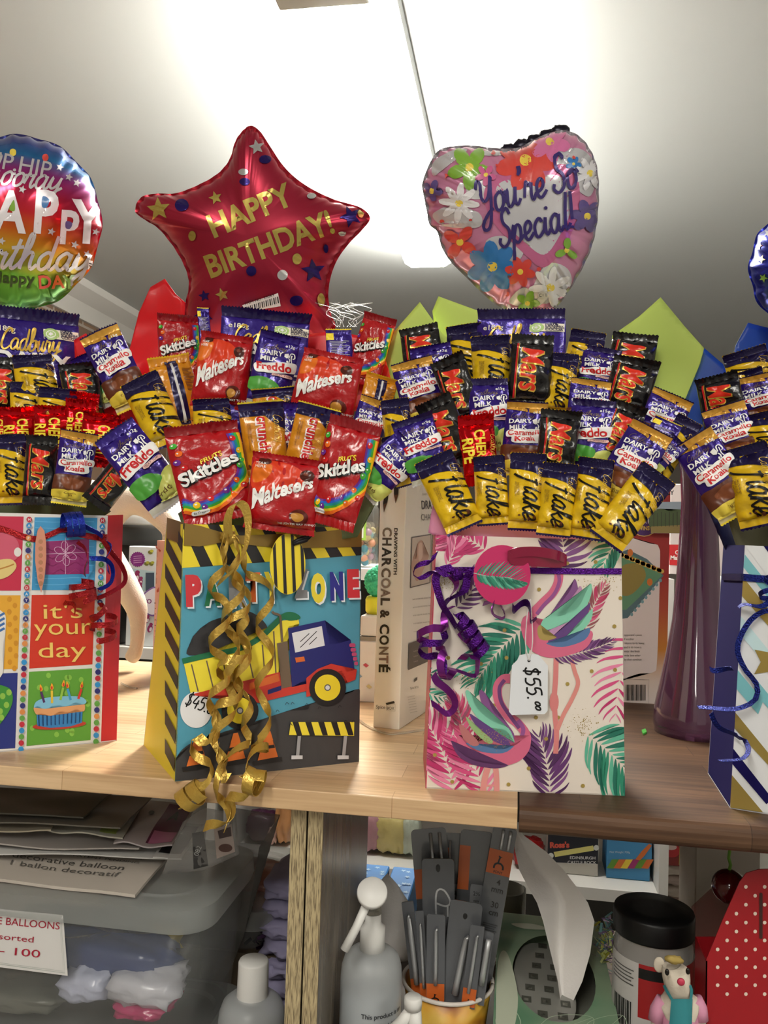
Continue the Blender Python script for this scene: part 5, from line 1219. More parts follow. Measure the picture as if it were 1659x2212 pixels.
# flamingo bag: purple ribbon, round tag, price tag
bl, br, tl, tr, n, back, ffn = FLAM
Z = lambda pts: zoomed(pts, 890, 1130, 3.456)
holo = mat('#4d1276', .2, .75, .5, 700); mag = mat('#7d2a86', .22, .7)
fp_ = front_place(ffn, .012)
t = thing('curling_ribbon', 'sparkly purple ribbon with curls on the flamingo bag', 'ribbon', tuple(fp_(1000, 1500, 0)), 'curling ribbons on the bags')
strip('band', [ffn(x, y, .0012) for x, y in ((940, 1231), (1010, 1231), (1090, 1232), (1180, 1233), (1260, 1234), (1342, 1234))], Vector((0, 0, 1)), .0055, holo, t)
for path, rad, turns, ph, m in (([(300, 330), (200, 370), (170, 450), (200, 600), (280, 700), (330, 760)], .002, .8, 0, holo), ([(440, 370), (360, 480), (300, 570), (240, 620)], .003, 1.2, 0, holo), ([(290, 380), (300, 470), (300, 560)], .003, .8, 1, mag), ([(330, 680), (400, 760), (450, 850), (520, 950)], .0072, 4.0, 0, holo), ([(520, 600), (590, 650), (680, 560)], .009, 1.2, 2, mag), ([(300, 640), (160, 720), (140, 840), (160, 1000), (300, 1050), (440, 1080)], .0115, 2.6, 0, mag), ([(350, 800), (430, 930), (460, 1050), (440, 1120), (200, 1090)], .003, 1, 1, mag), ([(160, 1110), (240, 1230), (290, 1330), (250, 1390), (130, 1350)], .003, 1, 0, mag), ([(170, 220), (90, 290), (50, 370), (130, 390), (260, 380)], .004, 1.5, 2, holo), ([(740, 610), (820, 640), (930, 690)], .006, 1.2, 0, holo), ([(240, 760), (160, 860), (120, 980), (230, 1080)], .008, 1.6, 1, holo)):
    curl('curl', Z(path), fp_, rad * 1.15, turns, .0072, m, t, ph)
mb = MB(); mb.ball(fp_(985, 1240, -.004), .006, wob=.3); mb.part('knot', holo, t, True)
pl = lambda x, y, h: ffn(x, y, .020 + h)
c0 = Z([(653, 380)])[0]; ov = [(c0[0] + 60 * cos(k * pi / 18) , c0[1] + 63 * sin(k * pi / 18)) for k in range(36)]
A = Art(); sp = Z([(445, 365), (560, 390), (700, 400), (815, 440)])
A.stroke(sp, 1.5, paper('#9ac8b4'))
for k in range(17):
    u = k / 16; x = 470 + 340 * u; y = 375 + 55 * u * u
    L = 150 * sin(pi * (.15 + .8 * u)) ** .8
    for sd in (-1, 1):
        a = (-.95 if sd < 0 else 1.0) * (1 - .55 * u); dx, dy = cos(a) * L * .95, sin(a) * L
        A.blob(Z([(x, y), (x + dx * .4 + 8, y + dy * .4 - 4), (x + dx, y + dy), (x + dx * .35 - 10, y + dy * .45 + 6)]), paper(GNs[k % 3]), 3, level=False)
gift_tag('gift_tag', 'round hot pink tag with a green palm leaf on the flamingo bag', ov, pl, paper('#b8205c', .4), A)
t = thing('ribbon_handle', 'dark red ribbon handle end threaded through the round pink tag', 'ribbon', tuple(fp_(1150, 1200, 0)))
strip('ribbon', smooth_loop([ffn(x, y, h) for (x, y), h in zip(Z([(690, 240), (760, 215), (900, 210), (1050, 235), (1135, 265), (1135, 285), (1000, 290), (880, 280), (740, 270), (700, 250)]), (.022, .024, .022, .016, .004, .004, .012, .019, .022, .0225))], 5, False), Vector((0, -.25, .97)), .009, mat('#8c1a3c', .3, .2, coat=.4), t)
pl = lambda x, y, h: ffn(x, y, .010 + h)
tagpts = Z([(735, 1050), (775, 1010), (790, 975), (850, 963), (930, 970), (960, 1005), (1000, 1052), (998, 1385), (975, 1408), (735, 1416), (713, 1390)])
A = Art(); A.ell(*Z([(860, 1015)])[0], 3.2, 3.2, BLACK)
for st in ([(868, 1058), (872, 1112)],): pass
A.script('$55.', *Z([(818, 1062)])[0], 36, BLACK, pi / 2 - .14, w=.11, flip=True, shear=.1, width=72); A.script('00', *Z([(905, 1312)])[0], 17, BLACK, pi / 2 - .1, w=.20, flip=True, width=19)
t = gift_tag('price_tag', 'white price tag hanging on a string over the flamingo print', tagpts, pl, paper('#d3d6da'), A, .0007, 'price tag')
mb = MB(); mb.tube(smooth_loop([pl(x, y, .0008) for x, y in Z([(860, 1015), (835, 900), (840, 750), (860, 560)])], 5, False), .0005, 5); mb.tube(smooth_loop([pl(x, y, .0008) for x, y in Z([(862, 1012), (885, 880), (880, 700), (870, 560)])], 5, False), .0005, 5); mb.part('string', paper('#d8d4d0'), t, True)

# birthday cake bag: red band with red and blue curls
bl, br, tl, tr, n, back, ffn = CAKE
Z = lambda pts: zoomed(pts, 0, 1080, 3.686)
fp_ = front_place(ffn, .012); rr = mat('#a01c22', .2, .65, .3, 500); bb = mat('#1c2f9a', .2, .65, .3, 500)
t = thing('curling_ribbon', 'red ribbon with curls tied round the birthday cake bag', 'ribbon', tuple(fp_(190, 1300, 0)), 'curling ribbons on the bags')
strip('band', smooth_loop([ffn(x, y, .0015) for x, y in Z([(-60, 210), (60, 245), (180, 290), (300, 310), (420, 265), (500, 235), (620, 270), (780, 300), (850, 296)])], 5, False), Vector((0, 0, 1)), .0062, rr, t)
for path, rad, turns, ph in (([(800, 310), (850, 380), (940, 520), (960, 640), (850, 720), (740, 770)], .002, .6, 0), ([(640, 640), (640, 680), (640, 740), (650, 790)], .0135, 2.6, .5), ([(500, 800), (560, 860), (590, 890)], .004, .8, 0), ([(760, 840), (800, 900), (810, 960), (800, 1020), (800, 1100)], .0135, 2.4, 2), ([(600, 330), (650, 420), (690, 500), (660, 600)], .003, 1, 1)):
    curl('curl', Z(path), fp_, rad, turns, .0060, rr, t, ph)
mb = MB(); mb.ball(fp_(217, 1161, -.006), .004, wob=.3); mb.part('knot', rr, t, True)
t = thing('curling_ribbon', 'shiny blue ribbon curls tied beside the red ribbon on the birthday cake bag', 'ribbon', tuple(fp_(200, 1250, 0)), 'curling ribbons on the bags')
for path, rad, turns, ph in (([(480, 200), (560, 195), (640, 190)], .0130, 3.2, 0), ([(640, 180), (700, 240), (790, 300)], .002, .6, 0), ([(810, 320), (845, 420), (850, 500), (820, 560)], .004, 1.2, 1), ([(700, 460), (790, 455), (860, 520), (850, 640), (760, 700)], .002, .6, 0)):
    curl('curl', Z(path), fp_, rad, turns, .0055, bb, t, ph)
A = Art()
ov = Z([(315, 208), (345, 245), (358, 330), (360, 460), (345, 620), (320, 735), (292, 640), (272, 480), (275, 330), (292, 240)])
A = Art()
for k in range(7): q = Z([(315, 330 + 55 * k)])[0]; A.ell(q[0], q[1], 5, 5, paper('#b07a5a'), n=10)
gift_tag('gift_tag', 'narrow peach tag with brown dots seen almost edge on, on the birthday cake bag', ov, lambda x, y, h: ffn(x, y, .007 + h), paper('#cc8a70'), A)

# blue striped bag: blue ribbon
bl, br, tl, tr, n, back, ffn = BLUEB
Z = lambda pts: zoomed(pts, 1310, 1000, 2.837)
fp_ = front_place(ffn, .010, .70); sb = mat('#16226e', .18, .75, .5, 700)
t = thing('curling_ribbon', 'sparkly blue ribbon with curls on the blue striped bag', 'ribbon', tuple(fp_(1600, 1600, 0)), 'curling ribbons on the bags')
sn = (-back).cross(tl - bl).normalized(); sfn = plane_fn(bl, sn)
strip('band', [sfn(1563, 1246, .0012), sfn(1604, 1247, .0012), ffn(1607, 1247, .0014), ffn(1640, 1250, .0014), ffn(1720, 1255, .0014)], Vector((0, 0, 1)), .0062, sb, t)
for path, rad, turns, ph in (([(1060, 830), (960, 850), (870, 880), (815, 890)], .003, 1.2, 0), ([(1060, 900), (950, 920), (850, 1020), (800, 1140), (840, 1260), (910, 1350), (900, 1440), (780, 1500), (640, 1500), (570, 1500)], .002, 1.0, 0), ([(650, 1520), (700, 1620), (800, 1680), (850, 1760), (820, 1830), (700, 1850)], .003, .9, 1), ([(640, 1250), (720, 1265), (780, 1262)], .002, .6, 0), ([(1000, 700), (980, 780), (1000, 850)], .006, 1.5, 0)):
    curl('curl', Z(path), fp_, rad, turns, .0046, sb, t, ph)
# ================================================================== things standing on the worktops behind the bags
def box_thing(name, label, cat, o, ex, ey, h, m, arts=(), group=None, bev=.0015, partname='carton', topm=None):
    """upright box from the corner o: ex along its front, ey along its side"""
    o, ex, ey = Vector(o), Vector(ex), Vector(ey); t = thing(name, label, cat, tuple(o + (ex + ey) / 2), group)
    bm = bmesh.new(); P = [o, o + ex, o + ex + ey, o + ey]
    vb = [bm.verts.new(p) for p in P]; vt = [bm.verts.new(p + Vector((0, 0, h))) for p in P]
    bm.faces.new(vb[::-1]); bm.faces.new(vt)
    for k in range(4): bm.faces.new((vb[k], vb[(k + 1) % 4], vt[(k + 1) % 4], vt[k]))
    if bev: bmesh.ops.bevel(bm, geom=bm.edges[:], offset=bev, segments=1, affect='EDGES')
    bm.normal_update(); bm.verts.index_update()
    mesh(partname, [v.co.copy() for v in bm.verts], [[v.index for v in f.verts] for f in bm.faces], m, t, smooth=False); bm.free()
    return t
def face_uv(o, ex, n):
    """artwork in metres on an upright face: x along ex, y up"""
    o = Vector(o); e = Vector(ex).normalized(); n = Vector(n).normalized()
    return lambda x, y, h: o + e * x + Vector((0, 0, y)) + n * h
# ---- the charcoal drawing book
f0 = PZ(862, 1577, ZS); a = R(-10); d = Vector((cos(a), sin(a), 0)); bk_ = Vector((-d.y, d.x, 0)); bw = .0325; bh = .302
t = box_thing('book_box', 'tall cream boxed art book, its spine lettered about charcoal drawing, left of the flamingo bag', 'book', f0 - d * bw, d * bw, bk_ * .24, bh, paper('#ddd8d0'), bev=.0008, partname='cover')
spine = plane_fn(f0, Vector((d.y, -d.x, 0))); cover = plane_fn(f0, d)
Z = lambda pts: zoomed(pts, 780, 1020, 3.567)
A = Art(); shades = ('#6b5a4c', '#3a2c22', '#231a14', '#1d1712', '#4a3c32', '#7a6a5e', '#8a7464', '#5a4638', '#231a14')
for i, (tx, y0, y1, c) in enumerate((('C', 425, 500, '#7a695a'), ('H', 505, 570, '#4a3c32'), ('A', 578, 660, '#2a2018'), ('R', 662, 735, '#3a2c22'), ('C', 738, 815, '#6b5a4c'), ('O', 815, 900, '#85756a'), ('A', 895, 970, '#7a6458'), ('L', 970, 1030, '#4a3a2e'), ('&', 1060, 1130, '#3a2c22'), ('C', 1170, 1250, '#231a14'), ('O', 1255, 1335, '#2a2018'), ('N', 1345, 1410, '#6b5a4c'), ('T', 1410, 1475, '#7a5f50'), ('É', 1480, 1545, '#231a14'))):
    q = Z([(170 - (y0 - 425) * .027, y0)])[0]; A.text(tx, q[0], q[1], 19.5, paper(c), pi / 2 + .02, bold=.035, flip=True, width=(y1 - y0) / 3.567 * .93)
q = Z([(258, 432)])[0]; A.text('DRAWING WITH', q[0], q[1], 7.4, paper('#231a14'), pi / 2 + .015, bold=.025, flip=True, width=100)
for P in ([(195, 90), (230, 60), (205, 230), (178, 310), (172, 240)], [(255, 40), (295, 30), (290, 170), (268, 240), (255, 165)]): A.poly(Z(P), paper('#1f1714'))
for P in ([(176, 250), (205, 232), (180, 308)], [(256, 178), (290, 172), (270, 238)]): A.poly(Z(P), paper('#5a3a28'))
A.build('spine_lettering', t, spine, 0, .0004, .00005); A = Art()
q = Z([(115, 1820)])[0]; A.text('Spice', q[0], q[1], 8, paper('#3a3632'), .06, bold=.0, flip=True, width=20); q = Z([(200, 1828)])[0]; A.text('BOX', q[0], q[1], 6.5, paper('#3a3632'), .03, bold=.01, flip=True, width=16)
A.stroke(Z([(196, 1795), (265, 1790), (264, 1840), (197, 1838)]), .6, paper('#6a645c'), curve=False, closed=True); A.poly(Z([(190, 1778), (255, 1762), (262, 1780), (197, 1793)]), paper('#231d19'))
A.build('publisher_mark', t, spine, 0, .0004, .00005)
A = Art()
A.text('DISCOVER', *Z([(470, 178)])[0], 4, paper('#8a7f74'), -.05, flip=True); A.text('DRAWING WITH', *Z([(466, 285)])[0], 19, paper('#2a2420'), -.05, flip=True, bold=.02, cx=.42); A.text('CHARCOAL', *Z([(462, 372)])[0], 14, paper('#3a332c'), -.05, flip=True, cx=.5)
A.poly(Z([(385, 500), (537, 475), (527, 855), (374, 893)]), paper('#4a4038')); A.poly(Z([(391, 508), (532, 484), (522, 848), (381, 884)]), paper('#b9aa9c')); A.poly(Z([(545, 476), (700, 450), (690, 815), (533, 850)]), paper('#7a5a40'))
A.blob(Z([(430, 550), (470, 530), (480, 640), (520, 640), (480, 740), (430, 840), (395, 780), (385, 700), (425, 650)]), paper('#b08672')); A.blob(Z([(440, 560), (465, 550), (468, 650), (440, 680)]), paper('#c8a896'))
for k in range(5): A.text('Learn to create bold, dramatic images with'[k:], *Z([(392 + 2 * k, 985 + 62 * k)])[0], 3.6, paper('#6a6058'), -.12, flip=True, cx=.55)
A.poly(Z([(362, 1320), (700, 1190), (690, 1380), (358, 1525)]), paper('#4f463e'))
for k in range(3): A.text('In this kit', *Z([(400, 1385 + 40 * k)])[0], 3, paper('#b8aca0'), -.3, flip=True, cx=.6)
A.text('Spice BOX', *Z([(372, 1672)])[0], 5, paper('#4a443e'), -.15, flip=True, cx=.6); A.poly(Z([(402, 1600), (425, 1575), (425, 1600), (402, 1618)]), paper('#231d19'))
for k in range(7): A.text('Spicebox Product Development', *Z([(350 + 3 * k, 1735 + 20 * k)])[0], 2, paper('#7a7068'), -.2, flip=True, cx=.45)
A.build('cover_print', t, cover, 0, .0004, .00005)

# ---- cream glittery horse figure: one continuous body
def skin_body(name, parent, m, V, E, rad, sub=2):
    me = bpy.data.meshes.new(name); base = root_loc(parent); me.from_pydata([tuple(Vector(v) - base) for v in V], E, []); ob = bpy.data.objects.new(name, me); COL.objects.link(ob)
    md = ob.modifiers.new('s', 'SKIN'); md.use_smooth_shade = True
    for k, sv in enumerate(me.skin_vertices[0].data): sv.radius = rad[k] if isinstance(rad[k], tuple) else (rad[k], rad[k]); sv.use_root = (k == 0)
    sb = ob.modifiers.new('u', 'SUBSURF'); sb.levels = sub; sb.render_levels = sub
    dg = bpy.context.evaluated_depsgraph_get(); m2 = bpy.data.meshes.new_from_object(ob.evaluated_get(dg)); bpy.data.objects.remove(ob); bpy.data.meshes.remove(me)
    m2.materials.clear(); m2.materials.append(m); m2.polygons.foreach_set('use_smooth', [True] * len(m2.polygons)); m2.name = name
    o = bpy.data.objects.new(name, m2); COL.objects.link(o); o.parent = parent; return o
YH = 1.243
H_ = lambda x, y, dy=0: PY(x, y, YH + dy)
hoof_z = PZ(283, 1452, ZS)
t = thing('horse_figure', 'cream glittery horse figure, one leg on the beech top between the two left bags', 'figure', tuple(hoof_z))
glit = mat('#e2d8c4', .45, 0, .4, 500)
V = [H_(120, 1105), H_(215, 1080), H_(215, 1185), H_(262, 1250), H_(297, 1312), H_(299, 1345), H_(296, 1395), H_(291, 1412), H_(279, 1430),   # standing leg
     H_(285, 1078), H_(330, 1092), H_(362, 1128), H_(375, 1152), H_(360, 1200),                                                          # raised leg
     H_(30, 1110), H_(-40, 1090), H_(-70, 1250, .03), H_(-62, 1395, .03), H_(-70, 1412, .03), H_(60, 1260, .03), H_(50, 1395, .03), H_(44, 1412, .03), H_(-90, 950), H_(-130, 900), H_(-180, 960)]
E = [(0, 1), (1, 2), (2, 3), (3, 4), (4, 5), (5, 6), (6, 7), (7, 8), (1, 9), (9, 10), (10, 11), (11, 12), (12, 13), (0, 14), (14, 15), (15, 16), (16, 17), (17, 18), (14, 19), (19, 20), (20, 21), (15, 22), (22, 23), (23, 24)]
k = 1.0 / F_PX * YH
rad = [r * k for r in (70, 52, 44, 34, 28, 19, 16, 18, 19, 34, 36, 30, 24, 18, 75, 66, 34, 22, 24, 34, 22, 24, 40, 38, 24)]
skin_body('body', t, glit, V, E, rad)

# ---- pink book behind the party bag
o = PZ(327, 1482, ZS); o2 = PZ(346, 1483, ZS); dx = (o2 - o); dn = Vector((-dx.y, dx.x, 0)).normalized()
hp = PP(338, 1167, o, Vector((dx.y, -dx.x, 0))).z - ZS
t = box_thing('book', 'thin pale pink book standing upright just left of the party zone bag', 'book', o, dx, dn * .19, hp, paper('#d8a898'), bev=.0006, partname='cover')
A = Art(); Z = lambda pts: zoomed(pts, 230, 1060, 4.807)
for k, ch in enumerate('gardens IN'): q = Z([(503, 1160 + 58 * k)])[0]; A.text(ch, q[0], q[1], 4.2, paper('#5a4038'), pi / 2, bold=.01, flip=True)
for P in ([(515, 560), (535, 600), (528, 610), (513, 580)], [(545, 600), (570, 620), (560, 640), (543, 615)], [(525, 1040), (545, 1000), (548, 1045), (530, 1058)]): A.poly(Z(P), paper('#b0503c'))
for y0, y1 in ((640, 690), (720, 780), (850, 870), (905, 965), (1740, 1830), (1870, 1920)): A.stroke(Z([(533 - (y0 - 640) * .03, y0), (531 - (y0 - 640) * .03, y1)]), .7, paper('#8a6a5c'), curve=False)
A.poly(Z([(470, 2010), (490, 1980), (510, 2015), (470, 2020)]), paper('#6a4038'))
A.build('spine_lettering', t, plane_fn(o, Vector((dx.y, -dx.x, 0))), 0, .0004, .0001)

# ---- stack seen in the gap right of the party bag
o = PZ(770, 1516, ZS); dx = Vector((.046, 0, 0))
zt = lambda y: PY(800, y, o.y).z
t = box_thing('gift_box', 'white box with small coloured diamonds in the gap right of the party zone bag', 'box', o, dx, (0, .08, 0), zt(1385) - ZS, paper('#d9d6cf'))
A = Art()
for x, y, c in ((790, 1437, '#c04a5c'), (797, 1483, '#cdc08a'), (776, 1460, '#8aa8c0'), (770, 1420, '#cdc08a')): A.poly([(x - 6, y - 1), (x, y - 5), (x + 7, y + 1), (x + 1, y + 5)], paper(c))
A.build('printed_diamonds', t, plane_fn(o, (0, -1, 0)), 0, .0004, .0001)
z1 = zt(1385)
t = thing('lidded_tub', 'low white tub with a grey rim standing on the white diamond box', 'tub', (o.x + .023, o.y + .04, z1))
MB().box((o.x + .023, o.y + .04, z1 + .003), (.045, .078, .0055)).part('base_rim', paper('#8a8272'), t)
zb = zt(1330); MB().box((o.x + .023, o.y + .04, (z1 + .006 + zb) / 2), (.043, .076, zb - z1 - .006), bev=.003).part('tub_wall', paper('#d6d2c8'), t)
z2 = zt(1292); cxx = o.x + .023
mb = MB(); mb.lathe((cxx, o.y + .035, zb), [(.018, 0), (.0205, .004), (.021, z2 - zb - .004), (.019, z2 - zb)], 24)
mb.single('paper_cup', 'bright yellow cup standing on the white tub under the green pompom', 'cup', mat('#e3e63a', .5, sss=.0), smooth=True)
mb = MB(); mb.ball((cxx, o.y + .035, z2 + .021), .022, n=26, wob=.10)
rn = random.Random(3)
for k in range(220):
    v = Vector((rn.gauss(0, 1), rn.gauss(0, 1), rn.gauss(0, 1))).normalized(); mb.ball(Vector((cxx, o.y + .035, z2 + .021)) + v * .021, .0032, n=4)
mb.single('pompom', 'fluffy mint green pompom on the yellow cup', 'pompom', mat('#3fb888', .8), smooth=True, kind=None)

# ---- board game
g0 = PZ(1439, 1522, ZS); gw = .17; gh = PY(1450, 1040, g0.y).z - ZS
t = box_thing('board_game_box', 'red and white board game box standing between the flamingo bag and the purple vase', 'box', g0 - Vector((gw, 0, 0)), (gw, 0, 0), (0, .055, 0), gh, paper('#d9d2cf'), bev=.001)
Z = lambda pts: zoomed(pts, 1310, 1000, 2.837)
A = Art()
def game_grad():
    m = bpy.data.materials.new('printed_fade'); m.use_nodes = True; nt = m.node_tree; b = nt.nodes['Principled BSDF']; b.inputs['Roughness'].default_value = .45
    tc = nt.nodes.new('ShaderNodeTexCoord'); sp = nt.nodes.new('ShaderNodeSeparateXYZ'); r = nt.nodes.new('ShaderNodeValToRGB'); e = r.color_ramp.elements
    e[0].position, e[0].color = 0, lin('#cfc6c4'); e[1].position, e[1].color = 1, lin('#94201e')
    for p, c in ((.10, '#cfc0b6'), (.24, '#b9782a'), (.42, '#a8452a'), (.58, '#94201e')): q = e.new(p); q.color = lin(c)
    nt.links.new(tc.outputs['Generated'], sp.inputs[0]); nt.links.new(sp.outputs['Z'], r.inputs[0]); nt.links.new(r.outputs[0], b.inputs['Base Color']); return m
gm = game_grad()
A.poly(Z([(-200, 60), (398, 60), (365, 1500), (-200, 1500)]), gm)
A.build('printed_face', t, plane_fn(g0, (0, -1, 0)), 0, .0003, .0001, clip=[pix(g0 + Vector((-gw, 0, 0))), pix(g0), pix(g0 + Vector((0, 0, gh))), pix(g0 + Vector((-gw, 0, gh)))])
A = Art()
A.poly(smooth_loop(Z([(-60, 490), (270, 495), (320, 520), (328, 600), (318, 1000), (308, 1230), (290, 1280), (200, 1290), (-60, 1290)]), 4), paper('#d6cbcb'))
A.poly(Z([(60, 560), (130, 530), (250, 590), (350, 690), (130, 950), (60, 960)]), paper('#4f6b74')); A.poly(Z([(60, 600), (150, 560), (300, 640), (340, 690), (120, 900), (60, 900)]), paper('#5a8a6a')); A.blob(Z([(90, 640), (200, 620), (240, 700), (160, 800), (90, 800)]), paper('#8a7a3c'))
for k in range(26): q = Z([(60 + 11 * k + (k % 3) * 4, 560 + 4.5 * k)])[0]; A.ell(q[0], q[1] - 3, 5, 5, paper(('#c8963c', '#d2b45c', '#a8642c')[k % 3]), n=8, level=False)
for k in range(9): q = Z([(330 - 22 * k, 720 + 26 * k)])[0]; A.ell(q[0], q[1], 3.4, 4, paper('#6f95a0'), n=8, level=False)
for x, y in ((265, 730), (145, 550)): q = Z([(x, y)])[0]; A.ell(q[0], q[1], 6, 8, paper('#c8702c'))
for k, tx in enumerate(("opponent's piece", 'If another', 'returns to its home', 'and is to move a', 'enter the finish', 'wide lane other', 'by then continue')): A.text(tx, *Z([(108, 1060 + 25 * k)])[0], 5, paper('#5a5450'), 0, flip=True, cx=.8)
A.stroke(Z([(60, 1320), (260, 1328), (256, 1475), (60, 1470)]), .8, paper('#8a8080'), curve=False)
for k in range(18): A.rect(*Z([(118 + 6.8 * k, 1358)])[0], *Z([(118 + 6.8 * k + (2 + (k * 7) % 4), 1455)])[0], paper('#2a2626'), level=False)
A.ell(*Z([(230, 350)])[0], 34, 36, paper('#c8a060')); A.ell(*Z([(230, 350)])[0], 32, 34, paper('#4a2a6a'))
for tx, x, y in (('THE FIRST', 160, 332), ('PLAYER HOME', 150, 370), ('WINS!', 190, 412)): A.text(tx, *Z([(x, y)])[0], 9, paper('#e0d8e4' if tx != 'WINS!' else '#e0c04c'), 0, bold=.03, flip=True, cx=.8)
A.text('ITALY', *Z([(320, 195)])[0], 9, paper('#1e1a1a'), 0, bold=.03, flip=True)
A.build('printed_artwork', t, plane_fn(g0, (0, -1, 0)), 0, .0008, .00005)
p0 = g0 + Vector((0, -.012, 0))
pl = lambda x, y, h: PY(x, y, p0.y - h)
A = Art(); A.poly(Z([(275, 240), (460, 238), (460, 432), (272, 430)]), paper('#93a3b3')); A.blob(Z([(275, 310), (330, 280), (400, 300), (460, 290), (460, 400), (275, 400)]), paper('#4a5a3a')); A.poly(Z([(274, 390), (460, 380), (460, 431), (272, 429)]), paper('#8a7a4a'))
for k in range(7): A.stroke(Z([(290 + 24 * k, 300 + 8 * (k % 2)), (290 + 24 * k, 390)]), 1.2, paper('#3a3a30'), curve=False)
gift_tag('picture_card', 'small landscape picture card in front of the red board game box', Z([(275, 240), (460, 238), (460, 432), (272, 430)]), pl, paper('#7a8288'), A, .0006, 'card')

# ---- purple vase
vc = PZ(1498, 1602, ZS); vy = vc.y + .046; vx = PY(1503, 1500, vy).x
def vr(y, half): return half / F_PX * vy * 1.02
prof = []
for y, hf in ((1602, 70), (1590, 78), (1565, 81), (1530, 79), (1480, 70), (1420, 60), (1340, 48), (1250, 42), (1150, 37), (1080, 35), (1020, 38), (960, 48), (905, 62)):
    prof.append((vr(y, hf), max(0, PY(1503, y, vy).z - ZS)))
prof[0] = (prof[0][0], 0.0)
inner = [(max(.004, r - .0045), z) for r, z in prof[2:]][::-1]
mb = MB(); mb.lathe((vx, vy, ZS), prof + inner + [(.002, prof[2][1])], 48)
vg = mat('#6c4160', .06, 0, trans=.6, ior=1.45, coat=.4)
mb.single('glass_vase', 'tall purple glass vase with a wide dark base standing on the walnut top', 'vase', vg, smooth=True)
mb = MB(); mb.prism([PZ(x, y, ZS + .0003) for x, y in ((1386, 1580), (1394, 1577), (1397, 1584), (1389, 1588))], (0, 0, .002)); mb.single('confetti', 'bright green scrap of paper on the walnut top left of the vase', 'scrap', paper('#3fa03a'))
mb = MB(); mb.prism([PZ(x, y, ZS + .0003) for x, y in ((326, 1580), (338, 1574), (342, 1582), (334, 1585))], (0, 0, .002)); mb.single('confetti', 'pale blue scrap of paper on the beech top left of the party zone bag', 'scrap', paper('#b8ccd8'))
clearm = mat('#e8e8e4', .08, 0, trans=.9, ior=1.3)
mb = MB(); mb.tube(smooth_loop([PZ(x, y, ZS + .0016) for x, y in ((776, 1556), (800, 1572), (835, 1584), (862, 1584), (890, 1580), (918, 1576))], 6, False), .0013, 8); mb.single('clear_strap', 'clear plastic strap curving round the foot of the cream book box', 'strap', clearm, smooth=True)
mb = MB(); mb.tube(smooth_loop([PZ(x, y, ZS + .0012) for x, y in ((262, 1476), (280, 1484), (296, 1487))], 6, False), .0012, 8); mb.single('clear_strap', 'short clear plastic strip on the beech top under the horse leg', 'strap', clearm, smooth=True)
cx_ = mat('#d8d8d4', .3, 0, trans=.6, alpha=.5)
mb = MB(); rn = random.Random(5)
for k in range(12):
    x0 = 750 + rn.uniform(-22, 22); p = [PY(x0 + rn.uniform(-14, 14) * j, 706 - 13 * j, .885 + .004 * rn.random()) for j in range(5)]
    mb.tube(smooth_loop(p, 3, False), .00028, 4)
mb.single('cellophane_tuft', 'wispy clear cellophane tuft right of the star balloon foot', 'cellophane', cx_, smooth=True)

# ================================================================== the white shop shelves across the aisle
def rack(label, x0, x1, y0, y1, levels, m, back=None, top=None):
    t = thing('shelving_unit', label, 'shelving', ((x0 + x1) / 2, (y0 + y1) / 2, 0), 'white shelving units across the aisle')
    zt_ = top or max(levels) + .02
    for x in (x0 + .009, x1 - .009): MB().box((x, (y0 + y1) / 2, zt_ / 2), (.018, y1 - y0, zt_)).part('upright', m, t)
    for z in levels: MB().box(((x0 + x1) / 2, (y0 + y1) / 2, z - .012), (x1 - x0 - .038, y1 - y0 - .002, .024)).part('shelf', m, t)
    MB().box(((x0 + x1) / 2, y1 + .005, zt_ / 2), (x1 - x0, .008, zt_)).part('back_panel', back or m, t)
    return t
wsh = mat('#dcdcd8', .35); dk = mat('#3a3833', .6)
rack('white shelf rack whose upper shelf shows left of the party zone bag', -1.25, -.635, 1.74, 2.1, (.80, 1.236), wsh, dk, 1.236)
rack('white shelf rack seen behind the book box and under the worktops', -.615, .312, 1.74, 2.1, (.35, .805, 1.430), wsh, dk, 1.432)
rack('white shelf rack at the right behind the purple vase', .445, 1.2, 1.78, 2.14, (.60, .80, 1.44), wsh, mat('#cfcac0', .6), 1.442)
# penguin box
YB_ = 1.765; o = Vector((PY(271, 1375, YB_).x, YB_, 1.2365)); e = Vector((.20, 0, 0)); ph_ = PY(300, 1180, YB_).z - 1.2365
t = box_thing('toy_box', 'white and pale blue toy box with purple penguins on the shelf behind the horse leg', 'box', o, e, (0, .06, 0), ph_, paper('#cdd3d6'))
Z = lambda pts: zoomed(pts, 230, 1060, 4.807); A = Art()
A.poly(Z([(228, 800), (500, 840), (500, 1040), (228, 1040)]), paper('#a9c4cc')); A.star(*Z([(325, 712)])[0], 17, paper('#7a2a7a'), 0, .88, 1, 22)
for k in range(4): A.stroke(Z([(282, 684 + 22 * k), (325, 679 + 22 * k), (368, 676 + 22 * k)]), 1.5, paper('#b88ab4'))
for x, y, s in ((310, 900, 1.0), (350, 950, .8), (345, 1010, .8), (270, 950, .6), (425, 1340, .7), (455, 1430, .8)): q = Z([(x, y)])[0]; A.ell(q[0], q[1], 7 * s, 11 * s, paper('#8a2a5c'), .3); A.ell(q[0] + 2 * s, q[1] + 2 * s, 3.4 * s, 6 * s, paper('#e0dce0'), .3); A.ell(q[0] + 3 * s, q[1] - 11 * s, 5 * s, 4.5 * s, paper('#8a2a5c'))
A.poly(Z([(412, 850), (500, 850), (500, 1040), (412, 1060)]), paper('#3a4a5c')); A.blob(Z([(360, 1120), (420, 1040), (520, 1000), (560, 1150), (520, 1290), (440, 1290), (380, 1220)]), paper('#7a5a9c')); A.blob(Z([(372, 1125), (428, 1052), (520, 1015), (548, 1150), (510, 1275), (446, 1276), (392, 1212)]), paper('#dcd8e0'))
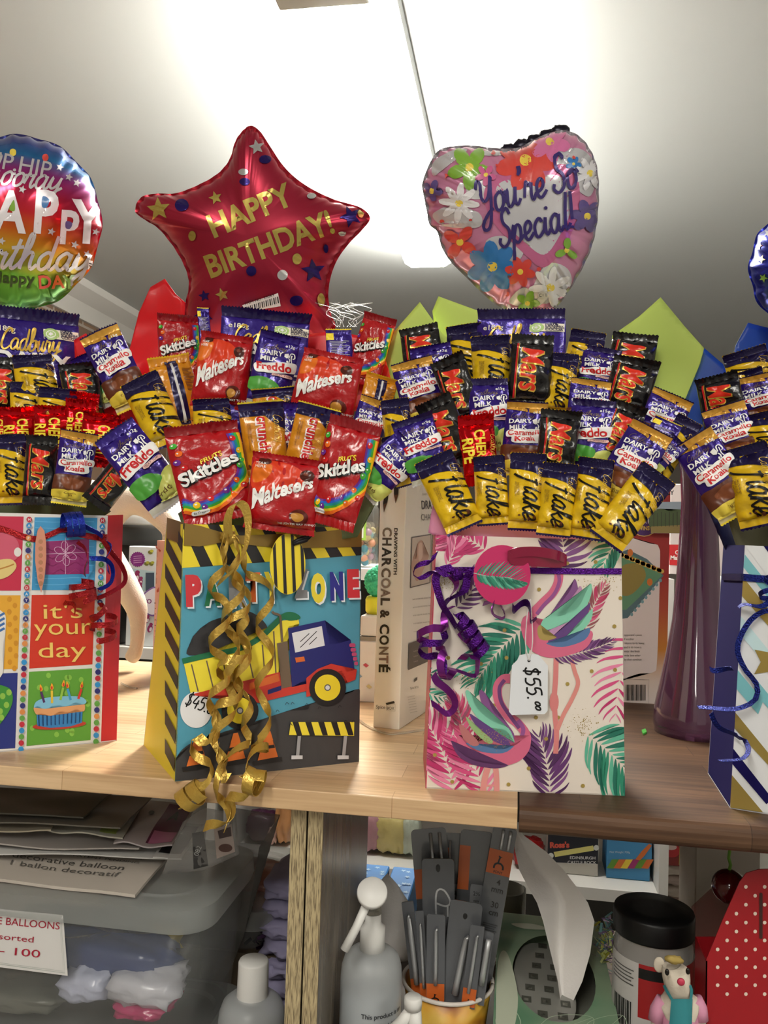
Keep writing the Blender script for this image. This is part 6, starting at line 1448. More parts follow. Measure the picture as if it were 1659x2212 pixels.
A.text('TO', *Z([(385, 1172)])[0], 9.5, paper('#7a2a6a'), -.05, bold=.03, flip=True)
for x, y in ((460, 640), (420, 760), (470, 760)): q = Z([(x, y)])[0]; A.ell(q[0], q[1], 5, 4, paper('#6a6a2a'), .3); A.ell(q[0] + 3, q[1] - 3, 4, 3, paper('#a8a83a'))
A.build('printed_artwork', t, plane_fn(o, (0, -1, 0)), 0, .0004, .00008)
MB().box((o.x - .06, YB_ + .05, 1.2365 + .05), (.085, .08, .10), bev=.003).single('toy_box', 'dark box with pale specks left of the penguin toy box', 'box', mat('#2c2a26', .5, var=.4))
# black padded thing with a white bowl above
zc = PY(300, 1160, 1.70).z
t = thing('storage_tub', 'black rimmed white tub seen above the penguin toy box, under the horse belly', 'tub', (PY(290, 1160, 1.95).x, 1.95, 1.2365 + .20))
bx_ = PY(300, 1160, 1.9)
MB().lathe((bx_.x, 1.965, PY(300, 1178, 1.9).z), [(.10, 0), (.12, .04), (.125, .048)], 32).part('tub_rim', mat('#2f2e2b', .5), t, True)
MB().lathe((bx_.x, 1.965, PY(300, 1178, 1.9).z + .0485), [(.12, 0), (.125, .03), (.10, .07), (.04, .09)], 32).part('tub_lid', mat('#d2d3d0', .4), t, True)
MB().box((bx_.x, 1.97, (1.2365 + PY(300, 1178, 1.9).z) / 2), (.20, .12, PY(300, 1178, 1.9).z - 1.2365 - .001)).part('tub_stand', mat('#2b2a27', .6), t)
# candy tubs on the upper shelf in the gap beside the book
YT = 1.80; zsh = 1.4305
for px, lab in ((770, 'clear tub of pastel balls with a green framed label, in the gap above the pompom'), (852, 'clear tub of pastel balls hidden mostly behind the cream book box')):
    c = PY(px, 1180, YT); t = thing('candy_tub', lab, 'sweet tub', (c.x, YT + .05, zsh), 'tubs of balls on the upper shelf')
    MB().lathe((c.x, YT + .05, zsh + .0005), [(.038, 0), (.040, .004), (.040, .13), (.034, .14)], 24).part('tub', mat('#e4ebe6', .1, trans=.85, alpha=.35), t, True)
    MB().lathe((c.x, YT + .05, zsh + .1405), [(.037, 0), (.037, .014)], 24).part('lid', mat('#d8dcd4', .4), t, True)
    rn = random.Random(px); mb = MB(); pm = [mat(c_, .6) for c_ in ('#d8c48a', '#c88a6a', '#8ab0b8', '#b898a8', '#c8b8a0', '#3f7f8f')]
    for k in range(60): a_ = rn.uniform(0, 2 * pi); r_ = .031 * rn.random() ** .5; mb.ball((c.x + r_ * cos(a_), YT + .05 + r_ * sin(a_), zsh + .010 + .085 * (k / 60)), .0085, rn.randint(0, 5), n=6)
    o_ = mb.part('ball_filling', pm, t, True); o_['kind'] = 'stuff'
    q = c.x; MB().box((q, YT + .008, zsh + .085), (.038, .001, .05)).part('label_frame', paper('#8fb84a'), t); MB().box((q, YT + .0072, zsh + .085), (.027, .001, .04)).part('label_card', paper('#dfe2da'), t)
# red sweets carton on the upper right shelf
o = Vector((PY(1445, 1218, 1.80).x, 1.80, 1.4405)); t = box_thing('sweet_box', 'red sweet box with white lettering behind the vase, on the upper right shelf', 'box', o, (.16, 0, 0), (0, .08, 0), PY(1460, 1045, 1.80).z - 1.4405, paper('#cfc4c2'))
Z = lambda pts: zoomed(pts, 1310, 1000, 2.837); A = Art(); A.poly(Z([(385, 500), (600, 500), (600, 640), (385, 625)]), paper('#b81c22')); A.text('Chocolate', *Z([(420, 560)])[0], 9, paper('#e8e4e0'), .02, bold=.02, flip=True); A.text('Maltesers', *Z([(392, 592)])[0], 9, paper('#e8e4e0'), .02, bold=.03, flip=True)
A.build('printed_artwork', t, plane_fn(o, (0, -1, 0)), 0, .0004, .0001)
# ================================================================== under the worktops
# ---- translucent storage boxes with bags of balloons
milk = mat('#b9bdbb', .25, 0, trans=.35, alpha=.15); milk2 = mat('#b9bdbb', .3, 0, trans=.3, alpha=.42)
def rr_loop(x0, x1, y0, y1, r, z, n=6):
    P = []
    for cx, cy, a0 in ((x1 - r, y1 - r, 0), (x0 + r, y1 - r, 90), (x0 + r, y0 + r, 180), (x1 - r, y0 + r, 270)):
        for k in range(n + 1): a = R(a0 + 90 * k / n); P.append(Vector((cx + r * cos(a), cy + r * sin(a), z)))
    return P
def shell(mb, loops, m=0, cap=True):
    n = len(loops[0]); vs = [p for L in loops for p in L]; fs = []
    for j in range(len(loops) - 1):
        for k in range(n): k2 = (k + 1) % n; fs.append((j * n + k, j * n + k2, (j + 1) * n + k2, (j + 1) * n + k))
    if cap: fs += [tuple(range(n - 1, -1, -1)), tuple((len(loops) - 1) * n + k for k in range(n))]
    mb.add(vs, fs, m)
def storage_box(label, x0, x1, y0, y1, z0, z1, r=.035):
    t = thing('storage_box', label, 'storage box', ((x0 + x1) / 2, (y0 + y1) / 2, z0), 'translucent storage boxes')
    mb = MB(); k = .012
    shell(mb, [rr_loop(x0 + k + .004, x1 - k - .004, y0 + k + .004, y1 - k - .004, r, z0 + .003), rr_loop(x0 + k, x1 - k, y0 + k, y1 - k, r, z0 + .001), rr_loop(x0 + .003, x1 - .003, y0 + .003, y1 - .003, r, z1 - .025), rr_loop(x0 + .0055, x1 - .0055, y0 + .0055, y1 - .0055, r, z1 - .025), rr_loop(x0 + k + .0025, x1 - k - .0025, y0 + k + .0025, y1 - k - .0025, r, z0 + .004)], 0, False)
    shell(mb, [rr_loop(x0 + k + .004, x1 - k - .004, y0 + k + .004, y1 - k - .004, r, z0), rr_loop(x0 + k + .004, x1 - k - .004, y0 + k + .004, y1 - k - .004, r, z0 + .003)])
    mb.part('tub', milk, t, True)
    mb = MB(); shell(mb, [rr_loop(x0 - .004, x1 + .004, y0 - .004, y1 + .004, r, z1 - .026), rr_loop(x0 - .006, x1 + .006, y0 - .006, y1 + .006, r, z1 - .020), rr_loop(x0 - .005, x1 + .005, y0 - .005, y1 + .005, r, z1 - .003), rr_loop(x0, x1, y0, y1, r, z1), rr_loop(x0 + .02, x1 - .02, y0 + .02, y1 - .02, r, z1), rr_loop(x0 + .022, x1 - .022, y0 + .022, y1 - .022, r, z1 - .004)])
    autosmooth(mb.part('lid', milk2, t, True), 35)
    return t
BX1 = -.288; BX0 = -.80; BY0 = .765; BY1 = .93
zlid = PY(420, 1925, .80).z
t = storage_box('translucent storage box of balloon packs with a handwritten card, under the pile of packets', BX0, BX1, BY0, BY1, zlid - .155, zlid)
z0 = zlid - .155
fy = BY0 + .006
pl = lambda x, y, h: PY(x, y, fy - .003 - h)
t2 = thing('label_card', 'white card handwritten in red, stuck on the front of the upper storage box', 'label card', tuple(pl(70, 2090, 0)))
mb = MB(); mb.prism([pl(x, y, 0) for x, y in ((-90, 1955), (136, 1977), (146, 2108), (-90, 2078))], (0, .0006, 0)); mb.part('card', paper('#cfcdca'), t2)
A = Art(); A.stroke([(-80, 1962), (131, 1982), (140, 2102), (-80, 2072)], .8, paper('#8a9a90'), curve=False, closed=True); A.stroke([(-80, 1965), (128, 1985), (137, 2098), (-80, 2069)], .5, paper('#8a9a90'), curve=False, closed=True)
rk = paper('#a01c34')
A.text('E BALLOONS', 128, 2008, 16, rk, .09, bold=.0, flip=True, align='R', width=134); A.text('assorted', 72, 2036, 13, rk, .10, flip=True, align='R', width=100); A.text('- 100', 86, 2069, 17, rk, .10, flip=True, align='R', width=88)
A.build('handwriting', t2, pl, 0, .0003, .0001)
# packs inside
def pillow(name, label, c, sx, sy, sz, m, cat, seed, rz=0.0, group=None, tiltx=0.0):
    mb = MB(); mb.ball((0, 0, 0), 1, n=16); rot = Matrix.Rotation(rz, 3, 'Z') @ Matrix.Rotation(tiltx, 3, 'X'); vs = []
    for v in mb.v:
        d = Vector(v); k = max(abs(d.x), abs(d.y), abs(d.z)) ** .55; d = d / k
        w = 1 + .20 * noise.noise(d * 2.2 + Vector((seed * 3.1, 0, 0))) + .12 * noise.noise(d * 7 + Vector((0, seed, 0)))
        vs.append(rot @ Vector((d.x * sx / 2 * w, d.y * sy / 2 * w, d.z * sz / 2 * w)) + Vector(c))
    return single(name, label, cat, vs, mb.f, m, group, smooth=True)
GB = 'packs of balloons in the storage box'
for k, (px, py, w, h, c, lab, dy) in enumerate(((240, 2062, 300, 90, '#27386a', 'navy pack of balloons in the upper storage box beside the white card', .0), (270, 2022, 260, 34, '#b8a02c', 'yellow pack of balloons in the storage box', .05), (170, 2000, 330, 40, '#39424a', 'dark grey pack across the top of the storage box contents', .03), (200, 2110, 110, 60, '#b8bcd0', 'cloudy white plastic pack left of the large one in the storage box', -.02), (320, 2120, 150, 60, '#c4c4cc', 'crinkled white plastic pack at the right inside the storage box', -.02), (320, 2160, 120, 26, '#b02a62', 'pink pack at the bottom right inside the storage box', -.02), (20, 2135, 300, 40, '#6a6a62', 'grey pack along the bottom of the storage box', -.01), (30, 2030, 180, 60, '#30343c', 'dark pack hidden behind the white card', .01))):
    p = PY(px, py, .83 + dy); s = .86 / F_PX
    pillow('balloon_pack', lab, p, w * s, .06, h * s, mat(c, .25, 0, .3, 60, coat=.3), 'balloon pack', k + 1, 0, GB)
t = storage_box('lower translucent storage box, only its lid showing at the bottom edge of the photo', BX0, BX1 - .004, BY0 + .005, BY1, ZL + .0005, z0 - .003)
t = storage_box('second translucent box behind the upper one, its rounded end showing beside the white capped bottle', -.50, -.262, .955, 1.15, 1.0, PY(540, 1925, 1.0).z, .05)
MB().box((-.38, 1.05, (ZL + .9995) / 2), (.22, .17, 1.0 - ZL - .001)).single('cardboard_box', 'plain brown box under the second translucent box', 'box', paper('#5d5040'))
pillow('balloon_pack', 'rose coloured pack inside the second translucent box', (-.335, 1.05, 1.042), .10, .09, .055, mat('#a8786c', .3, 0, .3, 60, coat=.3), 'balloon pack', 9, 0, GB)
# ---- pile of flat packets on the lid
def flat_pack(label, quad, z, m, th=.0012, sag=.004, art=None, seed=0, name='flat_packet', group='flat packets piled on the storage box'):
    """quad: four photo corners lying on the height z (left front, right front, right back, left back)"""
    q = [PZ(x, y, z) for x, y in quad]; n = 12; vs = []; fs = []
    def S(u, v, h):
        p = q[0] * (1 - u) * (1 - v) + q[1] * u * (1 - v) + q[2] * u * v + q[3] * (1 - u) * v
        p = Vector(p); p.z += sag * noise.noise(Vector((u * 2.5 + seed, v * 2, seed))) + h; return p
    for h in (th / 2, -th / 2):
        for j in range(n + 1):
            for i in range(n + 1): vs.append(S(i / n, j / n, h))
    N = (n + 1) ** 2
    for sd in (0, 1):
        for j in range(n):
            for i in range(n):
                f = [sd * N + j * (n + 1) + i, sd * N + j * (n + 1) + i + 1, sd * N + (j + 1) * (n + 1) + i + 1, sd * N + (j + 1) * (n + 1) + i]; fs.append(f if sd == 0 else f[::-1])
    ring = [i for i in range(n + 1)] + [(n + 1) * j + n for j in range(1, n + 1)] + [(n + 1) * n + i for i in range(n - 1, -1, -1)] + [(n + 1) * j for j in range(n - 1, 0, -1)]
    for a, b in zip(ring, ring[1:] + ring[:1]): fs.append((a, a + N, b + N, b))
    c = sum(q, Vector()) / 4; t = thing(name, label, 'packet', tuple(c), group)
    o = mesh('sleeve', vs, fs, m, t); autosmooth(o, 50)
    if art:
        A = Art(); art(A); A.build('printed_artwork', t, lambda u, v, h: S(u, v, th / 2 + h), .08, .0004, .0001)
    return t
def art_balloon(A):
    A.ell(.16, .62, .20, .22, mat('#a8728a', .4)); A.text('decorative', .5, .30, .001, mat('#4a4844', .5))
    A.text('airloonz', .66, .86, .10, mat('#2c2a28', .5), -.02, bold=.03, width=.26); A.text('PATENT PENDING', .66, .72, .05, mat('#4a4844', .5), -.02, width=.26)
    A.text('1 decorative balloon', .38, .52, .12, mat('#4a4844', .5), -.02, width=.50); A.text('1 ballon decoratif', .42, .34, .12, mat('#5a5854', .5), -.02, width=.46)
zz = zlid + .004
flat_pack('cream balloon packet lettered 1 decorative balloon, lowest of the pile on the storage box', ((-180, 1880), (292, 1936), (362, 1858), (-180, 1790)), zz, paper('#b4aca2'), .003, .003, art_balloon, 1)
def art_instr(A):
    for k in range(9): A.stroke([(.30 + .014 * k, .25), (.33 + .014 * k, .75)], .008, mat('#5a5a58', .5), curve=False)
    for x in (.02, .48, .74): A.stroke([(x, .15), (x + .22, .15), (x + .24, .85), (x + .03, .85)], .010, mat('#3a3a38', .5), closed=True, curve=False)
    A.rect(.76, .25, .94, .75, mat('#6a6a68', .5)); A.stroke([(.52, .3), (.6, .7), (.68, .3)], .01, mat('#3a3a38', .5)); A.rect(.03, .4, .22, .8, mat('#2c2a2a', .5))
flat_pack('white instruction sheet with small black line drawings, in the middle of the pile', ((-180, 1838), (392, 1856), (432, 1800), (-180, 1780)), zz + .012, paper('#c0bfbb'), .0012, .004, art_instr, 2)
def art_blk(A): A.rect(.10, .1, .9, .9, mat('#1c1b1c', .35)); A.text('I)(', .3, .4, .3, paper('#c8c8c4'), 1.2)
flat_pack('black and white card strip at the right end of the pile of packets', ((330, 1852), (392, 1856), (440, 1782), (380, 1776)), zz + .017, paper('#b8b7b4'), .0012, .001, art_blk, 3)
cols_ = ('#b9b6ae', '#a8a49c', '#c2bdb0', '#8d8a82', '#b5aea6', '#77736c')
def art_leaf(A):
    A.blob([(.15, .4), (.3, .6), (.4, .45), (.3, .3)], mat('#7a7a4a', .5)); A.stroke([(.2, .3), (.3, .5), (.42, .7)], .012, mat('#5a5a3a', .5)); A.rect(.7, .05, .9, .5, mat('#8f9a4c', .5)); A.ell(.45, .5, .06, .08, mat('#8a867a', .5))
def art_pink(A): A.rect(.52, .05, .96, .95, mat('#5c1f3f', .4)); A.rect(.56, .05, .96, .28, mat('#b06a8c', .4)); A.blob([(.66, .5), (.74, .8), (.82, .55), (.74, .6)], mat('#1c1418', .4)); A.ell(.3, .7, .05, .05, mat('#3a3634', .4))
def art_lace(A): A.rect(.0, .1, .12, .9, mat('#b5a06a', .5)); A.blob([(.2, .3), (.3, .7), (.42, .6), (.4, .2)], mat('#b8a898', .5))
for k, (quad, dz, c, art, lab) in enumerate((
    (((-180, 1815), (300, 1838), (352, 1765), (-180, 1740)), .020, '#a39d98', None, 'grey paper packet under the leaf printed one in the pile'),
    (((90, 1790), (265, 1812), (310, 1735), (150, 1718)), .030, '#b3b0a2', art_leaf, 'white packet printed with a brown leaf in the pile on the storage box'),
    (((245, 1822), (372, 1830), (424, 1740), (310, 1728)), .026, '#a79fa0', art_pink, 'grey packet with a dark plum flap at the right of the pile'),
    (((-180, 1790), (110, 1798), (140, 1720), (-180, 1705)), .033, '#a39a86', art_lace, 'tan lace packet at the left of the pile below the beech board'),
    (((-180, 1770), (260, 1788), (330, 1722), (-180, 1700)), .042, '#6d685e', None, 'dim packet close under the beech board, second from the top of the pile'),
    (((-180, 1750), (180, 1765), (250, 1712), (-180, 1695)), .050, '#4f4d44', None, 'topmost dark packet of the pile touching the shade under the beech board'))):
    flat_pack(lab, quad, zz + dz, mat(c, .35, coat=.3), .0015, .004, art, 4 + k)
# hanging clear pouches right of the pile
smoke = mat('#8c8a86', .15, 0, .2, 40, trans=.3, alpha=.42, coat=.5)
def hang(label, pts, Y, m, art=None, y_lean=.0, name='clear_pouch'):
    ys = [p[1] for p in pts]; y0, y1 = min(ys), max(ys)
    A = Art(); A.poly(pts, m)
    fn = lambda x, y, h: PY(x, y, Y + y_lean * (y - y0) / (y1 - y0) + .004 * noise.noise(Vector((x * .02, y * .02, Y * 9))) - h)
    t = thing(name, label, 'pouch', tuple(fn(sum(p[0] for p in pts) / len(pts), y1, 0)), 'clear pouches hanging off the pile')
    o = A.build('sleeve', t, fn, 18); md = o.modifiers.new('thickness', 'SOLIDIFY'); md.thickness = .0006
    if art: B = Art(); art(B); B.build('printed_card', t, fn, 18, .0008, .0002)
    return t
def art_h(B):
    B.poly([(415, 1800), (440, 1795), (450, 1870), (418, 1878)], mat('#252423', .4)); B.text('082', 428, 1850, 11, paper('#8a8a86'), -1.2, flip=True)
    B.poly([(462, 1790), (500, 1780), (508, 1840), (468, 1855)], paper('#8c7f78')); B.ell(487, 1832, 15, 9, mat('#4a332c', .5)); B.poly([(470, 1795), (498, 1786), (500, 1806), (474, 1812)], mat('#3a2c2a', .5))
hang('clear pouch holding a black strip and a spotted card, at the right of the pile', [(395, 1775), (440, 1745), (510, 1755), (516, 1845), (440, 1880), (350, 1888), (372, 1830)], .79, smoke, art_h, .01)
hang('grey clear plastic sheet hanging from the worktop left of the divider boards', [(505, 1745), (605, 1760), (560, 1830), (545, 1920), (530, 2010), (500, 2090), (440, 2190), (430, 2000), (500, 1860)], .942, mat('#6d6b66', .2, 0, .3, 30, trans=.3, alpha=.5, coat=.4), None, .002)

# ---- bottles
frost = mat('#cfd3d4', .35, 0, trans=.3, alpha=.6); capw = mat('#d8d7d3', .4)
def bottle(label, cx, cy, r, ztop, zsh, art_lines, pump):
    t = thing('gel_bottle', label, 'bottle', (cx, cy, ZL + .0005), 'gel bottles')
    h = zsh - ZL; b = ZL + .0005
    MB().lathe((cx, cy, b), [(r * .92, 0), (r, .006), (r, h - .026), (r * .975, h - .015), (r * .88, h - .006), (r * .70, h - .001), (r * .50, h + .001)], 40).part('bottle_body', frost, t, True)
    MB().lathe((cx, cy, b + .002), [(r * .88, 0), (r * .95, .006), (r * .95, h - .045), (r * .94, h - .044)], 32).part('gel_filling', mat('#b4bcc2', .3, trans=.2), t, True)
    A = Art()
    for k, tx in enumerate(art_lines): A.text(tx, 0, -.0098 * k, .0044, mat('#2a2c30', .5), 0, bold=.015)
    def fn(x, y, hh):
        a = -pi / 2 - .12 + x / r; return Vector((cx + (r + hh) * cos(a), cy + (r + hh) * sin(a), zsh - .050 + y))
    A.build('printed_lines', t, fn, .003, .0004, .0001)
    return t, b + h
lines = ('This product is an', 'a water soluble gel, non', 'flammable, non-toxic and', 'biodegradable. If in', 'eyes flush with water')
s_ = lambda px, Y: px / F_PX * Y
Yb = .82; c = PY(545, 2160, Yb); zs_ = PY(545, 2152, Yb).z
t, zt_ = bottle('frosted gel bottle with a plain white screw cap, left of the divider boards', c.x, Yb, s_(73, Yb), 0, zs_, ('This product is an aqueous solution', 'flammable, the product', 'rinse'), False)
zc_ = PY(545, 2075, Yb).z
MB().lathe((c.x, Yb, zt_ - .002), [(s_(34, Yb), 0), (s_(34.5, Yb), .002), (s_(33, Yb), zc_ - zt_ + .001), (s_(31, Yb), zc_ - zt_ + .003)], 36).part('screw_cap', capw, t, True)
c = PY(802, 2110, Yb); zs_ = PY(802, 2052, Yb).z
t, zt_ = bottle('frosted gel bottle with a white pump, right of the divider boards', c.x, Yb, s_(66, Yb), 0, zs_, lines, True)
zc_ = PY(805, 1998, Yb).z; q = PY(808, 2030, Yb)
MB().lathe((c.x, Yb, zt_ - .001), [(s_(27, Yb), 0), (s_(27, Yb), zc_ - zt_), (s_(18, Yb), zc_ - zt_ + .003), (s_(17, Yb), zc_ - zt_ + .012)], 32).part('pump_collar', capw, t, True)
MB().lathe((c.x, Yb, zc_ + .012), [(s_(18, Yb), 0), (s_(17, Yb), .012), (s_(18, Yb), .020), (s_(16, Yb), .030)], 24).part('clear_neck', mat('#c9c8b8', .1, trans=.8, alpha=.5), t, True)
# white round paddle leaning on the pump
pc = PY(804, 1928, .775); n_ = (CAM - pc).normalized(); n_ = (n_ + Vector((0, 0, .5))).normalized()
t = thing('plastic_paddle', 'white round plastic paddle with a long handle leaning on the pump bottle', 'paddle', tuple(pc))
MB().lathe(pc - n_ * .004, [(s_(31, .775), 0), (s_(33, .775), .001), (s_(33, .775), .005), (s_(31, .775), .0066)], 36, axis=n_).part('disc', capw, t, True)
MB().tube([PY(790, 1958, .775), PY(770, 2003, .772), PY(744, 2052, .768)], [.0042, .0040, .0042], 12).part('handle', capw, t, True)
# white small applicator in front
t = thing('wishbone_nozzle', 'small white two armed plastic nozzle in front of the yellow cup', 'nozzle', tuple(PY(890, 2230, .77)))
MB().lathe(PY(892, 2178, .77), [(.0080, 0), (.0084, .006), (.0082, .010), (.0070, .0112)], 24).part('cap', capw, t, True)
MB().tube([PY(888, 2180, .77), PY(868, 2208, .77), PY(835, 2240, .77)], [.005, .0055, .006], 10).part('arm', capw, t, True)
MB().tube([PY(896, 2180, .77), PY(897, 2215, .77), PY(897, 2260, .77)], [.006, .0065, .007], 10).part('arm', capw, t, True)

# ---- cup of needle and hook packs
ccx, ccy, cr, crz = -.062, .90, .0475, 1.03
t = thing('paper_cup', 'yellow printed paper cup with a white rim full of grey needle packs', 'cup', (ccx, ccy, ZL))
hc = crz - ZL
mb = MB(); mb.lathe((ccx, ccy, ZL + .0003), [(cr * .72, 0), (cr * .985, hc), (cr * .955, hc), (cr * .70, .003)], 48)
def cup_mat():
    m = bpy.data.materials.new('cup_print'); m.use_nodes = True; nt = m.node_tree; b = nt.nodes['Principled BSDF']; b.inputs['Roughness'].default_value = .4
    tc = nt.nodes.new('ShaderNodeTexCoord'); n = nt.nodes.new('ShaderNodeTexNoise'); n.inputs['Scale'].default_value = 26; r = nt.nodes.new('ShaderNodeValToRGB'); e = r.color_ramp.elements
    e[0].position, e[0].color = .36, lin('#8a4a1e'); e[1].position, e[1].color = .66, lin('#d8b04a'); q = e.new(.5); q.color = lin('#cf952c')
    nt.links.new(tc.outputs['Object'], n.inputs['Vector']); nt.links.new(n.outputs['Fac'], r.inputs[0]); nt.links.new(r.outputs[0], b.inputs['Base Color']); return m
mb.part('cup_wall', cup_mat(), t, True)
mb = MB(); mb.tube([(ccx + cr * cos(2 * pi * k / 48), ccy + cr * sin(2 * pi * k / 48), crz) for k in range(49)], .0022, 8); mb.part('rolled_rim', mat('#d0c8c0', .4), t, True)
slv = mat('#54565a', .25, 0, coat=.5); orange = mat('#bb5a22', .4); steel = mat('#b9bbbd', .35, .6); blk = mat('#141414', .4)
GN = 'needle packs in the paper cup'
def needle_pack(label, top, bot, wpx, Y, lean, parts, rods, hole=True, seed=0, sleeve=slv):
    T, B = PY(top[0], top[1], Y + lean), PY(bot[0], bot[1], Y); up = (T - B); L = up.length; up.normalize(); n = (CAM - (T + B) / 2).normalized(); n = (n - up * n.dot(up)).normalized(); x = up.cross(n); w = wpx / F_PX * ((T + B) / 2 - CAM).dot(C_D)
    t = thing('needle_pack', label, 'needle pack', tuple(B), GN)
    S = lambda u, v, h: B + up * (v * L) + x * ((u - .5) * w) + n * h
    mb = MB(); r = .12; P = []
    for cx, cy, a0 in ((1 - r, 1 - r * w / L, 0), (r, 1 - r * w / L, 90)):
        for k in range(5): a = R(a0 + 90 * k / 4); P.append((cx + r * cos(a), cy + r * w / L * sin(a)))
    P += [(0, 0), (1, 0)]
    mb.prism([S(u, v, 0) for u, v in P], -n * .0016); mb.part('sleeve', sleeve, t)
    A = Art(); parts(A, w / L)
    A.build('printed_card', t, S, 0, .0003, .0001)
    for (u0, v0, u1, v1, rr, hook) in rods:
        mb = MB(); pts = [S(u0 + (u1 - u0) * k / 4, v0 + (v1 - v0) * k / 4, .0012 + rr) for k in range(5)]
        rs = [rr] * 5
        if hook: rs = [rr] * 4 + [rr * .7]; pts.append(S(u1 + .06, v1 + .012, .0012 + rr)); rs.append(rr * .9); pts.append(S(u1 + .10, v1 + .002, .0012 + rr)); rs.append(rr * .4)
        mb.tube(pts, rs, 8); mb.part('needle', steel, t, True)
    return t
def hole(A, k, v=.93): A.ell(.5, v, .07, .030, blk, n=14)
def iso(A, k, n0, v0):
    """drawn in units of the pack's width, then laid on it from the height v0"""
    for i in range(n0, len(A.items)):
        vs, fs, m, lv = A.items[i]; A.items[i] = ([(x, v0 + y * k) for x, y in vs], fs, m, lv)
def giraffe(A, v0, h, k):
    """long necked animal outline with two legs; h in pack widths"""
    n0 = len(A.items)
    A.stroke([(.50, h * .92), (.46, h * .60), (.44, h * .40)], .07, blk, curve=False); A.poly([(.43, h * .98), (.60, h * .88), (.50, h * .84), (.43, h * .86)], blk)
    A.stroke([(.30, 0), (.32, h * .26), (.42, h * .40), (.56, h * .40), (.66, h * .24), (.68, 0)], .075, blk)
    iso(A, k, n0, v0)
def word(A, tx, x, v, s, k, width=None, m=None):
    n0 = len(A.items); A.text(tx, x, 0, s, m or blk, 0, bold=.01, align='C', width=width); iso(A, k, n0, v)
def p_4mm(A, k):
    A.rect(.0, .715, 1, .86, orange); giraffe(A, .748, .55, k); word(A, 'PONY', .5, .722, .10, k)
    for tx, v in (('4', .655), ('mm', .61), ('30', .52), ('cm', .475)): word(A, tx, .60, v, .24, k)
    for j in range(6): A.rect(.25, .42 - .012 * j, .85 - .05 * (j % 3), .424 - .012 * j, mat('#2a2b2d', .5))
def p_left(A, k): A.rect(.0, .55, 1, .74, orange); word(A, '1.', .5, .69, .14, k); giraffe(A, .57, .36, k)
def p_ring(A, k):
    hole(A, k, .93); n0 = len(A.items)
    A.stroke([(.42, 0), (.42, .62), (.50, .84), (.68, .82), (.84, .58), (.84, .42), (.70, .36), (.44, .44)], .055, steel, n=6); A.stroke([(.78, .38), (.78, .05)], .055, steel, curve=False); iso(A, k, n0, .56)
def p_hook(A, k): A.rect(.02, .02, .98, .24, orange); giraffe(A, .05, .40, k)
def p_grey(A, k): hole(A, k, .86)
def p_size(A, k): A.rect(.0, .62, .34, .90, orange); A.rrect(.40, .52, .80, .66, .04, mat('#7a7c80', .4)); word(A, '2¾', .6, .59, .12, k); word(A, 'mm', .6, .55, .08, k)
needle_pack('tall needle pack with an orange band at the back left of the cup', (925, 1790), (955, 2130), 78, .925, .03, p_left, ((.55, .3, .55, .97, .0020, 0), (.80, .3, .80, .97, .0020, 0)))
needle_pack('dark needle pack standing at the back between the two orange banded ones', (985, 1800), (975, 2130), 60, .932, .03, p_size, ((.3, .3, .3, .95, .0012, 0),))
needle_pack('needle pack marked 2¾ mm with an orange flap in the middle of the cup', (1030, 1795), (1010, 2140), 70, .915, .025, p_size, ((.50, .2, .52, .50, .0012, 0), (.72, .2, .70, .50, .0012, 0)))
needle_pack('tall needle pack marked 4 mm and 30 cm at the right side of the cup', (1092, 1788), (1030, 2150), 52, .905, .025, p_4mm, ((.45, .87, .45, .985, .0020, 0), (.75, .87, .75, .985, .0020, 0)))
needle_pack('grey pack with a bent stitch holder shaped like a P in the front middle', (946, 1855), (950, 2150), 70, .885, .012, p_ring, ())
needle_pack('crochet hook pack at the far left of the cup', (880, 1948), (905, 2165), 26, .880, .0, p_hook, ((.5, .2, .45, .86, .0030, 1),))
needle_pack('slim crochet hook pack second from the left', (906, 1968), (918, 2172), 18, .872, .0, p_hook, ((.5, .2, .5, .86, .0017, 1),))
needle_pack('crochet hook pack with an orange label in the front centre of the cup', (942, 1976), (940, 2172), 40, .866, .0, p_hook, ((.5, .24, .5, .84, .0020, 1),))
needle_pack('pack with a dark hang hole right of the front crochet hook', (1008, 1948), (985, 2172), 70, .870, .010, p_grey, ((.42, .12, .60, .66, .0034, 1),))
needle_pack('crochet hook pack leaning right at the front right of the cup', (1032, 2000), (1010, 2178), 30, .862, .0, p_hook, ((.42, .2, .55, .88, .0018, 1),))
needle_pack('short clear pack with a shiny curved end at the right rim of the cup', (1052, 2012), (1030, 2170), 30, .868, .004, p_grey, ((.6, .3, .7, .92, .0030, 0),))

# ---- tissue box and its tissue
tbx0, tbx1, tby0, tby1, tbz = -.012, .110, .80, 1.075, 1.03
t = thing('tissue_box', 'pale green tissue box with a leaf pattern and an oval opening', 'tissue box', ((tbx0 + tbx1) / 2, (tby0 + tby1) / 2, ZL))
ocx, ocy, orx, ory = .050, .935, .044, .090; n = 40
mb = MB(); g = .0
outer = []
for k in range(n):
    a = 2 * pi * k / n; dx, dy = cos(a), sin(a); sx = (tbx1 - ocx) / dx if dx > 1e-6 else ((tbx0 - ocx) / dx if dx < -1e-6 else 1e9); sy = (tby1 - ocy) / dy if dy > 1e-6 else ((tby0 - ocy) / dy if dy < -1e-6 else 1e9); s0 = min(sx, sy); outer.append(Vector((ocx + dx * s0, ocy + dy * s0, tbz)))
inner_ = [Vector((ocx + orx * cos(2 * pi * k / n), ocy + ory * sin(2 * pi * k / n), tbz)) for k in range(n)]
for cxn in ((tbx0, tby0), (tbx1, tby0), (tbx1, tby1), (tbx0, tby1)):
    j = min(range(n), key=lambda k: (outer[k] - Vector((*cxn, tbz))).length); outer[j] = Vector((*cxn, tbz))
low = [p - Vector((0, 0, tbz - ZL - .0005)) for p in outer]
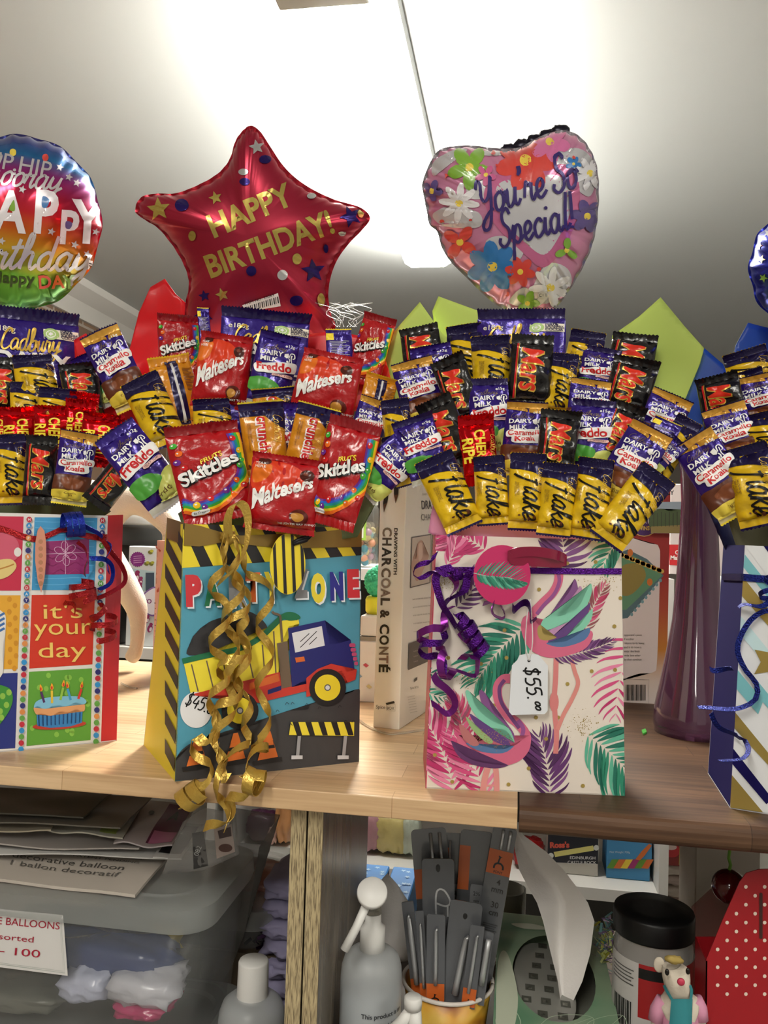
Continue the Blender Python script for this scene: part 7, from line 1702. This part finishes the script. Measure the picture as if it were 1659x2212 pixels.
def leafy():
    m = bpy.data.materials.new('tissue_box_print'); m.use_nodes = True; nt = m.node_tree; b = nt.nodes['Principled BSDF']; b.inputs['Roughness'].default_value = .4
    tc = nt.nodes.new('ShaderNodeTexCoord'); n_ = nt.nodes.new('ShaderNodeTexNoise'); n_.inputs['Scale'].default_value = 9; r = nt.nodes.new('ShaderNodeValToRGB'); e = r.color_ramp.elements
    e[0].position, e[0].color = .38, lin('#5f8a6c'); e[1].position, e[1].color = .62, lin('#a3b596')
    nt.links.new(tc.outputs['Object'], n_.inputs['Vector']); nt.links.new(n_.outputs['Fac'], r.inputs[0]); nt.links.new(r.outputs[0], b.inputs['Base Color']); return m
mb.add(low + outer + inner_, [(k, (k + 1) % n, n + (k + 1) % n, n + k) for k in range(n)] + [(n + k, n + (k + 1) % n, 2 * n + (k + 1) % n, 2 * n + k) for k in range(n)] + [tuple(range(n - 1, -1, -1))])
mb.part('carton', leafy(), t)
A = Art(); lf = mat('#b9cbb0', .45)
for bx, by, ex_, ey_, w_ in ((.03, .815, .085, .86, .02), (.075, .81, .115, .87, .018), (.0, .81, .005, .86, .012)):
    b0, b1 = Vector((bx, by)), Vector((ex_, ey_)); dd = b1 - b0; pr = Vector((-dd.y, dd.x)).normalized() * w_
    A.stroke([tuple(b0), tuple(b0 + dd * .5 + pr), tuple(b1), tuple(b0 + dd * .5 - pr)], .0007, lf, closed=True, n=8); A.stroke([tuple(b0), tuple(b1)], .0006, lf, curve=False)
A.blob([(-.008, .81), (.004, .80), (.012, .88), (.0, .97), (-.010, .95)], mat('#c4cbb4', .45)); A.blob([(.004, 1.045), (.03, 1.05), (.05, 1.04), (.02, 1.035)], mat('#cfd6c4', .45))
A.build('printed_leaves', t, lambda x, y, h: Vector((x, y, tbz + h)), .01, .0002, .00005)
MB().box(((tbx0 + tbx1) / 2, ocy, tbz - .030), (.10, .20, .002)).part('tissue_stack', mat('#6f7066', .7), t)
A = Art(); gs = mat('#4c4d45', .6)
for i in range(3):
    for j in range(7):
        x, y = .012 + .020 * i + .004 * j, .865 + .024 * j; A.rect(x, y, x + .010, y + .012, gs, level=False); A.rect(x + .002, y + .003, x + .007, y + .008, mat('#8a8a80', .6), level=False); A.lv = i % 2
film_ = mat('#a7a79f', .3, 0, trans=.2, alpha=.8)
A0 = Art(); A0.blob([(.010, .86), (.055, .85), (.072, .90), (.060, 1.0), (.030, 1.02), (.010, .98)], film_); A0.items += [(v, f, m, l + 2) for v, f, m, l in A.items]
A0.build('dispenser_film', t, lambda x, y, h: Vector((x, y, tbz - .009 + h + .010 * (.05 - x))), .01, .0002, .0003)
# tissue: a soft folded sheet standing up out of the slot
tis = mat('#dedad6', .9, bump=.12, bscale=300, sss=.0)
rows = [  # photo y, left edge, fold, right edge, depth of the fold ahead of the edges
    (2192, 1214, 1219, 1228, .002), (2176, 1212, 1218, 1232, .004), (2120, 1205, 1210, 1258, .008), (2060, 1190, 1208, 1275, .012), (1990, 1173, 1212, 1284, .016), (1950, 1160, 1215, 1270, .015), (1915, 1140, 1200, 1245, .010), (1880, 1122, 1165, 1218, .006), (1840, 1113, 1140, 1180, .004), (1805, 1110, 1120, 1132, .002), (1790, 1110, 1114, 1118, .001)]
vs = []; fs = []; nu = 12
R_ = []
for i in range(len(rows) - 1):
    for s in range(4):
        f = s / 4; R_.append(tuple(a * (1 - f) + b * f for a, b in zip(rows[i], rows[i + 1])))
R_.append(rows[-1])
for off in (0, .0012):
    for r in R_:
        y, xl, xm, xr, dp = r
        for k in range(nu + 1):
            u = k / nu; x = xl + (xm - xl) * u * 2 if u < .5 else xm + (xr - xm) * (u - .5) * 2
            w = dp * (-.5 + 2.2 * min(abs(u - .5) * 2, 1) * .7); w += .12 * dp * sin(u * 9 + y * .01)
            vs.append(PY(x, y, .905 + .0002 * (2192 - y) * .6 - w + off + .05 * max(0, (1960 - y) / 170) ** 1.5 * .35))
Nn = len(R_) * (nu + 1)
for sd in (0, 1):
    for j in range(len(R_) - 1):
        for k in range(nu):
            q = (sd * Nn + j * (nu + 1) + k, sd * Nn + j * (nu + 1) + k + 1, sd * Nn + (j + 1) * (nu + 1) + k + 1, sd * Nn + (j + 1) * (nu + 1) + k); fs.append(q if sd else q[::-1])
single('tissue', 'white tissue standing up folded out of the green tissue box', 'tissue', vs, fs, tis, smooth=True)
# the other tissue behind the pump bottle
sheet('tissue', 'greyish tissue sheet with a pointed top behind the pump bottle', [(837, 1886), (858, 1910), (884, 1950), (890, 2010), (892, 2075), (840, 2080), (815, 2060), (800, 1960), (815, 1910)], .985, tis, None, amp=.012, cat='tissue')

# ---- jar with black lid
Yj = .90; jc = PY(1412, 2000, Yj); jr = s_(80, Yj)
t = thing('plastic_jar', 'clear plastic jar with a big black lid and a red and white label', 'jar', (jc.x, Yj, ZL))
zl0, zl1 = PY(1412, 2010, Yj).z, PY(1412, 1962, Yj).z
MB().lathe((jc.x, Yj, ZL + .0004), [(jr * .94, 0), (jr * .98, .006), (jr * .98, zl0 - ZL - .014), (jr * .92, zl0 - ZL - .004), (jr * .90, zl0 - ZL + .004)], 44).part('jar_body', mat('#c9c7c4', .15, trans=.5, alpha=.75), t, True)
MB().lathe((jc.x, Yj, zl0), [(jr * .99, 0), (jr, .002), (jr, zl1 - zl0 - .003), (jr * .975, zl1 - zl0), (jr * .5, zl1 - zl0 + .0002)], 44).part('screw_lid', mat('#0a0a0b', .45), t, True)
A = Art(); wl = paper('#c2bfbc'); rl = paper('#a01f22')
A.rect(-1.9, -.125, -.52, -.018, wl); A.rect(-.52, -.125, 1.6, -.018, wl); A.rect(-.5, -.07, 1.6, -.018, rl); A.rect(-.5, -.032, .9, -.022, blk)
for k in range(5): A.rect(-1.35, -.028 - .0035 * k, -.62 - .06 * (k % 2), -.0268 - .0035 * k, paper('#5a5856'))
for k in range(14): A.rect(-1.28 + .045 * k, -.085, -1.28 + .045 * k + .02 + .008 * (k % 3), -.058, blk, level=False)
A.build('wrap_label', t, lambda x, y, h: Vector((jc.x + (jr * .985 + h) * cos(-pi / 2 + x), Yj + (jr * .985 + h) * sin(-pi / 2 + x), zl0 + y)), .06, .0004, .0001)

# ---- mouse figurine
Ym = .775; MF = lambda x, y, dy=0: PY(x, y, Ym + dy); km = Ym / F_PX
t = thing('mouse_figurine', 'small white mouse figurine in a pink shirt and teal pinafore in front of the jar', 'figurine', tuple(MF(1468, 2480)))
fur = mat('#c9bfae', .75, bump=.2, bscale=250); pnk = mat('#c98aa4', .6); tl_ = mat('#2f7f86', .6)
V = [MF(1468, 2235), MF(1468, 2180), MF(1466, 2148), MF(1462, 2118, -.004), MF(1456, 2088, -.004), MF(1478, 2122, -.018),
     MF(1430, 2172), MF(1418, 2205), MF(1420, 2260, -.004), MF(1428, 2310, -.012), MF(1503, 2168), MF(1512, 2205), MF(1514, 2260, -.004), MF(1506, 2310, -.012),
     MF(1468, 2300), MF(1450, 2390), MF(1450, 2465), MF(1448, 2475, -.015), MF(1488, 2390), MF(1488, 2465), MF(1490, 2475, -.015)]
E = [(0, 1), (1, 2), (2, 3), (3, 4), (3, 5), (1, 6), (6, 7), (7, 8), (8, 9), (1, 10), (10, 11), (11, 12), (12, 13), (0, 14), (14, 15), (15, 16), (16, 17), (14, 18), (18, 19), (19, 20)]
skin_body('body', t, fur, V, E, [r * km for r in (34, 32, 22, 38, 32, 17, 14, 13, 12, 11, 14, 13, 12, 11, 34, 18, 15, 13, 18, 15, 13)])
for x, y, dx in ((1424, 2084, -1),):
    MB().ball(MF(x, y, .004), 15 * km, sc=(.75, .35, 1.05), n=12).part('ear', fur, t, True)
for x, y in ((1441, 2100), (1486, 2098)): MB().ball(MF(x, y, -.0215 if x < 1460 else -.018), 5.5 * km, sc=(.8, .6, 1.2), n=10).part('eye', mat('#17120e', .15), t, True)
MB().ball(MF(1471, 2121, -.0275), 7.5 * km, sc=(1, .6, 1), n=10).part('nose', mat('#b8364e', .5), t, True)
MB().ball(MF(1456, 2073, -.012), 14 * km, sc=(1.3, .6, .55), n=10, wob=.3).part('fringe', mat('#a08a4a', .8), t, True)
mb = MB(); mb.lathe(MF(1468, 2232), [(36 * km, 0), (37 * km, 30 * km), (34 * km, 58 * km), (25 * km, 76 * km)], 28, sy=.85); mb.part('shirt', pnk, t, True)
for sx, a, b in ((-1, (1434, 2160), (1416, 2204)), (1, (1500, 2158), (1514, 2202))):
    MB().tube([MF(*a), MF((a[0] + b[0]) / 2 + sx * 4, (a[1] + b[1]) / 2), MF(*b)], [16 * km, 16 * km, 15 * km], 14).part('sleeve', pnk, t, True)
mb = MB(); mb.lathe(MF(1468, 2330), [(52 * km, 0), (46 * km, 50 * km), (38.5 * km, 98 * km), (38 * km, 104 * km)], 28, sy=.85); mb.part('pinafore_skirt', tl_, t, True)
def mfn(x, y, h):
    u = (x - 1468) / 38; return PY(x, y, Ym - .0155 * max(0.05, 1 - u * u) ** .5 - h)
A = Art(); A.poly([(1450, 2158), (1496, 2158), (1492, 2190), (1494, 2234), (1444, 2234), (1449, 2190)], tl_); A.stroke([(1452, 2160), (1440, 2140), (1434, 2128)], 6, tl_); A.stroke([(1492, 2160), (1494, 2140), (1490, 2128)], 6, tl_)
A.build('pinafore_bib', t, mfn, 5, .0012, .0002)

# ---- red dotted gift box and what hangs by it
reds = mat('#98141c', .4); dot = paper('#d8c8b8')
Yr = .80; outl = [(1525, 2260), (1525, 2075), (1560, 1990), (1598, 1905), (1612, 1886), (1640, 1878), (1700, 1876), (1740, 1900), (1790, 2075), (1790, 2260)]
t = thing('gable_box', 'red gable box with cream dots and a slot at the lower right edge', 'gift box', tuple(PY(1640, 2260, Yr)))
zb_ = ZL + .0005
P = [PY(x, y, Yr) for x, y in outl]; P[0].z = P[-1].z = zb_
mb = MB(); mb.prism(P, (0, .0012, 0)); mb.part('front_panel', reds, t)
mb = MB(); mb.prism([P[1], P[0], P[0] + Vector((0, .045, 0)), P[1] + Vector((0, .045, 0))], (.0012, 0, 0)); mb.part('side_panel', reds, t)
mb = MB(); mb.prism([p + Vector((0, .045, 0)) for p in (P[0], P[1], P[-2], P[-1])], (0, .0012, 0)); mb.part('back_panel', reds, t)
A = Art()
for j in range(14):
    for i in range(8):
        x = 1570 + 40.5 * i + (0 if j % 2 else 20) - 40; y = 1896 + 19.3 * j
        xl = 1525 + max(0, (2075 - y)) * .43 if y < 2075 else 1525
        if x - 5 > xl + (3 if y > 1900 else 30): A.ell(x, y, 3.9, 4.1, dot, n=12, level=False)
A.rrect(1640, 1928, 1647, 2028, 3, mat('#3a1a14', .6))
A.build('printed_dots', t, plane_fn(P[0], (0, -1, 0)), 0, .0004, .0001)
A = Art()
for j in range(7):
    for i in range(4): A.ell(1512 + 14 * i - 3 * j + (j % 2) * 5, 2010 + 0 * i - 8 * i + 22 * j, 2, 4, dot, n=8, level=False)
mb = MB(); mb.prism([PY(x, y, .93) for x, y in ((1494, 1960), (1580, 1880), (1600, 1990), (1560, 2140), (1500, 2200))], (0, .002, 0)); o = mb.single('cellophane_bag', 'clear dotted cellophane sheet left of the red gable box', 'cellophane', mat('#7a4440', .2, trans=.4, alpha=.5), smooth=False)
mb = MB(); mb.ball(PY(1575, 1915, .87), s_(34, .87), n=20)
t = thing('bauble', 'dark red glossy ball with a green stem hanging left of the red gable box', 'ornament', tuple(PY(1575, 1950, .87)))
mb.part('ball', mat('#4f0e12', .12, coat=.6), t, True)
mb = MB(); pt = [PY(1575, 1882, .87), PY(1578, 1868, .87), PY(1574, 1852, .87), PY(1580, 1812, .80)]; mb.tube(pt, .0016, 6); mb.part('stem', mat('#5a8a2c', .5), t, True)
# cream carton behind them
q0, q1 = PY(1500, 1990, 1.08), PY(1640, 1990, 1.08)
box_thing('carton', 'plain cream carton standing behind the dark red ball', 'box', (q0.x, 1.08, ZL + .0005), (q1.x - q0.x, 0, 0), (0, .1, 0), ZS - .042 - ZL, paper('#9d9488'))
# iridescent shreds left of the jar
t = thing('shred_bag', 'small bag of shiny yellow green paper shreds left of the jar', 'bag of shreds', tuple(PY(1310, 2090, .97)))
mb = MB(); rn = random.Random(9)
for k in range(160):
    c = PY(1312 + rn.gauss(0, 11), 2035 + rn.gauss(0, 24), .97 + rn.uniform(-.012, .012)); v = Vector((rn.gauss(0, 1), rn.gauss(0, 1), rn.gauss(0, 1))).normalized() * .005; w = v.cross(Vector((rn.random(), rn.random(), 1))).normalized() * .0014
    mb.prism([c - v - w, c + v - w, c + v + w, c - v + w], v.cross(w).normalized() * .0003, k % 4)
o = mb.part('shreds', [mat('#b9b84a', .3, .3), mat('#7fb0b0', .25, .4), mat('#c8cf8a', .3, .3), mat('#a88ab8', .25, .4)], t); o['kind'] = 'stuff'
t = thing('glass_tumbler', 'clear glass tumbler mostly hidden right of the needle packs', 'glass', tuple(PY(1098, 1990, 1.16)))
gp = PY(1092, 1975, 1.16); MB().lathe((gp.x, 1.16, ZL + .0005), [(.024, 0), (.026, .01), (.027, gp.z + .035 - ZL), (.025, gp.z + .035 - ZL), (.023, .012)], 32).part('glass_wall', mat('#d8d4c4', .05, trans=.9, ior=1.4), t, True)
MB().lathe((gp.x, 1.16, ZL + .014), [(.02, 0), (.021, gp.z - ZL - .02)], 24).part('amber_filling', mat('#8a6a3c', .4), t, True)

# ---- things on the far shelves seen under the worktops
zC = .8055
def far_box(label, x0, x1, y0, y1, Y, m, art=None, depth=.09, zbase=None, name='sweet_box'):
    a, b = PY(x0, y1, Y), PY(x1, y1, Y); z = zbase if zbase is not None else zC; h = PY((x0 + x1) / 2, y0, Y).z - z
    t = box_thing(name, label, 'box', (a.x, Y, z), (b.x - a.x, 0, 0), (0, depth, 0), max(.02, h), m)
    if art: A = Art(); art(A); A.build('printed_artwork', t, plane_fn((a.x, Y, z), (0, -1, 0)), 0, .0006, .0001)
    return t
def a_rock(A):
    A.poly([(1184, 1800), (1292, 1808), (1292, 1866), (1182, 1862)], mat('#11131f', .4)); A.text("Ross's", 1188, 1831, 12, mat('#d0523f', .4), -.02, bold=.05, flip=True, width=42)
    A.poly([(1196, 1840), (1281, 1826), (1283, 1837), (1199, 1851)], paper('#d6cf7c')); A.ell(1190, 1848, 6, 6, paper('#c8ccc8')); A.ell(1288, 1831, 6, 6, paper('#c8ccc8'))
    A.text('EDINBURGH', 1231, 1855, 6.2, paper('#c8c8c8'), .02, bold=.02, flip=True, width=55); A.text('CASTLE ROCK', 1226, 1865, 6.4, paper('#c8c8c8'), .02, bold=.02, flip=True, width=62)
far_box('black and white sweet box lettered Edinburgh castle rock on the far shelf', 1182, 1292, 1796, 1882, 1.80, paper('#b9b6ae'), a_rock)
def a_stripe(A):
    A.poly([(1312, 1800), (1408, 1806), (1408, 1858), (1312, 1856)], mat('#3f86b8', .4)); A.text('Net Weight 700g', 1317, 1842, 4.5, paper('#c8d4dc'), .02, flip=True)
    for k, c in enumerate(('#5a8a2c', '#c8682c', '#dcc03a', '#9a2a6a', '#5a8a2c', '#c8682c')): A.poly([(1310 + 15 * k, 1875), (1322 + 15 * k, 1856), (1337 + 15 * k, 1856), (1325 + 15 * k, 1876)], paper(c))
    A.poly([(1372, 1856), (1386, 1838), (1402, 1822), (1408, 1826), (1392, 1848), (1382, 1858)], paper('#c8682c'))
far_box('blue sweet packet with rainbow stripes right of the black box on the far shelf', 1310, 1404, 1800, 1886, 1.80, paper('#3a7fae'), a_stripe)
def a_red(A): A.ell(1452, 1838, 17, 14, paper('#c0282c')); A.ell(1450, 1830, 12, 6, paper('#e0c8c0')); A.poly([(1468, 1820), (1478, 1820), (1476, 1870), (1466, 1868)], paper('#b0922c')); A.ell(1495, 1850, 15, 15, mat('#1c1620', .4)); A.ell(1497, 1848, 9, 8, paper('#d8d8d8')); A.stroke([(1490, 1862), (1498, 1872), (1510, 1874)], 5, paper('#4ab84a'))
far_box('red and gold sweet packet at the right end of the far shelf', 1430, 1520, 1800, 1872, 1.86, paper('#8a2a24'), a_red, .08, PY(1470, 1872, 1.86).z)
zz_ = PY(1470, 1992, 1.86).z; hgt = (PY(1470, 1874, 1.86).z - zz_) / 5
for k, lab in enumerate(('lowest', 'second from the bottom', 'middle', 'second from the top', 'topmost')):
    a, b = PY(1430, 1900, 1.86).x, PY(1516, 1900, 1.86).x
    pillow('sweet_bag', 'pale printed sweet bag, %s of the stack behind the black jar lid' % lab, ((a + b) / 2 + .004 * (k % 2), 1.91, zz_ + hgt * (k + .5)), b - a, .09, hgt * .98, mat(('#c9b6a8', '#c4a89c', '#cdbfae', '#c7b2a6', '#cfc2b2')[k], .4, 0, .3, 40, var=.25), 'sweet bag', k + 2, 0, 'stacked pale sweet bags')
MB().box(((a + b) / 2, 1.91, zz_ / 2), (.070, .12, zz_ - .001)).single('carton', 'plain carton carrying the stack of pale sweet bags', 'box', paper('#b0a698'))
GS = 'sweet bags on the far shelf'
for px, py, w, h, c, lab, sd in ((568, 1775, 60, 60, '#4a2440', 'dark purple sweet bag on the far shelf left of the divider boards', 1), (616, 1790, 36, 90, '#c9905a', 'orange sweet bag with a shiny spot left of the divider boards', 2), (594, 1812, 24, 40, '#c9a496', 'pale pink sweet bag low on the far shelf left of the divider boards', 3), (803, 1795, 46, 80, '#b98a94', 'pink spotted sweet bag on the far shelf right of the divider boards', 4), (845, 1798, 70, 80, '#cfc07c', 'yellow sweet bag on the far shelf behind the pump bottle', 5), (890, 1800, 36, 80, '#b9c4b4', 'pale clear sweet bag beside the yellow one on the far shelf', 6), (1142, 1808, 64, 50, '#a0181c', 'shiny red foil sweet on the far shelf right of the needle packs', 7)):
    s = 1.85 / F_PX; p = PY(px, py, 1.83); pillow('sweet_bag', lab, (p.x, 1.83, zC + h * s / 2 * 1.12), w * s, .07, h * s, mat(c, .3, .5 if sd == 7 else 0, .5, 50, coat=.3, var=.2), 'sweet bag', sd, 0, GS)
# blue starry boxes, magazine, lavender candles, dark back
def a_stars(A):
    pass
sm = mat('#3f7fc0', .4)
for x0, x1, lab in ((-.245, -.178, 'blue box with pale stars on its top, behind the pump bottle'), (-.172, -.135, 'second blue starry box beside the first, left of the needle packs')):
    zt0 = PY(830, 1900, 1.2).z
    t = box_thing('gift_box', lab, 'box', (x0, 1.14, ZL + .0005), (x1 - x0, 0, 0), (0, .11, 0), zt0 - ZL, sm)
    A = Art(); rn = random.Random(int(x0 * 1000))
    for k in range(12): A.star(x0 + .006 + (x1 - x0 - .012) * rn.random(), 1.15 + .09 * rn.random(), .005, paper('#9cc0dc'), rn.random())
    A.build('printed_stars', t, lambda x, y, h: Vector((x, y, zt0 + .0005 + h)), 0, .0003, .0001)
q0, q1 = PY(552, 1990, 1.24), PY(628, 1990, 1.24)
t = box_thing('magazine', 'blue and red magazine standing left of the divider boards', 'magazine', (q0.x, 1.24, ZL + .0005), (q1.x - q0.x, 0, 0), (0, .008, 0), PY(590, 1885, 1.24).z - ZL, paper('#9db4c0'), bev=0)
A = Art(); A.poly([(560, 1905), (628, 1895), (628, 1935), (560, 1935)], paper('#a82a2c')); A.text('MINI', 566, 1930, 22, paper('#d8ccc8'), -.1, bold=.04, flip=True, width=54)
A.build('printed_title', t, plane_fn((q0.x, 1.24, ZL), (0, -1, 0)), 0, .0004, .0001)
lav = mat('#8f8aa8', .7); q = PY(610, 2000, 1.0)
zz0 = ZL + .0005
for k in range(7):
    pillow('folded_cloth', 'lavender folded cloth, number %s up in the pile left of the divider boards' % ('one', 'two', 'three', 'four', 'five', 'six', 'seven')[k], (q.x + .010, 1.0, zz0 + .0115 + .023 * k), .052, .10, .0225, lav, 'cloth', k, 0, 'lavender cloths in the pile')
mb = MB(); rn = random.Random(2)
for k in range(90):
    c = PY(572 + rn.gauss(0, 10), 2040 + rn.gauss(0, 28), .985 + rn.uniform(-.01, .01)); v = Vector((rn.gauss(0, 1), rn.gauss(0, 1), rn.gauss(0, 1))).normalized() * .006; w = v.cross(Vector((rn.random(), 1, rn.random()))).normalized() * .002
    mb.prism([c - v - w, c + v - w, c + v + w, c - v + w], v.cross(w).normalized() * .0003, k % 2)
t = thing('tinsel_bundle', 'crinkled purple foil tinsel behind the white capped bottle', 'tinsel', tuple(PY(572, 2080, .985))); o = mb.part('tinsel', [mat('#3a1440', .2, .7), mat('#6a2a70', .2, .7)], t); o['kind'] = 'stuff'
